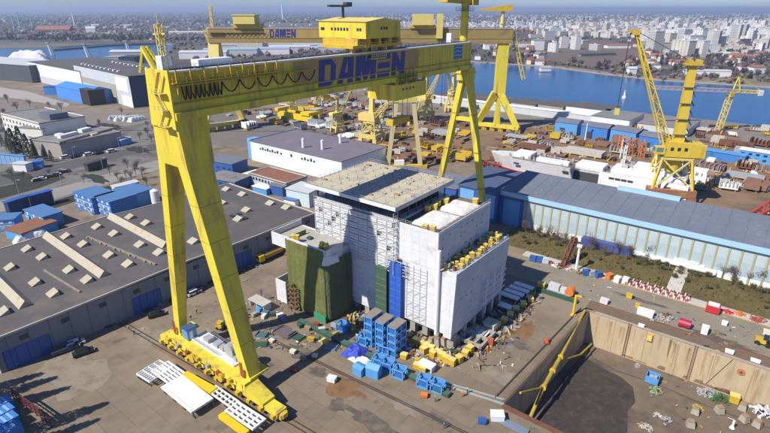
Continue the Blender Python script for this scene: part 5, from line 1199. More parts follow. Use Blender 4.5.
yb = solo(MB().bar(G(184, 375, 1.6), G(214, 392, 1.6), 2.2, 1.2), 'steel_beam', YB, 'long yellow beam lying between the plated platform and the rail', 'beam')
grille_px((208, 392), (232, 409), (216, 387), 6, 2, 1.4, 'narrow white grating frame between the plated platform and the last frame', bw=.3)
lf = grille_px((226, 412), (253, 430), (240, 405), 5, 3, 1.7, 'white steel frame with dark slots and a yellow beam on its near side', bw=.5)
yb2 = solo(MB().bar(G(221, 415, 1.8), G(247, 434, 1.8), 1.5, 1.0), 'steel_beam', YB, 'yellow beam along the near side of the slotted white frame', 'beam')
# blue racks
def rack(w=2.6, d=2.4, h=2.45):
    r = thing('storage_rack', 'blue steel rack', 'storage rack'); mb = MB()
    for x in (-w / 2, w / 2):
        for y in (-d / 2, d / 2): mb.bar((x, y, 0), (x, y, h), .28)
    for z in (.14, h - .14):
        for x in (-w / 2, w / 2): mb.bar((x, -d / 2, z), (x, d / 2, z), .28)
        for y in (-d / 2, d / 2): mb.bar((-w / 2, y, z), (w / 2, y, z), .28)
    for x in (-w / 2, w / 2): mb.bar((x, -d / 2, .2), (x, d / 2, h - .2), .14)
    mb.build('frame', BLUEL, r)
    part(r, 'shelf', BLUE, (-w / 2, w / 2, -d / 2, d / 2, .1, .26)); part(r, 'back_panel', BLUEL, (-w / 2, w / 2, d / 2 - .06, d / 2 + .02, .3, h - .3))
    part(r, 'cage_box', mat('deep_rack_blue', (.03, .12, .36), .6, .2), (-w / 2 + .3, w / 2 - .3, -d / 2 + .25, d / 2 - .3, .28, h * .55))
    return r
rk = rack(); rk_used = [False]
def place_rack(p, rz, label, group, s=(1, 1, 1)):
    o = rk if not rk_used[0] else dup(rk); rk_used[0] = True
    o.location = p; o.rotation_euler = (0, 0, ROT + rz); o.scale = s; return tag(o, label, 'storage rack', group)
for ci, (x, y, lab) in enumerate(((371, 344, 'column beside the ultramarine cover'), (382, 350, 'middle column of three'), (394, 355, 'column beside the white wall'))):
    u, v = UVG(x, y)
    for row in range(2):
        for k in range(4):
            lev = ('bottom', 'second', 'third', 'top')[k]
            place_rack(W(u, v + row * 2.55, k * 2.46), 0, f'blue rack, {lev} of the {"front" if row == 0 else "rear"} stack, {lab}', 'blue racks stacked in front of the block')
        solo(B((-1.45, 1.45, -1.25, 1.25, 0, .15)), 'timber_pallet', mat('grey_boards', (.22, .19, .165), .85, .25, .8), f'grey board lid on the {"front" if row == 0 else "rear"} rack stack, {lab}', 'pallet', W(u, v + row * 2.55, 9.85), ROT, 'board lids on the rack stacks')
for (x, y), l in (((364, 343), 'single blue rack standing at the foot of the rack stack on the west'), ((386, 352), 'single blue rack standing at the foot of the rack stack on the east'), ((343, 330), 'blue rack with open sides alone beside the netting'), ((388, 369), 'blue rack between the house-shaped box and the open cage'), ((400, 376), 'open blue cage rack at the end of the row beside the rail'), ((424, 385), 'open blue cage rack, the west one of a pair in the yard'), ((438, 390), 'open blue cage rack, the east one of a pair in the yard'), ((379, 365), 'blue rack half hidden behind the house-shaped box')):
    u, v = UVG(x, y); place_rack(W(u, v), radians(8), l, 'single blue racks in the yard', (1.15, 1.1, 1.1))
bx = T('blue_box', 'bright blue closed box with pitched lid beside the blue and white cover', 'box', *UVG(360, 373)); part(bx, 'body', BLUEL, (-1.5, 1.5, -1.3, 1.3, 0, 2.3)); MB().gable(-1.6, 1.6, -1.4, 1.4, 2.3, .5).build('lid', BLUEL, bx)
bx = T('blue_box', 'tall house-shaped blue box with pitched top in the yard', 'box', *UVG(374, 375), rz=.2); part(bx, 'body', BLUEL, (-1.8, 1.8, -1.4, 1.4, 0, 2.8)); MB().gable(-1.9, 1.9, -1.5, 1.5, 2.8, 1.0).build('lid', BLUEL, bx)
tarp('tarpaulin', G(356, 354), 6.5, 6, 2.6, mat('ultramarine_tarpaulin', (.03, .06, .42), .6, .15), 'ultramarine tarpaulin draped over a pile near the rack stacks', 'tarpaulin', None, 4)
tarp('tarpaulin', G(361, 361), 7.0, 3.4, 1.4, TARPW, 'white sheet spread at the foot of the ultramarine tarpaulin', 'tarpaulin', None, 6)
# yellow bins before the block
rr = random.Random(17)
for k, (x, y) in enumerate(((421, 346), (426, 349), (431, 352), (437, 356), (442, 359), (446, 362), (452, 365), (459, 362), (424, 353), (433, 357), (465, 357), (470, 352), (416, 344))):
    p = G(x, y); place_ybox((p.x, p.y, 0), rr.uniform(-.3, .3), (1.15, 1.2, 1.25), 'yellow steel bin in the line below the near corner of the block', 'yellow bins below the block corner')
for (x, y), l in (((404, 358), 'single yellow bin beside the green duct, west of the white bench'), ((417, 368), 'low yellow bin in front of the white bench, the west one'), ((423, 371), 'low yellow bin in front of the white bench, the east one'), ((541, 288), 'large yellow box at the shadow edge near the white slabs'), ((325, 344), 'yellow compressor box between the rails and the netting'), ((398, 285), 'x')):
    if l == 'x': continue
    p = G(x, y); place_ybox((p.x, p.y, 0), .2, (1.5, 1.5, 1.3) if x > 500 else (1.2, 1.2, .9), l, None)
wb = T('work_bench', 'white bench-like steel box among the yellow bins', 'bench', *UVG(427, 369)); part(wb, 'top', WHITE, (-2.2, 2.2, -1.2, 1.2, 1.3, 2.0)); part(wb, 'leg', WHITE, (-2, -1.7, -1, 1, 0, 1.3), (1.7, 2, -1, 1, 0, 1.3))
# concrete grid blocks at the near corner
for k in range(9):
    x, y = 424 + k * 6.4, 343 + (3 if k < 4 else 3 - (k - 4) * 3.2)
    p = G(x, y); hb = T('keel_block', 'grey concrete keel block propped around the near corner of the block', 'keel block', *UV(p), rz=rr.uniform(-.2, .2), group='keel blocks at the block corner')
    MB().hexa([(-1.1, -1, 0), (1.1, -1, 0), (1.1, 1, 0), (-1.1, 1, 0), (-.6, -.6, 2.6), (.6, -.6, 2.6), (.6, .6, 2.6), (-.6, .6, 2.6)]).build('body', CONC, hb); part(hb, 'cap', WOOD, (-.6, .6, -.6, .6, 2.6, 2.9))
gr = T('beam_grid', 'grey concrete beam grid beside the near corner of the block', 'beam grid', *UVG(452, 340)); mb = MB()
for k in range(5): mb.box(k * 2.2, k * 2.2 + .7, 0, 9, .9, 1.9)
for k in range(3): mb.box(0, 9.5, k * 4.2, k * 4.2 + .7, .902, 1.898)
mb.build('grid', CONC, gr); part(gr, 'prop', DARK, *[(k * 2.2 + .1, k * 2.2 + .5, j * 4.2, j * 4.2 + .5, 0, .9) for k in range(5) for j in range(3)])
# white machine hut, slabs and long low stuff on the shaded east side
mh = T('machine_hut', 'cream machine hut with white plate beside the shaded east wall', 'hut', *UVG(483, 330)); part(mh, 'wall', CREAM, (0, 3.4, 0, 3.2, 0, 2.6)); part(mh, 'roof', PLY, (-.2, 3.6, -.2, 3.4, 2.6, 2.9)); part(mh, 'plate', WHITE, (-2.5, 3, -5.5, -.4, 1.2, 1.5)); part(mh, 'leg', DARK, (-2.2, -1.9, -5.2, -4.9, 0, 1.2), (2.3, 2.6, -5.2, -4.9, 0, 1.2))
for k in range(4):
    p = G(509 + k * 4.8, 299 - k * 3.4)
    s = T('white_slab', 'white steel slab, one of four lying parallel at the far end of the block', 'slab', *UV(p), z=.0, group='white slabs by the block'); part(s, 'plate', WHITE, (-3.4, 3.4, -1, 1, 1.0, 1.5)); part(s, 'skid', DARK, (-3, -2.6, -1, 1, 0, 1.0), (2.6, 3, -1, 1, 0, 1.0))
s = T('white_slab', 'single white steel slab between the cream hut and the four parallel slabs', 'slab', *UVG(505, 309)); part(s, 'plate', WHITE, (-2.2, 2.2, -1.3, 1.3, 1.0, 1.4)); part(s, 'skid', DARK, (-2, -1.6, -1, 1, 0, 1), (1.6, 2, -1, 1, 0, 1))
for k, (x, y) in enumerate(((497, 327), (504, 322), (510, 317), (516, 311), (523, 306), (530, 301))):
    p = G(x, y); place_ybox((p.x, p.y, 0), .1 + k * .1, (1.2, 1.6, .9), 'yellow box in the row along the edge of the shaded strip east of the block', 'yellow boxes in the shaded strip')
for k in range(9):
    x, y = 470 + k * 7, 347 - k * 5.6; p = G(x, y)
    q = T('pipe_bundle', 'bundle of grey pipes lying along the shaded strip east of the block', 'pipe bundle', *UV(p), rz=pi / 2 + rr.uniform(-.15, .15), group='pipe bundles east of the block')
    mb = MB()
    for j in range(5): mb.cyl((-2.6, (j % 3) * .5, .25 + .45 * (j // 3)), (2.6, (j % 3) * .5 + .05, .25 + .45 * (j // 3)), .24, 6)
    mb.build('pipe', (GREYP, mat('slate_blue_pipes', (.17, .21, .28), .5, .2), RUST)[k % 3], q); part(q, 'bearer', WOOD, (-2, -1.8, -.4, 1.4, 0, .06), (1.8, 2, -.4, 1.4, 0, .06))
og = T('gas_bottle_rack', 'orange and red gas bottle rack at the edge of the shaded strip', 'bottle rack', *UVG(487, 345))
mb = MB()
for j in range(8): mb.cyl(((j % 4) * .5, (j // 4) * .5, .1), ((j % 4) * .5, (j // 4) * .5, 2.6), .22, 8)
mb.build('bottle', mat('salmon_paint', (.55, .17, .10), .5), og); part(og, 'frame', ORNG, (-.4, 1.9, -.4, .9, 0, .1), (-.4, 1.9, .85, .9, .1, 1.6))
# green cable duct along the front of the block
gdu = T('cable_duct', 'long dark green cable duct crossing the yard in front of the block', 'cable duct', -102, 88.4); part(gdu, 'trough', GREEND, (0, 54, 0, 1.5, 0, .9)); part(gdu, 'cover', mat('duct_cover_green', (.06, .12, .09), .6, .2), *[(k * 3 + .05, k * 3 + 2.9, -.1, 1.6, .9, 1.0) for k in range(18)])
gdu2 = T('cable_duct', 'dark green duct running from the shadow edge past the yellow mast base', 'cable duct', *UVG(536, 291), rz=0); part(gdu2, 'trough', GREEND, (0, 14, 0, 1.4, 0, .9)); part(gdu2, 'cover', GREEND, *[(k * 2.8 + .05, k * 2.8 + 2.7, -.1, 1.5, .9, 1.0) for k in range(5)])
# grey winch with orange drum and yellow post crane by the road
wn_ = T('winch', 'grey winch with orange drum beside the yellow post', 'winch', *UVG(562, 293)); part(wn_, 'bed', GREYP, (-5, 3, -1.4, 1.4, 0, .6)); part(wn_, 'engine', PALEW, (-4.6, -1, -1.1, 1.1, .6, 2.6), (-.6, 1.2, -1, 1, .6, 2.1)); MB().cyl((2.6, -1.2, 1.6), (2.6, 1.2, 1.6), 1.5, 14).build('drum', ORNG, wn_)
yp = T('post_crane', 'slim yellow post with short arm beside the winch', 'post', *UVG(573, 315)); MB().cyl((0, 0, 0), (0, 0, 7.2), .38, 10).build('post', YB, yp); MB().bar((0, 0, 7.1), (1.8, 0, 7.4), .35).build('arm', YB, yp); part(yp, 'base_plate', YEL2, (-.8, .8, -.8, .8, 0, .3))
# yellow pipe run inside the dock
def dockpipe():
    r = thing('pipeline', 'yellow pipeline slanting down the shaded wall of the dry dock', 'pipeline', (0, 0, 0))
    pts = [W(-33.2, 148, 1.0), W(-32.6, 126, -3.2), W(-32.4, 113, -5.2), W(-32.0, 100, -11.0)]
    mb = MB()
    for p, q, w in zip(pts[:-1], pts[1:], (.42, .6, .5)): mb.cyl(p, q, w, 10)
    mb.build('main_pipe', mat('ochre_pipe_paint', (.36, .26, .04), .65, .25, .4, stain=(.16, .11, .04), smin=.55, ssc=.5), r)
    mb = MB(); mb.cyl(W(-32.6, 124, -3.6), W(-30, 138, -8.5), .3, 8); mb.cyl(W(-30, 138, -8.5), W(-29.0, 146, -8.8), .3, 8); mb.build('branch_pipe', mat('ochre_pipe_paint', (0, 0, 0)), r); MB().cyl(W(-32.4, 113, -5.2), W(-34.4, 101, .3), .32, 8).build('branch_pipe', mat('ochre_pipe_paint', (0, 0, 0)), r)
    mb = MB()
    for p in (pts[1], pts[2], W(-32.5, 120, -4.1)): mb.cyl(p + W(0, -.5, .1), p + W(0, .5, -.1), 0.85, 10)
    mb.build('flange', YEL2, r)
dockpipe()
# things on the dock floor
def heap(name, label, cat, p, r, h, m, seed=1, group=None, n=34):
    rd = random.Random(seed); mb = MB()
    for k in range(n):
        a, d = rd.uniform(0, 6.28), r * math.sqrt(rd.random()); s = rd.uniform(.15, .38) * r; z = max(0, h * (1 - d / r) * rd.uniform(.3, 1))
        c = Vector((cos(a) * d, sin(a) * d, z)); ax = Vector((rd.uniform(-1, 1), rd.uniform(-1, 1), rd.uniform(-.3, .6))).normalized() * s
        mb.bar(c - ax, c + ax, s * rd.uniform(.3, .9), s * rd.uniform(.3, .8))
    return solo(mb, name, m, label, cat, p, 0, group)
FL = DZ + .35
b1 = thing('blue_bin', 'open blue bin on the dock floor below the lit wall', 'bin', tuple(G(652, 381, FL)), ROT); part(b1, 'wall', BLUEL, (-1.7, 1.7, -1.6, -1.45, 0, 2.3), (-1.7, 1.7, 1.45, 1.6, 0, 2.3), (-1.7, -1.55, -1.45, 1.45, 0, 2.3), (1.55, 1.7, -1.45, 1.45, 0, 2.3)); part(b1, 'floor', BLUED, (-1.6, 1.6, -1.5, 1.5, .1, .3)); part(b1, 'content', GREYP, (-1, .2, -.9, .8, .3, 1.6), (.3, 1.1, -.6, .9, .3, 1.9))
def lump(x, y, r, h, m, l, cat='rubble heap', name='rubble_heap', seed=0, z=FL): heap(name, l, cat, tuple(G(x, y, z)), r, h, m, seed + int(x))
lump(656, 391, 1.8, 1.4, mat('lime_waste', (.24, .30, .15), .8, .4, 1.5), 'lime green and white scrap pile beside the open blue bin')
lump(658, 416, 1.1, .8, CONCL, 'small white scrap pile alone on the brown dock floor'); lump(646, 427, 1.4, .8, CONCL, 'pale scrap pile near the lower frame edge of the dock floor'); lump(667, 420, 1.3, .8, GREYP, 'grey-blue scrap pile next to the small white one'); lump(638, 366, 1.0, 1, GREYP, 'small grey scrap pile at the foot of the lit dock wall')
lump(708, 394, 2.4, 1.5, GREYP, 'grey scrap heap against the lit wall beside the green heap'); lump(719, 399, 2.4, 1.9, mat('moss_waste', (.06, .12, .045), .8, .3, 1), 'dark green scrap heap against the lit wall'); lump(762, 413, 3.0, 2.6, mat('mixed_white_waste', (.5, .52, .56), .8, .5, 1), 'white and grey scrap heap at the foot of the wall by the frame edge'); lump(698, 408, 1.2, .9, YEL2, 'yellow scrap on the dark dock floor')
place_ybox(tuple(G(733, 402, FL)), .1, 1.5, 'yellow box on the dock floor between the green heap and the white heap', None)
for k, (x, y) in enumerate(((695, 413), (690, 426), (719, 412), (744, 421), (757, 426), (742, 409))):
    p = G(x, y, FL); kb = thing('keel_block', 'tan concrete keel block standing on the dark dock floor', 'keel block', p, ROT + k * .3, 'keel blocks on the dock floor')
    MB().hexa([(-1, -1, 0), (1, -1, 0), (1, 1, 0), (-1, 1, 0), (-.75, -.75, 1.7), (.75, -.75, 1.7), (.75, .75, 1.7), (-.75, .75, 1.7)]).build('body', CONC, kb); part(kb, 'cap', WOOD, (-.7, .7, -.7, .7, 1.7, 2.0))
p = G(732, 428, FL); hr = thing('anchor_post', 'white rounded post standing on the dark dock floor', 'post', p); MB().cyl((0, 0, 0), (0, 0, 2.4), .3, 8).build('shaft', WHITE, hr); MB().cyl((0, 0, 0), (0, 0, .6), .7, 10, .4).build('base', WHITE, hr)
ye = thing('wall_box', 'small yellow box fixed high on the lit dock wall', 'box', W(-14.0, 149.7, -3.0), ROT); part(ye, 'body', YEL2, (-.7, .7, -.35, .25, 0, 2.2)); part(ye, 'door', YELP, (-.6, .6, -.4, -.35, .2, 2.0))
lh = MB()
for k in range(12): lh.bar(W(2.6 + k * .36, 149.9, -10.8 + k * .9), W(2.9 + k * .36, 149.9, -10.0 + k * .9), .12)
solo(lh, 'hose', RUST, 'thin dark hose hanging down the lit dock wall', 'hose')
ob = thing('hatch_cover', 'round rust-orange hatch cover on the lit dock wall near the frame edge', 'hatch cover', W(9.5, 149.9, -3.2), ROT); MB().cyl((0, -.1, 0), (0, .1, 0), 1.0, 14).build('disc', mat('rust_orange', (.42, .17, .07), .8, .2), ob); MB().cyl((0, -.22, 0), (0, -.1, 0), .4, 10).build('boss', RUST, ob)
cn = T('traffic_cone', 'orange-red marker by the dock edge', 'cone', *UVG(547, 343)); MB().cyl((0, 0, .15), (0, 0, 2.0), .7, 10, .15).build('cone', mat('signal_red', (.60, .06, .02), .5), cn); part(cn, 'base', DARK, (-.8, .8, -.8, .8, 0, .15))
# barriers beside the road, red and white by turns
def barrier(m1, m2):
    r = thing('barrier', 'road barrier', 'barrier')
    MB().hexa([(-1, -.45, 0), (1, -.45, 0), (1, .45, 0), (-1, .45, 0), (-1, -.15, 1.3), (1, -.15, 1.3), (1, .15, 1.3), (-1, .15, 1.3)]).build('body', m1, r)
    part(r, 'end_cap', m2, (-1.06, -1, -.3, .3, .1, 1.1), (1, 1.06, -.3, .3, .1, 1.1)); return r
PINK = mat('weathered_red_plastic', (.33, .085, .06), .6, .2); WHP = mat('white_plastic', (.72, .71, .69), .5, .08)
bars = (barrier(PINK, WHP), barrier(WHP, PINK)); bu_ = [0, 0]
for row in range(2):
    for k in range(18):
        i = (k + row) % 2; o = bars[i] if not bu_[i] else dup(bars[i]); bu_[i] = 1
        p = W(-28.6 + k * 1.17 + row * .5, 176.2 + row * 2.0); o.location = p; o.rotation_euler = (0, 0, ROT + pi / 2)
        tag(o, ('weathered red' if i == 0 else 'white') + ' plastic barrier in the ' + ('front' if row == 0 else 'back') + ' row beside the grass bank', 'barrier', 'plastic barriers along the road')
rc = T('red_container', 'bright red tank with white lid beside the road', 'tank', *UVG(712, 312)); part(rc, 'body', REDB, (-1.9, 1.9, -1.3, 1.3, .3, 2.6)); part(rc, 'lid', WHITE, (-1.5, 1.5, -1, 1, 2.6, 3.1)); part(rc, 'skid', DARK, (-1.8, -1.4, -1.2, 1.2, 0, .3), (1.4, 1.8, -1.2, 1.2, 0, .3)); part(rc, 'rib', REDP, *[(-1.5 + k, -1.4 + k, -1.36, -1.3, .4, 2.5) for k in range(4)])
rc2 = T('red_container', 'crimson round-topped tank between the road and the dock', 'tank', *UVG(684, 327)); MB().cyl((-1.6, 0, 1.3), (1.6, 0, 1.3), 1.3, 14).build('body', mat('crimson_paint', (.36, .015, .05), .5), rc2); part(rc2, 'saddle', DARK, (-1.2, -.9, -1, 1, 0, .5), (.9, 1.2, -1, 1, 0, .5))
def box_thing(name, label, cat, x, y, sx, sy, sz, m, m2=None, rz=0.0, group=None, z=0.0):
    p = G(x, y, z); r = thing(name, label, cat, (p.x, p.y, z), ROT + rz, group)
    part(r, 'body', m, (-sx / 2, sx / 2, -sy / 2, sy / 2, .15, sz)); part(r, 'lid', m2 or m, (-sx / 2 - .08, sx / 2 + .08, -sy / 2 - .08, sy / 2 + .08, sz, sz + .12)); part(r, 'skid', DARK, (-sx / 2, -sx / 2 + .2, -sy / 2, sy / 2, 0, .15), (sx / 2 - .2, sx / 2, -sy / 2, sy / 2, 0, .15)); return r
box_thing('white_cabinet', 'long white cabinet on the strip between road and dock', 'cabinet', 645, 315, 4.6, 2.4, 1.7, WHITE)
box_thing('white_cabinet', 'white upright cabinet beside the crimson tank', 'cabinet', 704, 333, 1.7, 2.4, 2.2, WHITE)
box_thing('white_cabinet', 'small white box on the middle of the road', 'box', 724, 325, 1.4, 1.3, 1.2, WHITE)
box_thing('white_cabinet', 'white flat box on the dock coping below the long white cabinet', 'box', 641, 327, 1.6, 1.0, .8, WHITE)
box_thing('white_cabinet', 'white flat box on the dock coping near the yellow loader', 'box', 729, 353, 2.0, 1.2, .8, WHITE)
box_thing('white_cabinet', 'white flat box on the dock coping at the frame edge', 'box', 755, 362, 2.2, 1.0, .7, WHITE)
box_thing('yellow_cabinet', 'dull yellow box on the road kerb near the barriers', 'box', 629, 298, 1.8, 1.5, 1.5, YEL2)
box_thing('yellow_cabinet', 'yellow box at the head of the long white cabinet', 'box', 637, 308, 1.2, 1.0, 1.6, YEL2)
box_thing('white_cabinet', 'pale pinkish box by the winch and the dock corner', 'box', 604, 303, 2.4, 2.0, 1.4, mat('pinkish_white', (.62, .58, .60), .6))
box_thing('pale_cabinet', 'cream box on the road near the frame edge', 'box', 767, 335, 2.2, 1.6, 1.4, CREAM)
lw = T('wheel_loader', 'yellow and black wheel loader on the road near the frame edge', 'loader', *UVG(763, 345)); part(lw, 'body', YEL2, (-2.2, .4, -1, 1, .8, 2.0)); part(lw, 'cab', GLASS, (-.4, .9, -.8, .8, 2, 3.2)); part(lw, 'bucket', YEL2, (2.2, 3.2, -1.3, 1.3, .2, 1.3)); part(lw, 'arm', YEL2, (.4, 2.2, -.9, -.6, 1, 1.3), (.4, 2.2, .6, .9, 1, 1.3)); 
for x in (-1.5, 1.1):
    for y in (-1.2, .8): MB().cyl((x, y, .75), (x, y + .4, .75), .75, 12).build('wheel', BLK, lw)
for k, (x, y) in enumerate(((654, 319), (660, 317), (667, 316), (672, 319), (664, 321))): heap('scrap_pile', 'grey scrap heap in the row beside the long white cabinet', 'scrap heap', tuple(G(x, y)), 1.5, 1.0, (GREYP, CONCL, RUST)[k % 3], k, 'scrap heaps beside the white cabinet', 18)
for k, (x, y) in enumerate(((714, 334), (720, 335), (750, 332), (723, 344))): heap('timber_pile', 'pile of pale timber lying on the road by the dock', 'timber pile', tuple(G(x, y)), 1.2, .6, WOOD, k + 9, 'timber piles on the road', 12)
lump(686, 299, 1.3, .8, REDP, 'small dark red scrap pile at the end of the barriers', z=0); lump(727, 312, 1.6, .5, REDB, 'flattened red scrap beside the bright red tank', z=0); lump(740, 314, 1.5, .9, ORNG, 'orange scrap pile by the path near the bright red tank', z=0); lump(757, 320, 2.0, .7, PINK, 'faded pink scrap pile on the path near the frame edge', z=0)
# along the grass bank
cb_ = T('blue_container', 'dark blue long container under the teal hall on the bank', 'container', *UVG(580, 247), z=1.0); part(cb_, 'body', mat('indigo_container', (.055, .085, .25), .6, .2), (0, 19, 0, 3, 0, 3.2)); part(cb_, 'corner_post', DARK, *[(k * 6.2, k * 6.2 + .3, -.06, 0, 0, 3.2) for k in range(4)])
wp = T('white_pipe', 'long white pipe lying on the bank at the foot of the teal hall', 'pipe', *UVG(610, 252), z=1.2); MB().cyl((0, 0, .9), (36, .6, .9), 1.0, 12).build('tube', WHITE, wp); part(wp, 'saddle', CONC, *[(k * 7, k * 7 + .6, -1, 1.4, -.6, .3) for k in range(6)])
box_thing('white_container', 'pale blue container at the end of the white pipe', 'container', 685, 267, 8, 2.8, 3, mat('ice_blue_render', (0, 0, 0)), WHITE, z=1.0)
box_thing('white_container', 'white tank pair beside the pale blue container', 'container', 697, 270, 4, 2.4, 2.6, WHITE, z=1.0)
box_thing('white_container', 'white container with blue stripe far along the foot of the hall', 'container', 727, 277, 6, 2.6, 2.6, WHITE, BLUEL, z=1.0); box_thing('white_container', 'small blue and white container at the hall foot near the frame edge', 'container', 766, 287, 4, 2.4, 2.6, PALEW, BLUEL, z=1.0)
lp_ = T('lamp_post', 'white post with pink head at the foot of the grass bank', 'lamp post', *UVG(576, 270)); MB().cyl((0, 0, 0), (0, 0, 9.5), .5, 10, .4).build('post', WHITE, lp_); part(lp_, 'head', mat('pinkish_white', (0, 0, 0)), (-.9, .9, -.6, .6, 9.4, 10.4)); part(lp_, 'base', CONC, (-1, 1, -1, 1, 0, .5))
rl_ = T('lattice_truss', 'rust-brown lattice truss leaning on the grass bank', 'lattice frame', *UVG(563, 266)); mb = MB(); mb.truss((0, 0, 0), (1.5, 4, 11), 2.4, 1.2, 7, .3, up=(1, 0, 0)); mb.build('lattice', RUST, rl_); part(rl_, 'foot', RUST, (-2, 2, -1, 1, 0, .4))
for k, (x, y, m) in enumerate(((533, 261, BLUED), (539, 262, BLUED), (545, 263, PALEW), (586, 275, BLUED), (592, 276, GREYP), (598, 277, BLUED), (609, 279, ORNG), (617, 282, WHP), (625, 283, WHP))):
    box_thing('storage_box', ('dark blue', 'pale grey', 'mid grey', 'orange', 'white')[(BLUED, PALEW, GREYP, ORNG, WHP).index(m)] + ' storage box in the row where the grass bank meets the road', 'box', x, y, 2.4, 1.8, 2.0, m, None, k * .2, 'storage boxes along the bank foot')
for k, (x, y) in enumerate(((552, 264), (556, 265), (561, 267), (567, 268), (571, 270), (581, 273))): heap('timber_pile', 'brown and white debris heap along the foot of the bank', 'debris heap', tuple(G(x, y)), 1.8, 1.2, (PINK, WHP, RUST)[k % 3], k + 40, 'debris heaps at the bank foot', 16)
# near yard odds and ends
def pallet_item(x, y, m, lab, cat, s=1.0, rz=0., grp=None, name='crate'):
    box_thing(name, lab, cat, x, y, 2.0 * s, 1.5 * s, 1.1 * s, m, None, rz, grp)
pallet_item(332, 381, WHITE, 'lone white box on the brown patch between the rails', 'box', 1.1, .3, name='white_box')
pallet_item(497, 419, WHITE, 'white wrapped box standing by the dock front curb', 'box', 1.5, .6, name='white_box'); pallet_item(482, 423, BLUED, 'small blue cart beside the white wrapped box', 'cart', .9, .4, name='cart'); box_thing('concrete_plate', 'bluish steel plate lying by the dock front curb', 'plate', 515, 428, 6, 2, .3, mat('slate_blue_pipes', (0, 0, 0)))
pallet_item(293, 353, CREAM, 'cream crate on the ground beyond the near leg shadow', 'crate', .8, .2); pallet_item(303, 360, WOOD, 'timber crate near the inner yard rail', 'crate', .8, .9); pallet_item(424, 397, ORNG, 'flat orange crate beside the pair of blue cage racks', 'crate', .8, .5); pallet_item(294, 371, REDP, 'dark red crate on the ground near the girder shadow', 'crate', .8, .4)
pallet_item(272, 342, CREAM, 'cream bollard-like block at the end of the inner yard rail', 'block', .7, .1, name='block'); pallet_item(315, 357, CREAM, 'small cream crate between the two yard rails', 'crate', .7, .6)
def flatwork(x, y, sx, sy, m, lab, rz=0.): 
    p = G(x, y); solo(B((-sx / 2, sx / 2, -sy / 2, sy / 2, 0, .25), (-sx / 2 + .3, -sx / 2 + .6, -sy / 2, sy / 2, .25, .6), (sx / 2 - .6, sx / 2 - .3, -sy / 2, sy / 2, .25, .6)), 'steel_skid', m, lab, 'skid', (p.x, p.y, 0), ROT + rz)
flatwork(285, 333, 7, 4, mat('dull_violet_plate', (.13, .10, .11), .7, .2), 'dull violet plate lying north of the inner rail'); flatwork(297, 337, 5, 3, GREEND, 'dark green plate beside the dull violet plate'); flatwork(262, 335, 4, 2.6, mat('teal_plate', (.06, .13, .12), .7), 'teal cart bed near the leg shadow', .4); flatwork(258, 345, 6, 2.6, GREEND, 'long dark green skip near the leg shadow', .7); flatwork(330, 347, 5, 3, mat('slate_blue_pipes', (0, 0, 0)), 'slate blue plate south of the netting', .3); flatwork(381, 357, 4, 2, DARK, 'dark skid beside the rack stacks')
fk = T('forklift', 'yellow forklift parked behind the near crane leg', 'forklift', *UVG(221, 329), rz=.3); part(fk, 'body', YEL2, (-1.3, .9, -.8, .8, .5, 1.6)); part(fk, 'mast', DARK, (1.0, 1.25, -.6, -.4, .1, 3), (1.0, 1.25, .4, .6, .1, 3)); part(fk, 'fork', DARK, (1.25, 2.6, -.5, -.3, .15, .3), (1.25, 2.6, .3, .5, .15, .3)); part(fk, 'overhead_guard', YEL2, (-.9, .9, -.8, .8, 2.5, 2.65), (-.9, -.75, -.8, -.65, 1.6, 2.5), (.75, .9, .65, .8, 1.6, 2.5), (-.9, -.75, .65, .8, 1.6, 2.5), (.75, .9, -.8, -.65, 1.6, 2.5))
for x in (-.8, .7):
    for y in (-.9, .6): MB().cyl((x, y, .5), (x, y + .3, .5), .5, 10).build('wheel', BLK, fk)
tk = T('tank_truck', 'yellow tank truck parked against the dark workshop wall', 'truck', *UVG(272, 258), rz=pi / 2 - .02); MB().cyl((-5, 0, 2.2), (3.6, 0, 2.2), 1.3, 14).build('tank', mat('dull_orange_tank', (.42, .25, .05), .6, .2), tk); part(tk, 'chassis', DARK, (-5.2, 6.4, -.9, .9, .7, 1.0)); c_ = part(tk, 'cab', YB, (4.2, 6.6, -1.2, 1.2, .9, 3.4)); part(c_, 'window', GLASS, (6.6, 6.65, -1, 1, 2.1, 3.1), (4.8, 6.2, -1.26, -1.2, 2.1, 3.1))
tk.rotation_euler = (0, 0, ROT - pi / 2 - .02)
for x in (-4, -2.6, 5.2):
    for y in (-1.2, .8): MB().cyl((x, y, .55), (x, y + .4, .55), .55, 10).build('wheel', BLK, tk)
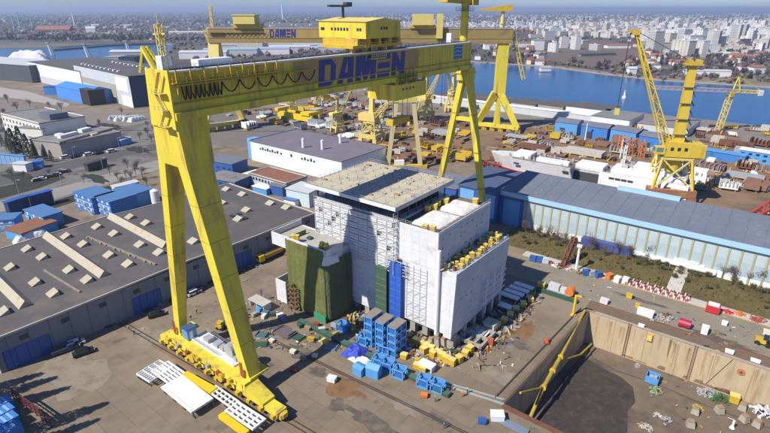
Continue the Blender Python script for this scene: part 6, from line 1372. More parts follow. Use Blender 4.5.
# small yard buildings by the netting: open-fronted white shed, teal lockers
sd2 = T('site_hut', 'white open-fronted site hut west of the green netting', 'hut', *UVG(250, 306)); part(sd2, 'wall', WHITE, (0, 7, 2.8, 3.0, 0, 2.6), (0, .2, 0, 2.8, 0, 2.6), (6.8, 7, 0, 2.8, 0, 2.6), (3.4, 3.6, 0, 2.8, 0, 2.6)); part(sd2, 'roof', CONCL, (-.3, 7.3, -.4, 3.3, 2.6, 2.85))
rs = T('sign_post', 'thin pink and blue post standing beside the site hut', 'post', *UVG(262, 301)); part(rs, 'post', PINK, (-.12, .12, -.12, .12, 0, 4.6)); part(rs, 'panel', BLUED, (-.4, .4, -.15, .15, 3, 4.2))
for k, (x, y, m, nm) in enumerate(((259, 311, BLUEL, 'light blue'), (266, 314, mat('locker_teal', (.07, .17, .21), .7), 'teal'), (273, 316, GREEND, 'dark green'), (280, 317, WHP, 'white'), (255, 316, GREYP, 'grey'), (264, 318, WHP, 'white'), (283, 322, BLUED, 'dark blue'), (300, 327, GREEND, 'dark green'), (308, 330, WOOD, 'timber'), (316, 326, REDP, 'dark red'), (322, 331, PALEW, 'pale'), (336, 336, YEL2, 'yellow'), (348, 327, YEL2, 'yellow'), (353, 331, WOOD, 'timber'), (357, 324, DARK, 'black'), (345, 322, RUST, 'rusty'), (334, 327, GREYP, 'grey'), (311, 341, YEL2, 'yellow'), (408, 352, BLUED, 'dark blue'), (412, 348, DARK, 'black'))):
    box_thing('locker', f'{nm} locker or tool chest in the clutter around the foot of the green netting', 'tool chest', x, y, 1.9, 1.0, 1.1, m, None, k * .4, 'tool chests around the netting')
# vehicles
def car(bodym, L=4.3, Wd=1.8, van=False, pickup=False):
    r = thing('parked_car', 'car', 'car'); h = 2.1 if van else 1.45
    b = MB(); b.hexa([(-L / 2, -Wd / 2, .3), (L / 2, -Wd / 2, .3), (L / 2, Wd / 2, .3), (-L / 2, Wd / 2, .3), (-L / 2, -Wd / 2, .9), (L / 2 - .1, -Wd / 2, .82), (L / 2 - .1, Wd / 2, .82), (-L / 2, Wd / 2, .9)]); b.build('body', bodym, r)
    x0, x1 = (-L / 2 + .1, L * .3) if van else ((0.1, L * .34) if pickup else (-L * .42, L * .2))
    c = MB(); c.hexa([(x0, -Wd / 2 + .04, .86), (x1 + .5, -Wd / 2 + .04, .83), (x1 + .5, Wd / 2 - .04, .83), (x0, Wd / 2 - .04, .86), (x0 + .35, -Wd / 2 + .2, h), (x1 - .1, -Wd / 2 + .2, h), (x1 - .1, Wd / 2 - .2, h), (x0 + .35, Wd / 2 - .2, h)]); c = c.build('cabin', GLASS, r)
    part(c, 'car_roof', bodym, (x0 + .3, x1 - .05, -Wd / 2 + .18, Wd / 2 - .18, h, h + .05))
    if pickup: part(r, 'cargo_bed', mat('bed_grey', (.10, .10, .11)), (-L / 2 + .1, 0, -Wd / 2 + .12, Wd / 2 - .12, .9, .95), (-L / 2, 0, -Wd / 2, -Wd / 2 + .1, .9, 1.25), (-L / 2, 0, Wd / 2 - .1, Wd / 2, .9, 1.25))
    for x in (-L * .3, L * .3):
        for y in (-Wd / 2 - .02, Wd / 2 - .2): MB().cyl((x, y, .34), (x, y + .22, .34), .34, 12).build('wheel', BLK, r)
    part(r, 'headlight', WHP, (L / 2 - .06, L / 2 + .02, -Wd / 2 + .1, -Wd / 2 + .5, .58, .76), (L / 2 - .06, L / 2 + .02, Wd / 2 - .5, Wd / 2 - .1, .58, .76)); part(r, 'tail_light', REDB, (-L / 2 - .02, -L / 2 + .04, -Wd / 2 + .05, -Wd / 2 + .35, .65, .85), (-L / 2 - .02, -L / 2 + .04, Wd / 2 - .35, Wd / 2 - .05, .65, .85))
    return r
def put(o, x, y, rz, lab, cat=None, group=None, s=1.0):
    p = G(x, y); o.location = (p.x, p.y, 0); o.rotation_euler = (0, 0, rz); o['label'] = lab; o.scale = (s,) * 3
    if cat: o['category'] = cat
    if group: o['group'] = group
    return o
carB, carW, pick = car(mat('black_car_paint', (.02, .02, .024), .25)), car(mat('white_car_paint', (.75, .75, .76), .3)), car(mat('dark_blue_car_paint', (.03, .05, .12), .3), 5.4, 1.9, pickup=True)
put(carB, 84, 354, ROT + pi / 2 - .25, 'black car parked on the concrete before the workshop doors', s=1.25); put(pick, 66, 351, ROT + pi / 2 - .2, 'dark blue pickup beside the black car', 'pickup', s=1.3)
put(dup(carW), 76, 345, ROT + pi / 2 - .2, 'white car standing in front of the pickup', s=1.15)
for k, (x, y) in enumerate(((66, 158.2), (75, 157.5), (89, 155.5), (99, 154), (112, 152))):
    put(carW if k == 0 else dup(carW if k % 2 == 0 else carB), x, y, ROT + pi / 2 + (.2 if k % 2 else 0), ('white car parked by the low office, ' if k % 2 == 0 else 'black car parked by the low office, ') + ('first from the cream end', 'nearest the cream end', 'third from the cream end', 'second from the gatehouse', 'nearest the gatehouse')[k], group='cars parked by the low office', s=1.5)
put(dup(carW), 194, 294, ROT + pi / 2, 'white car parked by the workshop wall between the crane legs', s=1.2); put(dup(carB), 157, 316, ROT + 1.2, 'black car just behind the near crane leg', s=1.2); put(dup(carB), 200, 291, ROT + 1.7, 'black car by the workshop next to the white car', s=1.1)
for k in range(14):
    x, y = 36 + k * 2.4 + rr.uniform(-1, 1), 181 - k * .7 + rr.uniform(-1.2, 1.2)
    put(dup((carB, carW)[k % 3 == 0]), x, y, ROT + 1.2 + rr.uniform(-.3, .3), ('white' if k % 3 == 0 else 'dark') + ' car in the crowded verge lot between the western roads', group='cars on the verge lot', s=1.1)
wtr = T('trailer', 'white and blue box trailer by the workshop corner', 'trailer', *UVG(91, 331), rz=pi / 2 - .03); part(wtr, 'body', mat('pale_blue_trailer', (.42, .52, .66), .6), (-4, 4, -1.3, 1.3, 1, 3.4)); part(wtr, 'roof', WHITE, (-4.05, 4.05, -1.35, 1.35, 3.4, 3.5)); part(wtr, 'wheel', BLK, (-3, -2, -1.3, -1, 0, 1), (2, 3, -1.3, -1, 0, 1), (-3, -2, 1, 1.3, 0, 1), (2, 3, 1, 1.3, 0, 1))
for (x, y), l in (((33, 354), 'yellow machine by the workshop door, farther from the corner'), ((27, 359), 'brown machine by the workshop door, nearer the corner')): box_thing('compressor', l, 'compressor', x, y, 2.6, 1.8, 1.6, YEL2 if x > 30 else WOOD, None, .5)
for k, (x, y) in enumerate(((108, 326), (112, 324), (118, 321), (128, 316), (148, 311), (152, 308), (160, 304), (166, 302), (172, 300), (212, 283), (222, 279), (232, 277), (240, 273), (250, 268), (258, 266), (286, 254))):
    heap('scrap_pile', 'dark scrap heap along the foot of the workshop wall', 'scrap heap', tuple(G(x, y)), 1.5, 1.2, (DARK, RUST, GREYP, WOOD)[k % 4], k + 70, 'scrap heaps along the workshop', 16)
# blue containers at the lower left corner
for k, (u, v) in enumerate(((-131.0, 18.5), (-127.4, 17.8), (-123.8, 17.4), (-120.2, 16.8), (-130.6, 12.3), (-127.0, 11.7), (-123.4, 11.2))):
    r = T('blue_container', ('blue container with striped lid in the near row, ' if k < 4 else 'blue container with striped lid in the rear row, ') + ('at the frame corner', 'second from the frame corner', 'third from the frame corner', 'at the east end')[k % 4], 'container', u, v, 0, .1, 'blue containers at the lower frame corner')
    part(r, 'body', BLUE, (-1.6, 1.6, -2.8, 2.8, 0, 3.0)); part(r, 'lid_stripe', mat('pale_blue_stripe', (.24, .42, .66), .6), *[(-1.5, 1.5, -2.6 + j * 1.3, -2.1 + j * 1.3, 3.0, 3.06) for j in range(4)])
mb = MB(); mb.rail([(0, 0, 0), (17, 1.5, 0)], 3.4, 4, 2, .18); mb.bar((0, 0, 3.4), (17, 1.5, 3.4), .3)
solo(mb, 'railing', mat('maroon_paint', (.10, .02, .03), .6), 'maroon railing in front of the blue containers', 'railing', W(-133.5, 22.3), ROT + .03)
# slim trees added out of view to cast the long shadows across the concrete
for k, (u, v, h, w) in enumerate(((-143.2, 5.2, 29, 4.6), (-136.6, 5.5, 29, 4.2), (-139.3, .6, 29, 4.8), (-123, 8.7, 29, 5.0), (-119.1, 4.9, 29, 3.6), (-147, 6, 26, 4.4))):
    r = T('shadow_poplar', 'slim dark poplar added beyond the lower frame edge to cast a shadow', 'tree', u, v, 0, 0, 'shadow-casting poplars beyond the lower frame edge')
    MB().cyl((0, 0, 0), (0, 0, h * .3), .3, 6).build('trunk', BARK, r); mb = MB(); q = random.Random(k)
    for j in range(1500):
        t = q.random(); a = q.uniform(0, 6.28); rad = w * .5 * (1 - abs(2 * t - .8) ** 2 * .5) * math.sqrt(q.random()); c = Vector((cos(a) * rad, sin(a) * rad, h * (.18 + .82 * t))); d = Vector((q.uniform(-1, 1), q.uniform(-1, 1), q.uniform(-1, 1))) * .9
        mb.add([c - d * .5, c + d * .5, c + Vector((-d.y, d.x, d.z)) * .6], [(0, 1, 2)])
    mb.build('crown', CONIF, r)
for k, u in enumerate((-20, -2, 22)):
    r_ = thing('wall_ladder', 'steel ladder fixed to the lit dock wall, ' + ('nearest the dock corner', 'beside the dark hose', 'beyond the round hatch cover')[k], 'ladder', W(u, 149.8, -11.7), ROT); mb = MB()
    for x in (-.35, .35): mb.bar((x, 0, 0), (x, 0, 12.4), .1)
    mb.build('rail', RUST, r_); mb = MB()
    for j in range(24): mb.bar((-.35, 0, .4 + j * .5), (.35, 0, .4 + j * .5), .07)
    mb.build('rung', RUST, r_)
# ------------------------------------------------------------------ people
def person_mesh():
    J = [(0, 0, .95), (0, 0, 1.2), (0, 0, 1.45), (0, 0, 1.56), (0, 0.01, 1.68), (0, .01, 1.78), (.11, 0, .9), (.13, .02, .5), (.13, 0, .08), (.13, .14, .04), (-.11, 0, .9), (-.14, -.06, .5), (-.14, -.14, .1), (-.14, 0, .04),
         (.2, 0, 1.42), (.28, -.02, 1.14), (.27, .08, .9), (-.2, 0, 1.42), (-.28, .03, 1.14), (-.27, .14, .92)]
    Rr = [.15, .16, .17, .06, .095, .08, .1, .075, .05, .045, .1, .075, .05, .045, .075, .055, .042, .075, .055, .042]
    E_ = [(0, 1), (1, 2), (2, 3), (3, 4), (4, 5), (0, 6), (6, 7), (7, 8), (8, 9), (0, 10), (10, 11), (11, 12), (12, 13), (2, 14), (14, 15), (15, 16), (2, 17), (17, 18), (18, 19)]
    me = bpy.data.meshes.new('body'); me.from_pydata(J, E_, []); me.update()
    o = bpy.data.objects.new('tmp', me); COL.objects.link(o)
    o.modifiers.new('Skin', 'SKIN'); sv = me.skin_vertices[0].data
    for i, r in enumerate(Rr): sv[i].radius = (r, r)
    sv[0].use_root = True
    sb = o.modifiers.new('Sub', 'SUBSURF'); sb.levels = 1
    dg = bpy.context.evaluated_depsgraph_get(); m2 = bpy.data.meshes.new_from_object(o.evaluated_get(dg)); bpy.data.objects.remove(o)
    return m2
PM = person_mesh()
def person(x, y, rz, cloth, hel, label):
    p = G(x, y); r = thing('person', label, 'person', (p.x, p.y, 0), rz); me = PM.copy(); me.materials.clear()
    for m in (cloth, SKIN, BLK): me.materials.append(m)
    for f in me.polygons:
        z = f.center.z; f.material_index = 1 if z > 1.5 or (z < .97 and abs(f.center.x) > .22) else (2 if z < .12 else 0)
    o = bpy.data.objects.new('body', me); COL.objects.link(o); o.parent = r
    MB().cyl((0, .01, 1.72), (0, .01, 1.86), .14, 10, .07).build('helmet', hel, r); r.scale = (1.08,) * 3
    return r
CO_ = [mat('navy_coverall', (.025, .035, .08), .8, .15), mat('grey_coverall', (.12, .12, .13), .8, .15), mat('orange_vest', (.6, .18, .02), .7)]
for k, (x, y, l) in enumerate(((134.5, 335, 'person in dark coverall walking near the crane rail by the workshop'), (197, 314, 'person in grey coverall walking away behind the near crane leg'), (207, 342, 'person in dark coverall standing at the crane machinery deck'), (191, 320, 'person in grey coverall beside the near crane leg'), (435, 402, 'person in dark coverall just past the pair of blue cage racks'), (444, 429, 'person in grey coverall near the bottom of the frame'), (467, 394, 'person in dark coverall, one of two by the ground pipes'), (462, 397, 'person in orange vest by the ground pipes'), (452, 391, 'person in grey coverall beside the east cage rack'), (487, 352, 'person in orange vest by the orange bottle rack'))):
    person(x, y, k * 1.3, CO_[k % 3 if 'orange' not in l else 2] if 'grey' not in l else CO_[1], (WHP, YB, BLUEL)[k % 3], l)
# ------------------------------------------------------------------ trees
def twig_crown(r, n, rx, rz, z0, size, spread=1.0):
    mb = MB()
    lobes = [(r.uniform(-.5, .5) * rx, r.uniform(-.5, .5) * rx, z0 + rz * r.uniform(.3, .75), r.uniform(.45, .7)) for _ in range(5)]
    for _ in range(n):
        lx, ly, lz, ls = r.choice(lobes); a, b = r.uniform(0, 6.28), math.acos(r.uniform(-1, 1)); q = r.random() ** .45 * ls
        c = Vector((lx + rx * q * sin(b) * cos(a), ly + rx * q * sin(b) * sin(a), lz + rz * .6 * q * cos(b)))
        d = (Vector((c.x, c.y, (c.z - z0) * .8 + .5)).normalized() + Vector((r.uniform(-.6, .6), r.uniform(-.6, .6), r.uniform(-.3, .6)))) * size
        w = d.cross(Vector((r.uniform(-1, 1), r.uniform(-1, 1), r.uniform(-1, 1)))).normalized() * size * .22 * spread
        mb.add([c - w, c + w, c + d], [(0, 1, 2)])
    return mb
def limbs(r, h, n):
    mb = MB(); mb.cyl((0, 0, 0), (0, 0, h * .55), h * .028, 7, h * .016)
    for k in range(n):
        z = h * r.uniform(.25, .55); a = r.uniform(0, 6.28); l = h * r.uniform(.25, .45); e = Vector((cos(a) * l * .6, sin(a) * l * .6, z + l * .8))
        mb.cyl((0, 0, z), e, h * .012, 5, h * .004)
        for j in range(3):
            s = Vector((0, 0, z)).lerp(e, r.uniform(.4, .8)); f = s + Vector((r.uniform(-1, 1), r.uniform(-1, 1), r.uniform(.5, 1.2))) * l * .35; mb.cyl(s, f, h * .006, 4, h * .002)
    return mb
def tree_proto(label, cat, name, h, kind, seed):
    r = random.Random(seed); t = thing(name, label, cat)
    limbs(r, h, 9 if kind == 'bare' else 5).build('trunk', BARK, t)
    if kind == 'bare': twig_crown(r, 420, h * .34, h * .62, h * .34, h * .085, .35).build('crown', TWIG, t)
    else:
        mb = MB()
        for _ in range(900):
            t_ = r.random() ** .8; rad = h * .2 * (1 - t_ ** 1.4) * (.35 + .65 * math.sqrt(r.random())) + .1; a = r.uniform(0, 6.28); z = h * (.12 + .88 * t_) + r.uniform(-.5, .3)
            c = Vector((cos(a) * rad, sin(a) * rad, z)); d = Vector((cos(a), sin(a), r.uniform(-.6, .2))) * h * .05; w = Vector((-sin(a), cos(a), r.uniform(-.4, .4))) * h * .03
            mb.add([c - w, c + w, c + d], [(0, 1, 2)])
        mb.build('crown', CONIF, t)
    return t
used = set()
def plant(pr, p, rz, s, label, group):
    o = pr if pr.name not in used else dup(pr); used.add(pr.name)
    o.location = p; o.rotation_euler = (0, 0, rz); o.scale = (s, s, s * RND.uniform(.9, 1.15)); o['label'] = label; o['group'] = group; return o
bare = [tree_proto('bare tree', 'tree', 'bare_tree', 8, 'bare', 100 + i) for i in range(3)]
con = [tree_proto('conifer', 'tree', 'conifer_tree', 12, 'con', 200 + i) for i in range(2)]
for k, (x, y) in enumerate(((538, 240), (548, 243), (557, 246), (566, 247), (590, 252), (604, 258), (643, 268), (648, 258), (702, 268), (714, 272), (722, 278), (732, 282), (741, 280), (748, 284), (757, 286), (525, 236), (617, 256), (630, 260))):
    plant(bare[k % 3], G(x, y, .8), k * 1.1, RND.uniform(.7, 1.05), 'thin bare tree on the grass bank before the teal hall', 'bare trees on the grass bank')
for k, (x, y, s) in enumerate(((12, 153, 1.1), (17, 157, 1.4), (24, 156, 1.5), (30, 158, 1.25), (36, 160, .9), (2, 146, .9), (9, 150, .8), (46, 161, .7), (52, 162, .6))):
    plant(con[k % 2], G(x, y), k, s, 'dark conifer in the clump before the white office building', 'conifers by the offices')
for k, (x, y, s) in enumerate(((117, 135, .9), (128, 170, .9), (136, 175, .9), (132, 181, .8), (143, 179, .9), (147, 186, .8), (20, 78, 2.6), (12, 79, 2.4), (70, 175, .5), (138, 170, .8), (126, 178, .7), (228, 181, .6), (240, 183, .6))):
    plant(bare[(k + 1) % 3], G(x, y), k, s, 'bare shrubby tree by the western roads', 'bare trees by the western roads')
for k, (x, y, s) in enumerate(((100, 128, .9), (106, 131, .8), (140, 140, .9), (148, 137, 1.0), (152, 143, .8), (62, 112, 1.2), (50, 109, 1.0), (30, 107, 1.1), (18, 112, 1.3), (5, 118, 1.2), (122, 115, .9), (12, 176, .7), (24, 179, .6), (50, 176, .6), (84, 182, .6), (110, 175, .8), (118, 180, .8), (122, 186, .7), (8, 103, 1.3), (40, 116, 1.0), (2, 128, 1.2), (148, 128, .8), (156, 135, .9))):
    plant(bare[k % 3], G(x, y), k * 1.7, s, 'bare tree among the verges and lots around the offices', 'bare trees around the offices')
lampp = None
for k, (x, y) in enumerate(((20, 197), (62, 185), (104, 173), (145, 161), (30, 170), (75, 161), (120, 151), (155, 143))):
    if lampp is None:
        lampp = thing('street_lamp', 'x', 'street lamp'); MB().cyl((0, 0, 0), (0, 0, 9), .16, 6, .1).build('post', GREYP, lampp); MB().bar((0, 0, 9), (1.8, 0, 9.4), .16).build('arm', GREYP, lampp); part(lampp, 'lamp_head', PALEW, (1.5, 2.4, -.2, .2, 9.3, 9.5)); o = lampp
    else: o = dup(lampp)
    o.location = G(x, y); o['label'] = 'slim grey street lamp along the western roads'; o['group'] = 'street lamps along the western roads'
for k, (x, y) in enumerate(((118, 119), (124, 120), (131, 119.5), (137, 120.5))):
    r_ = thing('boat_hull', 'pale upturned boat hull section in the lot behind the offices', 'hull section', G(x, y), .5 + k * .2, 'pale hull sections behind the offices'); MB().hexa([(-8, -3, 0), (8, -3, 0), (8, 3, 0), (-8, 3, 0), (-6, -1.6, 3.4), (5, -1.6, 3.0), (5, 1.6, 3.0), (-6, 1.6, 3.4)]).build('shell', (PALEW, WHITE)[k % 2], r_); part(r_, 'rib', GREYP, *[(-6 + j * 3, -5.8 + j * 3, -2.9, 2.9, .2, 3.5) for j in range(5)])
def bush_proto(seed):
    r = random.Random(seed); t = thing('shrub', 'shrub', 'shrub'); twig_crown(r, 160, 1.1, 1.5, .1, .55, 1.0).build('foliage', BUSHM, t); MB().cyl((0, 0, 0), (0, 0, .8), .08, 5).build('stem', BARK, t); return t
bush = [bush_proto(i) for i in range(3)]
for k in range(70):
    u, v = RND.uniform(-72, 45), RND.uniform(183, 198); plant(bush[k % 3], W(u, v, 1.2), k, RND.uniform(.5, 1.2), 'dry brown shrub scattered over the grass bank', 'dry shrubs on the grass bank')
# ------------------------------------------------------------------ clutter of the assembly grounds behind the halls
def block_proto(kind, seed):
    r = random.Random(seed); t = thing('hull_section', 'x', 'hull section')
    m = (RUST, mat('primer_brown', (.22, .12, .08), .8, .2), CONCL, GREYP, YEL2, WHITE)[kind]
    mb = B((-4, 4, -2.5, 2.5, .8, 1.1), (-4, -3.7, -2.5, 2.5, 1.1, 3.5), (3.7, 4, -2.5, 2.5, 1.1, 3)); 
    for k in range(5): mb.box(-3.4 + k * 1.6, -3.2 + k * 1.6, -2.4, 2.4, 1.1, 2.4 + r.uniform(0, 1.2))
    mb.box(-3.7, 3.7, -.1, .1, 1.1, 2.2); mb.build('plate', m, t); part(t, 'trestle', WOOD, *[(x, x + .6, y, y + .6, 0, .8) for x in (-3.4, 2.8) for y in (-2, 1.4)])
    return t
KN = ('rust red', 'brown primed', 'pale', 'grey', 'yellow', 'white')
bp = [block_proto(i, i) for i in range(6)]; bpu = set()
def put_block(kind, p, rz, s, label, group):
    o = bp[kind] if kind not in bpu else dup(bp[kind]); bpu.add(kind)
    o.location = p; o.rotation_euler = (0, 0, rz); o.scale = s; o['label'] = label; o['group'] = group
zones = [((300, 400), (92, 128), 60, 'between the two gantry cranes', (0, 1, 2, 4, 3, 5)), ((385, 470), (118, 165), 45, 'around the far gantry leg', (0, 1, 2, 4, 1, 0)), ((495, 640), (128, 165), 50, 'on the brown ground behind the ship', (1, 2, 0, 4, 2, 3)), ((690, 770), (135, 190), 50, 'on the brown ground past the luffing crane', (1, 2, 0, 3, 4, 5)), ((640, 770), (108, 132), 40, 'on the pale quay by the river', (2, 3, 4, 5, 2, 3)), ((240, 310), (105, 130), 22, 'on the paved yard beside the yellow steel frame', (4, 5, 0, 3)), ((310, 395), (126, 146), 30, 'just behind the white hall', (4, 5, 2, 0)), ((660, 700), (165, 188), 14, 'around the luffing crane base', (4, 2, 5))]
for (xa, xb), (ya, yb), n, where, ks in zones:
    for k in range(n):
        x, y = RND.uniform(xa, xb), RND.uniform(ya, yb); p = G(x, y); u, v = UV(p)
        if (234 < v < 285 and -124 < u < 92) or v > 500 or (-262 < u < -170 and 150 < v < 240): continue
        kind = RND.choice(ks); s = RND.uniform(.4, 1.5) * (1.2 if y < 115 else 1)
        put_block(kind, p, ROT + RND.choice((0, pi / 2)) + RND.uniform(-.2, .2), (s, s, s * RND.uniform(.6, 1.4)), f'{KN[kind]} steel hull section lying {where}', f'hull sections {where}')
def debris():
    # loose steel, timber and bottles strewn over the assembly grounds: nobody could count it
    r = random.Random(55); mb = MB(); mi = []
    ms = [RUST, mat('primer_brown', (0, 0, 0)), CONCL, GREYP, YEL2, WHITE, WOOD, DARK, REDP, BLUEL]
    zz = [((295, 470), (90, 165), 1500), ((490, 650), (126, 170), 500), ((640, 770), (105, 190), 1000), ((205, 320), (100, 135), 160), ((560, 770), (118, 150), 250)]
    for (xa, xb), (ya, yb), n in zz:
        for _ in range(n // 9):
            p = G(r.uniform(xa, xb), r.uniform(ya, yb)); u, v = UV(p)
            if (228 < v < 291 and -130 < u < 94) or v > 498 or (-266 < u < -166 and 146 < v < 246) or (v < 228 and u > -164): continue
            a = ROT + r.choice((0, pi / 2)) + r.uniform(-.08, .08); l = r.uniform(2, 8); w = r.uniform(.4, 1.5); m_ = r.choice((0, 0, 0, 1, 1, 1, 2, 3, 3, 4, 6, 6, 7, 7, 5))
            d = Vector((cos(a), sin(a), 0)); q = Vector((-sin(a), cos(a), 0))
            for j in range(r.randint(3, 12)):
                c = p + q * (j % 4) * w * 1.25 + d * r.uniform(-.5, .5) + Vector((0, 0, w * (.3 + .55 * (j // 4)))); k = len(mb.f)
                mb.bar(c - d * l / 2, c + d * l / 2 * r.uniform(.7, 1.1), w, w * .5); mi += [m_ if r.random() < .85 else r.choice((0, 1, 6, 7))] * (len(mb.f) - k)
    o = mb.build('debris', None); o['kind'] = 'stuff'
    for m in ms: o.data.materials.append(m)
    for f, i in zip(o.data.polygons, mi): f.material_index = i
debris()
for k, (x, y, l, w) in enumerate(((318, 112, 46, 14), (346, 106, 50, 12), (372, 108, 40, 12), (405, 120, 34, 12), (330, 122, 36, 10), (448, 138, 30, 12), (425, 132, 26, 10), (540, 152, 36, 12), (590, 158, 40, 12), (520, 140, 26, 10), (720, 172, 40, 12), (745, 150, 40, 10), (700, 132, 46, 10), (750, 182, 30, 10))):
    r_ = T('assembly_table', 'long rust brown assembly table with low yellow beams, in the yards behind the halls', 'assembly table', *UV(G(x, y)), group='assembly tables behind the halls')
    part(r_, 'bed', (RUST, mat('primer_brown', (0, 0, 0)), DIRT)[k % 3], (-l / 2, l / 2, -w / 2, w / 2, 0, 1.4)); part(r_, 'beam', (YEL2, OCH)[k % 2], *[(-l / 2 + j * l / 5, -l / 2 + j * l / 5 + .9, -w / 2, w / 2, 1.4, 2.3) for j in range(6)])
    part(r_, 'hull_panel', (CONCL, GREYP, mat('primer_brown', (0, 0, 0)), RUST)[k % 4], (-l * .4, l * (.05 + .05 * (k % 5)), -w * .4, w * .4, 2.3, 3.0 + (k % 3)))
def yard_debris():
    r = random.Random(56); mb = MB(); mi = []; ms = [RUST, CONCL, GREYP, YEL2, WHITE, WOOD, DARK, BLUEL, GREEND]
    for (xa, xb), (ya, yb), n in (((245, 400), (300, 350), 260), ((410, 520), (300, 368), 150), ((600, 770), (306, 360), 60), ((620, 770), (368, 433), 26), ((100, 300), (255, 330), 60), ((540, 700), (255, 300), 110)):
        for _ in range(n):
            x, y = r.uniform(xa, xb), r.uniform(ya, yb); fl = 0.0
            p = G(x, y); u, v = UV(p)
            if -36 < u and 94 < v < 150.5:
                p = G(x, y, DZ + .3); u, v = UV(p); fl = DZ + .3
                if not (-30 < u < 140 and 96 < v < 149): continue
            elif (-100 < u < -60 and 106 < v < 153) or v > 180 or u < -146 or (-113 < u < -92 and 92 < v < 108): continue
            a = r.uniform(0, 3.14); l = r.uniform(.3, 1.5); w = r.uniform(.1, .38); d = Vector((cos(a), sin(a), 0)) * l / 2; c = Vector((p.x, p.y, fl + w * .4))
            k = len(mb.f); mb.bar(c - d, c + d, w, w * r.uniform(.4, 1.5)); mi += [r.choice((0, 0, 1, 2, 2, 3, 4, 5, 5, 6, 6, 6, 7, 8))] * (len(mb.f) - k)
    o = mb.build('litter', None); o['kind'] = 'stuff'
    for m in ms: o.data.materials.append(m)
    for f, i in zip(o.data.polygons, mi): f.material_index = i
yard_debris()
def base_clutter():
    # cables, pipes, bottles and offcuts packed round the foot of the block: nobody could count them
    r = random.Random(91); mb = MB(); mi = []; ms = [DARK, RUST, GREYP, YEL2, CONCL, WOOD, GREEND, CONC]
    for _ in range(900):
        if r.random() < .62: u, v = r.uniform(-104, -57), r.uniform(96, 105.5)
        else: u, v = r.uniform(-57.5, -47), r.uniform(103, 150)
        if -113 < u < -92 and v > 92: continue
        if -80 < u < -66 and v < 99.5: continue
        p = W(u, v, 0); a = r.uniform(0, 3.14); l = r.uniform(.3, 2.2); w = r.uniform(.12, .5); d = Vector((cos(a), sin(a), r.uniform(-.05, .3))) * l / 2; c = p + Vector((0, 0, w * .5 + abs(d.z))); k = len(mb.f)
        mb.bar(c - d, c + d, w, w * r.uniform(.5, 2.2)); mi += [r.choice((0, 0, 0, 1, 1, 2, 2, 3, 3, 4, 5, 6, 7))] * (len(mb.f) - k)
    o = mb.build('offcuts', None); o['kind'] = 'stuff'
    for m in ms: o.data.materials.append(m)
    for f, i in zip(o.data.polygons, mi): f.material_index = i
base_clutter()
# lattice of rusty frames left of the ship bow
for k in range(9):
    x, y = RND.uniform(487, 512), RND.uniform(163, 178); p = G(x, y); o = solo(MB().truss((0, 0, 0), (RND.uniform(4, 8), RND.uniform(-3, 3), RND.uniform(3, 7)), 2, 2, 5, .3), 'lattice_truss', REDP, 'rust red lattice frame in the tangle ahead of the ship bow', 'lattice frame', (p.x, p.y, 0), RND.uniform(0, 6), 'rust red frames by the ship bow')
for k, (x, y) in enumerate(((620, 140), (627, 142), (634, 143), (641, 145))):
    solo(MB().truss((0, 0, 0), (1, 2, 11), 5, 2, 5, .45, up=(1, 0, 0)), 'lattice_truss', mat('rust_orange', (0, 0, 0)), 'orange-brown upright frame among the blue sheds', 'lattice frame', tuple(G(x, y + 12)), k, 'orange upright frames by the blue sheds')
rb = thing('gangway_bridge', 'rust red lattice gangway rising beside the hall roof at the frame edge', 'gangway', tuple(W(-1, 236)), 0)
MB().truss(W(0, 0, 6), W(16, 12, 22), 4, 5, 7, .6).build('boom', REDP, rb); MB().truss(W(14, 11, 0), W(14, 11, 20), 7, 7, 6, .6, up=(1, 0, 0)).build('tower', REDP, rb); MB().bar(W(7, 9, 14), W(20, 8, 15), 1.8, 1.0).build('strut', WHITE, rb)
# white vertical posts beside the blue sheds
for k, (x, y) in enumerate(((585, 140), (620, 158))):
    p = G(x, y); r = thing('light_mast', 'white light mast behind the ship, ' + ('nearer its bow' if k == 0 else 'nearer its stern'), 'light mast', p); MB().cyl((0, 0, 0), (0, 0, 13), .5, 8, .3).build('post', WHITE, r); part(r, 'head', GREYP, (-1, 1, -.4, .4, 13, 13.8))
# heaps of golden cable drums on the pale quay
# ------------------------------------------------------------------ river banks, woods and the town
def far_tree_mesh(seed, n=70):
    r = random.Random(seed); return twig_crown(r, n, 4.2, 7.5, 1.0, 2.2, 1.5).mesh('crown', TWIGF)
ftm = [far_tree_mesh(i) for i in range(4)]; ftc = far_tree_mesh(9); ftc.materials.clear(); ftc.materials.append(mat('far_evergreen', (.035, .045, .035), .9, .3, .05))
ftt = MB().cyl((0, 0, 0), (0, 0, 5), .35, 5, .2).mesh('trunk', BARK)
def far_tree(p, s, m, label, group):
    r = thing('tree', label, 'tree', p, RND.uniform(0, 6), group); r.scale = (s, s, s * RND.uniform(.8, 1.2))
    for nm, me in (('crown', m), ('trunk', ftt)):
        o = bpy.data.objects.new(nm, me); COL.objects.link(o); o.parent = r
def _in(p, l):
    c = False; j = len(l) - 1
    for i in range(len(l)):
        if (l[i].y > p[1]) != (l[j].y > p[1]) and p[0] < (l[j].x - l[i].x) * (p[1] - l[i].y) / (l[j].y - l[i].y) + l[i].x: c = not c
        j = i
    return c
FIELD = poly_px([(545, 61), (540, 50), (556, 43), (600, 40), (640, 46), (642, 54), (628, 64), (590, 67)])
sheet('fallow_field', FIELD, .06, mat('fallow_earth', (.135, .098, .078), .95, .2, .02, stain=(.105, .095, .06), smin=.52, ssc=.012))
for k in range(230):
    x, y = RND.uniform(470, 770), RND.uniform(54, 82)
    p = G(x, y); u, v = UV(p)
    if (v < 850 and not (u > -100 and v > 825)) or _in(p, FIELD): continue
    ev = RND.random() < .15
    far_tree(p, RND.uniform(.7, 1.5), ftc if ev else RND.choice(ftm), ('dark evergreen' if ev else 'bare brown tree') + ' on the far bank between river and town', 'trees on the far river bank')
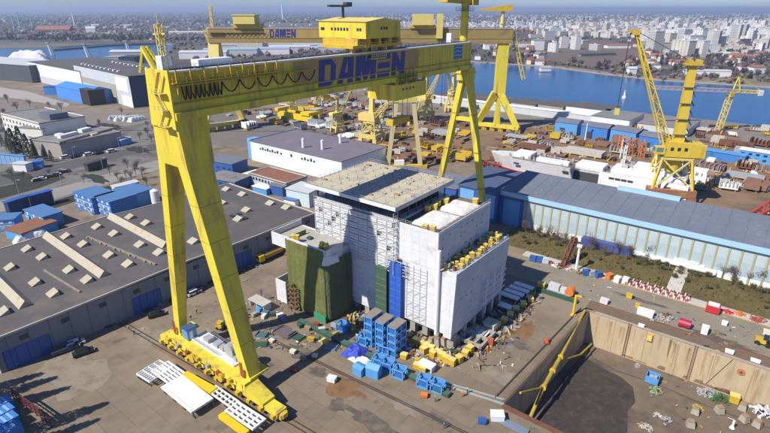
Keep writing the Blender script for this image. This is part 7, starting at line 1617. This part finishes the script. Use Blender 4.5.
for k in range(150):
    x, y = RND.uniform(560, 780), RND.uniform(40, 66); p = G(x, y)
    if not _in(p, FIELD): far_tree(p, RND.uniform(.9, 1.7), RND.choice(ftm), 'bare brown tree among the blocks of the town', 'trees among the town blocks')
for k in range(60):
    x, y = RND.uniform(0, 160), RND.uniform(38, 43); far_tree(G(x, y), RND.uniform(1.2, 2.4), RND.choice(ftm), 'bare tree in the belt beyond the lagoon', 'trees beyond the lagoon')
def woods(name, zone, n, smin, smax, seed, m):
    """a far-off wood that reads as one mass"""
    r = random.Random(seed); mb = MB()
    for _ in range(n):
        x, y = zone(r); p = G(x, y); s = r.uniform(smin, smax); 
        if in_water(p): continue
        c = p + Vector((0, 0, s * .45)); k = len(mb.v); m_ = 7
        mb.v.append((c.x, c.y, s)); 
        for j in range(m_): a = 6.283 * j / m_ + r.uniform(-.3, .3); q = s * r.uniform(.45, .75); mb.v.append((c.x + cos(a) * q, c.y + sin(a) * q, s * r.uniform(.35, .75)))
        for j in range(m_): a = 6.283 * j / m_; q = s * .4; mb.v.append((c.x + cos(a) * q, c.y + sin(a) * q, 0))
        for j in range(m_): i0, i1 = k + 1 + j, k + 1 + (j + 1) % m_; mb.f += [(k, i0, i1), (i0, i0 + m_, i1 + m_, i1)]
    o = mb.build(name, m); o['kind'] = 'stuff'; return o
def _in(p, l):
    c = False; j = len(l) - 1
    for i in range(len(l)):
        if (l[i].y > p[1]) != (l[j].y > p[1]) and p[0] < (l[j].x - l[i].x) * (p[1] - l[i].y) / (l[j].y - l[i].y) + l[i].x: c = not c
        j = i
    return c
def in_water(p): return _in(p, river) or _in(p, lagoon) or _in(p, FIELD)
PURP = mat('far_bare_woodland', (0, 0, 0))
woods('woodland', lambda r: (r.uniform(-40, 240), r.uniform(24, 40)), 1700, 8, 16, 1, PURP)
woods('woodland', lambda r: (r.uniform(-40, 810), 11.5 + 12 * r.random() ** 1.2), 3200, 12, 26, 2, PURP)
woods('woodland', lambda r: (r.uniform(300, 810), r.uniform(24, 58)), 1000, 5, 11, 3, PURP)
woods('woodland', lambda r: (r.uniform(500, 810), r.uniform(55, 84)), 500, 3, 8, 4, PURP)
woods('woodland', lambda r: (r.uniform(160, 420), r.uniform(26, 60)), 600, 5, 10, 6, PURP)
# the town: far façades carry their own window grid
def facade(name, col, w=.35):
    m = mat(name, col, .8, .08, .01); n, L, b = nodes_of(m); src = b.inputs['Base Color'].links[0].from_socket
    tc = n.new('ShaderNodeTexCoord'); br = n.new('ShaderNodeTexBrick'); br.offset = 0
    g = n.new('ShaderNodeNewGeometry'); sp = n.new('ShaderNodeSeparateXYZ'); L.new(g.outputs['Position'], sp.inputs[0])
    ad = n.new('ShaderNodeMath'); ad.operation = 'ADD'; L.new(sp.outputs[0], ad.inputs[0]); L.new(sp.outputs[1], ad.inputs[1]); cb = n.new('ShaderNodeCombineXYZ'); L.new(ad.outputs[0], cb.inputs[0]); L.new(sp.outputs[2], cb.inputs[1]); L.new(cb.outputs[0], br.inputs['Vector'])
    br.inputs['Scale'].default_value = 1; br.inputs['Brick Width'].default_value = 5; br.inputs['Row Height'].default_value = 3.0; br.inputs['Mortar Size'].default_value = .95; br.inputs['Mortar Smooth'].default_value = .1
    br.inputs['Color1'].default_value = (.3, .33, .38, 1); br.inputs['Color2'].default_value = (.45, .47, .5, 1); br.inputs['Mortar'].default_value = (1, 1, 1, 1)
    nz = n.new('ShaderNodeSeparateXYZ'); L.new(g.outputs['Normal'], nz.inputs[0]); ab = n.new('ShaderNodeMath'); ab.operation = 'GREATER_THAN'; ab.inputs[1].default_value = .5; L.new(nz.outputs[2], ab.inputs[0])
    x = n.new('ShaderNodeMix'); x.data_type = 'RGBA'; L.new(ab.outputs[0], x.inputs[0]); L.new(br.outputs[0], x.inputs[6]); x.inputs[7].default_value = (1, 1, 1, 1)
    y = n.new('ShaderNodeMix'); y.data_type = 'RGBA'; y.blend_type = 'MULTIPLY'; y.inputs[0].default_value = 1; L.new(src, y.inputs[6]); L.new(x.outputs[2], y.inputs[7]); L.new(y.outputs[2], b.inputs['Base Color']); return m
FW = [facade('white_tower_facade', (.70, .68, .66)), facade('cream_block_facade', (.60, .55, .48)), facade('grey_block_facade', (.48, .47, .47))]
def block_mesh(m, l, d, h, plant_):
    return B((-l / 2, l / 2, -d / 2, d / 2, 0, h)).mesh('wall', m), B((-l / 2 - .3, l / 2 + .3, -d / 2 - .3, d / 2 + .3, h, h + .8), (-2, 3, -2, 2, h + .8, h + 3.2)).mesh('roof', CONCL if plant_ else PALEW)
BM_ = [block_mesh(FW[i % 3], l, d, h, i % 2) for i, (l, d, h) in enumerate(((40, 12, 27), (60, 12, 14), (18, 18, 36), (80, 14, 15), (30, 14, 24), (50, 24, 9), (24, 14, 30), (100, 30, 8), (36, 13, 15)))]
KIND = ('white slab', 'cream long', 'grey tower', 'white long low', 'cream stocky', 'grey broad', 'white tall', 'cream sprawling', 'grey mid-rise')
def town_block(p, i, rz, s, where):
    r = thing('apartment_block', f'{KIND[i]} block among the others {where}', 'building', p, rz, f'{KIND[i]} blocks {where}'); r.scale = (s, s, s)
    for nm, me in (('wall', BM_[i][0]), ('roof', BM_[i][1])): o = bpy.data.objects.new(nm, me); COL.objects.link(o); o.parent = r
for k in range(290):
    while True:
        x = RND.uniform(555, 785) if RND.random() < .8 else RND.uniform(480, 560); y = 24 + 34 * RND.random() ** 1.25
        if x < 640 and 36 < y < 60 and RND.random() < .93: continue
        if y > 50 and x > 560 and RND.random() < .5: continue
        break
    town_block(G(x, y), RND.choice((0, 1, 2, 3, 4, 4, 5, 6, 6, 7, 8, 0)), RND.choice((.3, .3 + pi / 2)) + RND.uniform(-.15, .15) + (.4 if x > 700 else 0), RND.uniform(.65, 1.1) * (1.25 if x > 650 else 1), 'of the town beyond the river')
town_block(G(690, 55), 6, .2, 1.3, 'tallest beside the park of the town'); town_block(G(681, 54), 2, .2, 1.0, 'next to the tallest one of the town'); town_block(G(708, 57), 0, .1, .9, 'with shaded side just past the tallest of the town')
hm = [(MB().box(-5, 5, -4, 4, 0, 5).mesh('wall', m), MB().gable(-5.4, 5.4, -4.4, 4.4, 5, 2.8).mesh('roof', t)) for m, t in ((WHITE, TILE), (CREAM, TILE), (WHITE, ROOFG))]
HK = ('white house with red roof', 'cream house with red roof', 'white house with grey roof')
def house(p, i, s, where):
    r = thing('house', f'{HK[i]} {where}', 'house', p, RND.uniform(0, 3), f'{HK[i]}s {where}'); r.scale = (s, s, s)
    for nm, me in (('wall', hm[i][0]), ('roof', hm[i][1])): o = bpy.data.objects.new(nm, me); COL.objects.link(o); o.parent = r
for k in range(230):
    q = k % 3
    if q == 0: x, y, wh_s = RND.uniform(380, 600), RND.uniform(20, 40), 'in the low suburb north of the town'
    elif q == 1: x, y, wh_s = RND.uniform(0, 330), RND.uniform(20, 40), 'scattered over the plain beyond the lagoon'
    else: x, y, wh_s = RND.uniform(400, 760), RND.uniform(40, 70), 'near the far river bank'
    p = G(x, y)
    if in_water(p): continue
    house(p, RND.randrange(3), RND.uniform(1.0, 1.9), wh_s)
def far_town():
    r = random.Random(77)
    for name, m, n, zx, zy, h in (('distant_town', FW[0], 2600, (370, 810), (13.5, 30), (6, 17)), ('distant_roofs', TILE, 900, (370, 810), (14.5, 36), (4, 8)), ('distant_town', WHITE, 300, (-30, 370), (14, 36), (5, 12)), ('distant_town', FW[1], 900, (560, 810), (16, 40), (9, 22)), ('distant_town', FW[0], 900, (575, 810), (20, 44), (6, 15))):
        mb = MB()
        for _ in range(n):
            x, y = r.uniform(*zx), r.uniform(*zy); p = G(x, y); l, d, hh = r.uniform(9, 30), r.uniform(8, 14), r.uniform(*h); a = r.choice((.3, 1.87)) + r.uniform(-.2, .2)
            if in_water(p) or (x < 640 and 38 < y): continue
            c, s = cos(a), sin(a); f = lambda X, Y: (p.x + X * c - Y * s, p.y + X * s + Y * c)
            mb.prism([f(-l / 2, -d / 2), f(l / 2, -d / 2), f(l / 2, d / 2), f(-l / 2, d / 2)], 0, hh)
        o = mb.build(name, m); o['kind'] = 'stuff'
far_town()
# buildings of the far bank that stand out
def far_b(x, y, l, d, h, wm, rm, lab, cat='building', rz=0.1, rh=3): 
    p = G(x, y); r = thing('far_building', lab, cat, p, rz); part(r, 'wall', wm, (-l / 2, l / 2, -d / 2, d / 2, 0, h)); MB().gable(-l / 2 - .6, l / 2 + .6, -d / 2 - .6, d / 2 + .6, h, rh).build('roof', rm, r); return r
far_b(706, 76, 60, 16, 8, WHITE, PALEW, 'long white shed on the far bank behind the luffing crane mast', 'shed', -.1, 1.5); far_b(755, 73, 20, 14, 9, WHITE, TILE, 'small white house on the far bank near the frame edge', 'house')
far_b(617, 48, 60, 20, 7, WHITE, TILE, 'long low hall with pink-red roof in the fields of the far bank', 'hall'); far_b(512, 47, 90, 18, 10, WHITE, TILE, 'long white building with red roof behind the second gantry leg'); far_b(537, 50, 26, 18, 22, WHITE, ROOFG, 'white tower-like building beside the long red-roofed one'); far_b(489, 49, 26, 20, 12, WHITE, TILE, 'white house just left of the second gantry leg', 'house'); far_b(597, 56, 90, 10, 5, ROOFG, ROOFD, 'long dark shed in the brown field', 'shed', .35)
far_b(545, 71, 16, 8, 5, WHITE, GREYP, 'white boathouse on the far bank of the river', 'boathouse'); far_b(631, 74, 12, 8, 8, WHITE, PALEW, 'white hut on the far bank beside the luffing boom', 'hut'); far_b(728, 58, 34, 18, 9, CREAM, PALEW, 'cream building at the park edge of the town'); far_b(640, 71, 40, 12, 5, CONC, ROOFG, 'low grey shed among the bank trees', 'shed')
far_b(56, 33, 130, 50, 14, mat('brick_red_wall', (.25, .08, .06), .8), TILE, 'wide red-roofed factory among the trees beyond the lagoon', 'factory', .1, 14); far_b(240, 50, 110, 26, 22, CREAM, PALEW, 'pale long building under the second gantry girder'); far_b(135, 31, 60, 20, 12, WHITE, DARK, 'white building with black roof beyond the lagoon'); far_b(187, 36, 120, 20, 14, CREAM, PALEW, 'cream row building beyond the lagoon mast'); far_b(127, 27, 60, 26, 10, WHITE, PALEW, 'white depot far across the plain', 'depot')
far_b(96, 27, 40, 26, 12, WHITE, PALEW, 'white cube building far across the plain'); far_b(92, 34, 34, 18, 20, WHITE, PALEW, 'white pointed building in the tree belt', 'building', .2, 8)
SLATE = mat('slate_blue_quay_roof', (.30, .38, .46), .7, .1)
for k, (x, y, l) in enumerate(((205, 58, 90), (232, 55, 110), (262, 54, 120), (290, 52, 90), (318, 50, 110), (345, 52, 120), (300, 48, 150), (225, 50, 60))):
    far_b(x, y, l, 34, 12, PALEW if k % 2 else WHITE, SLATE if k % 3 else PALEW, ('pale blue roofed shed on the spit behind the girder, ' + ('first from the mast', 'second from the mast', 'third from the mast', 'fourth from the mast', 'before the machinery house', 'behind the machinery house', 'longest one at the back', 'small one at the back')[k]), 'shed', .1)
far_b(130, 60, 60, 30, 16, GREYP, PALEW, 'grey shed on the lagoon shore', 'shed')
for (x, y, h, lab) in ((75, 27, 75, 'tall white chimney far beyond the lagoon'), (283, 21, 130, 'slender white chimney on the horizon plain'), (15, 31, 60, 'pale blue cooling stack, farthest left of the three'), (21, 30, 75, 'pale blue cooling stack, tallest of the three'), (33, 29, 50, 'pale blue cooling stack, shortest of the three')):
    p = G(x, y); r = thing('chimney', lab, 'chimney', p); MB().cyl((0, 0, 0), (0, 0, h), h * .055, 10, h * .035).build('shaft', WHITE if 'white' in lab else mat('pale_blue_stack', (.35, .48, .58), .7), r); MB().cyl((0, 0, h), (0, 0, h + 2), h * .04, 10).build('rim', GREYP, r)
# breakwater and dolphins in the lagoon
struct(MB().bar(G(52, 50, 0), G(108, 45.5, 0), 14, 3).bar(G(108, 45.5, 0), G(158, 43.2, 0), 16, 3), 'breakwater_path', mat('dark_breakwater', (.06, .065, .07), .9))
for k, (x, y) in enumerate(((52, 55), (88, 57), (129, 53))):
    r = thing('mooring_dolphin', ('white mooring dolphin in the lagoon, ' + ('by the salt heap', 'in the middle', 'near the yard mast')[k]), 'dolphin', tuple(G(x, y, -1.4))); MB().cyl((0, 0, -.5), (-4, 0, 24), 2.2, 8, 1.6).build('pile', WHITE, r); part(r, 'cap', CONC, (-8, 0, -3, 3, 24, 26)); MB().cyl((6, 0, -.5), (0, 0, 20), 1.8, 8, 1.2).build('brace_pile', GREYP, r)
# floating quay with pipes on the far shore, jetty on the near shore
# ------------------------------------------------------------------ air
hz = B((-24000, 24000, -380, 24000, -22, 140)).build('haze', None); hz['kind'] = 'stuff'
hm_ = bpy.data.materials.new('haze_air'); hm_.use_nodes = True; n = hm_.node_tree.nodes; n.clear()
vo = n.new('ShaderNodeVolumePrincipled'); ou = n.new('ShaderNodeOutputMaterial'); hm_.node_tree.links.new(vo.outputs[0], ou.inputs['Volume'])
vo.inputs['Color'].default_value = (.60, .76, 1.0, 1); vo.inputs['Density'].default_value = 0.00012; vo.inputs['Anisotropy'].default_value = 0.2
hz.data.materials.append(hm_)
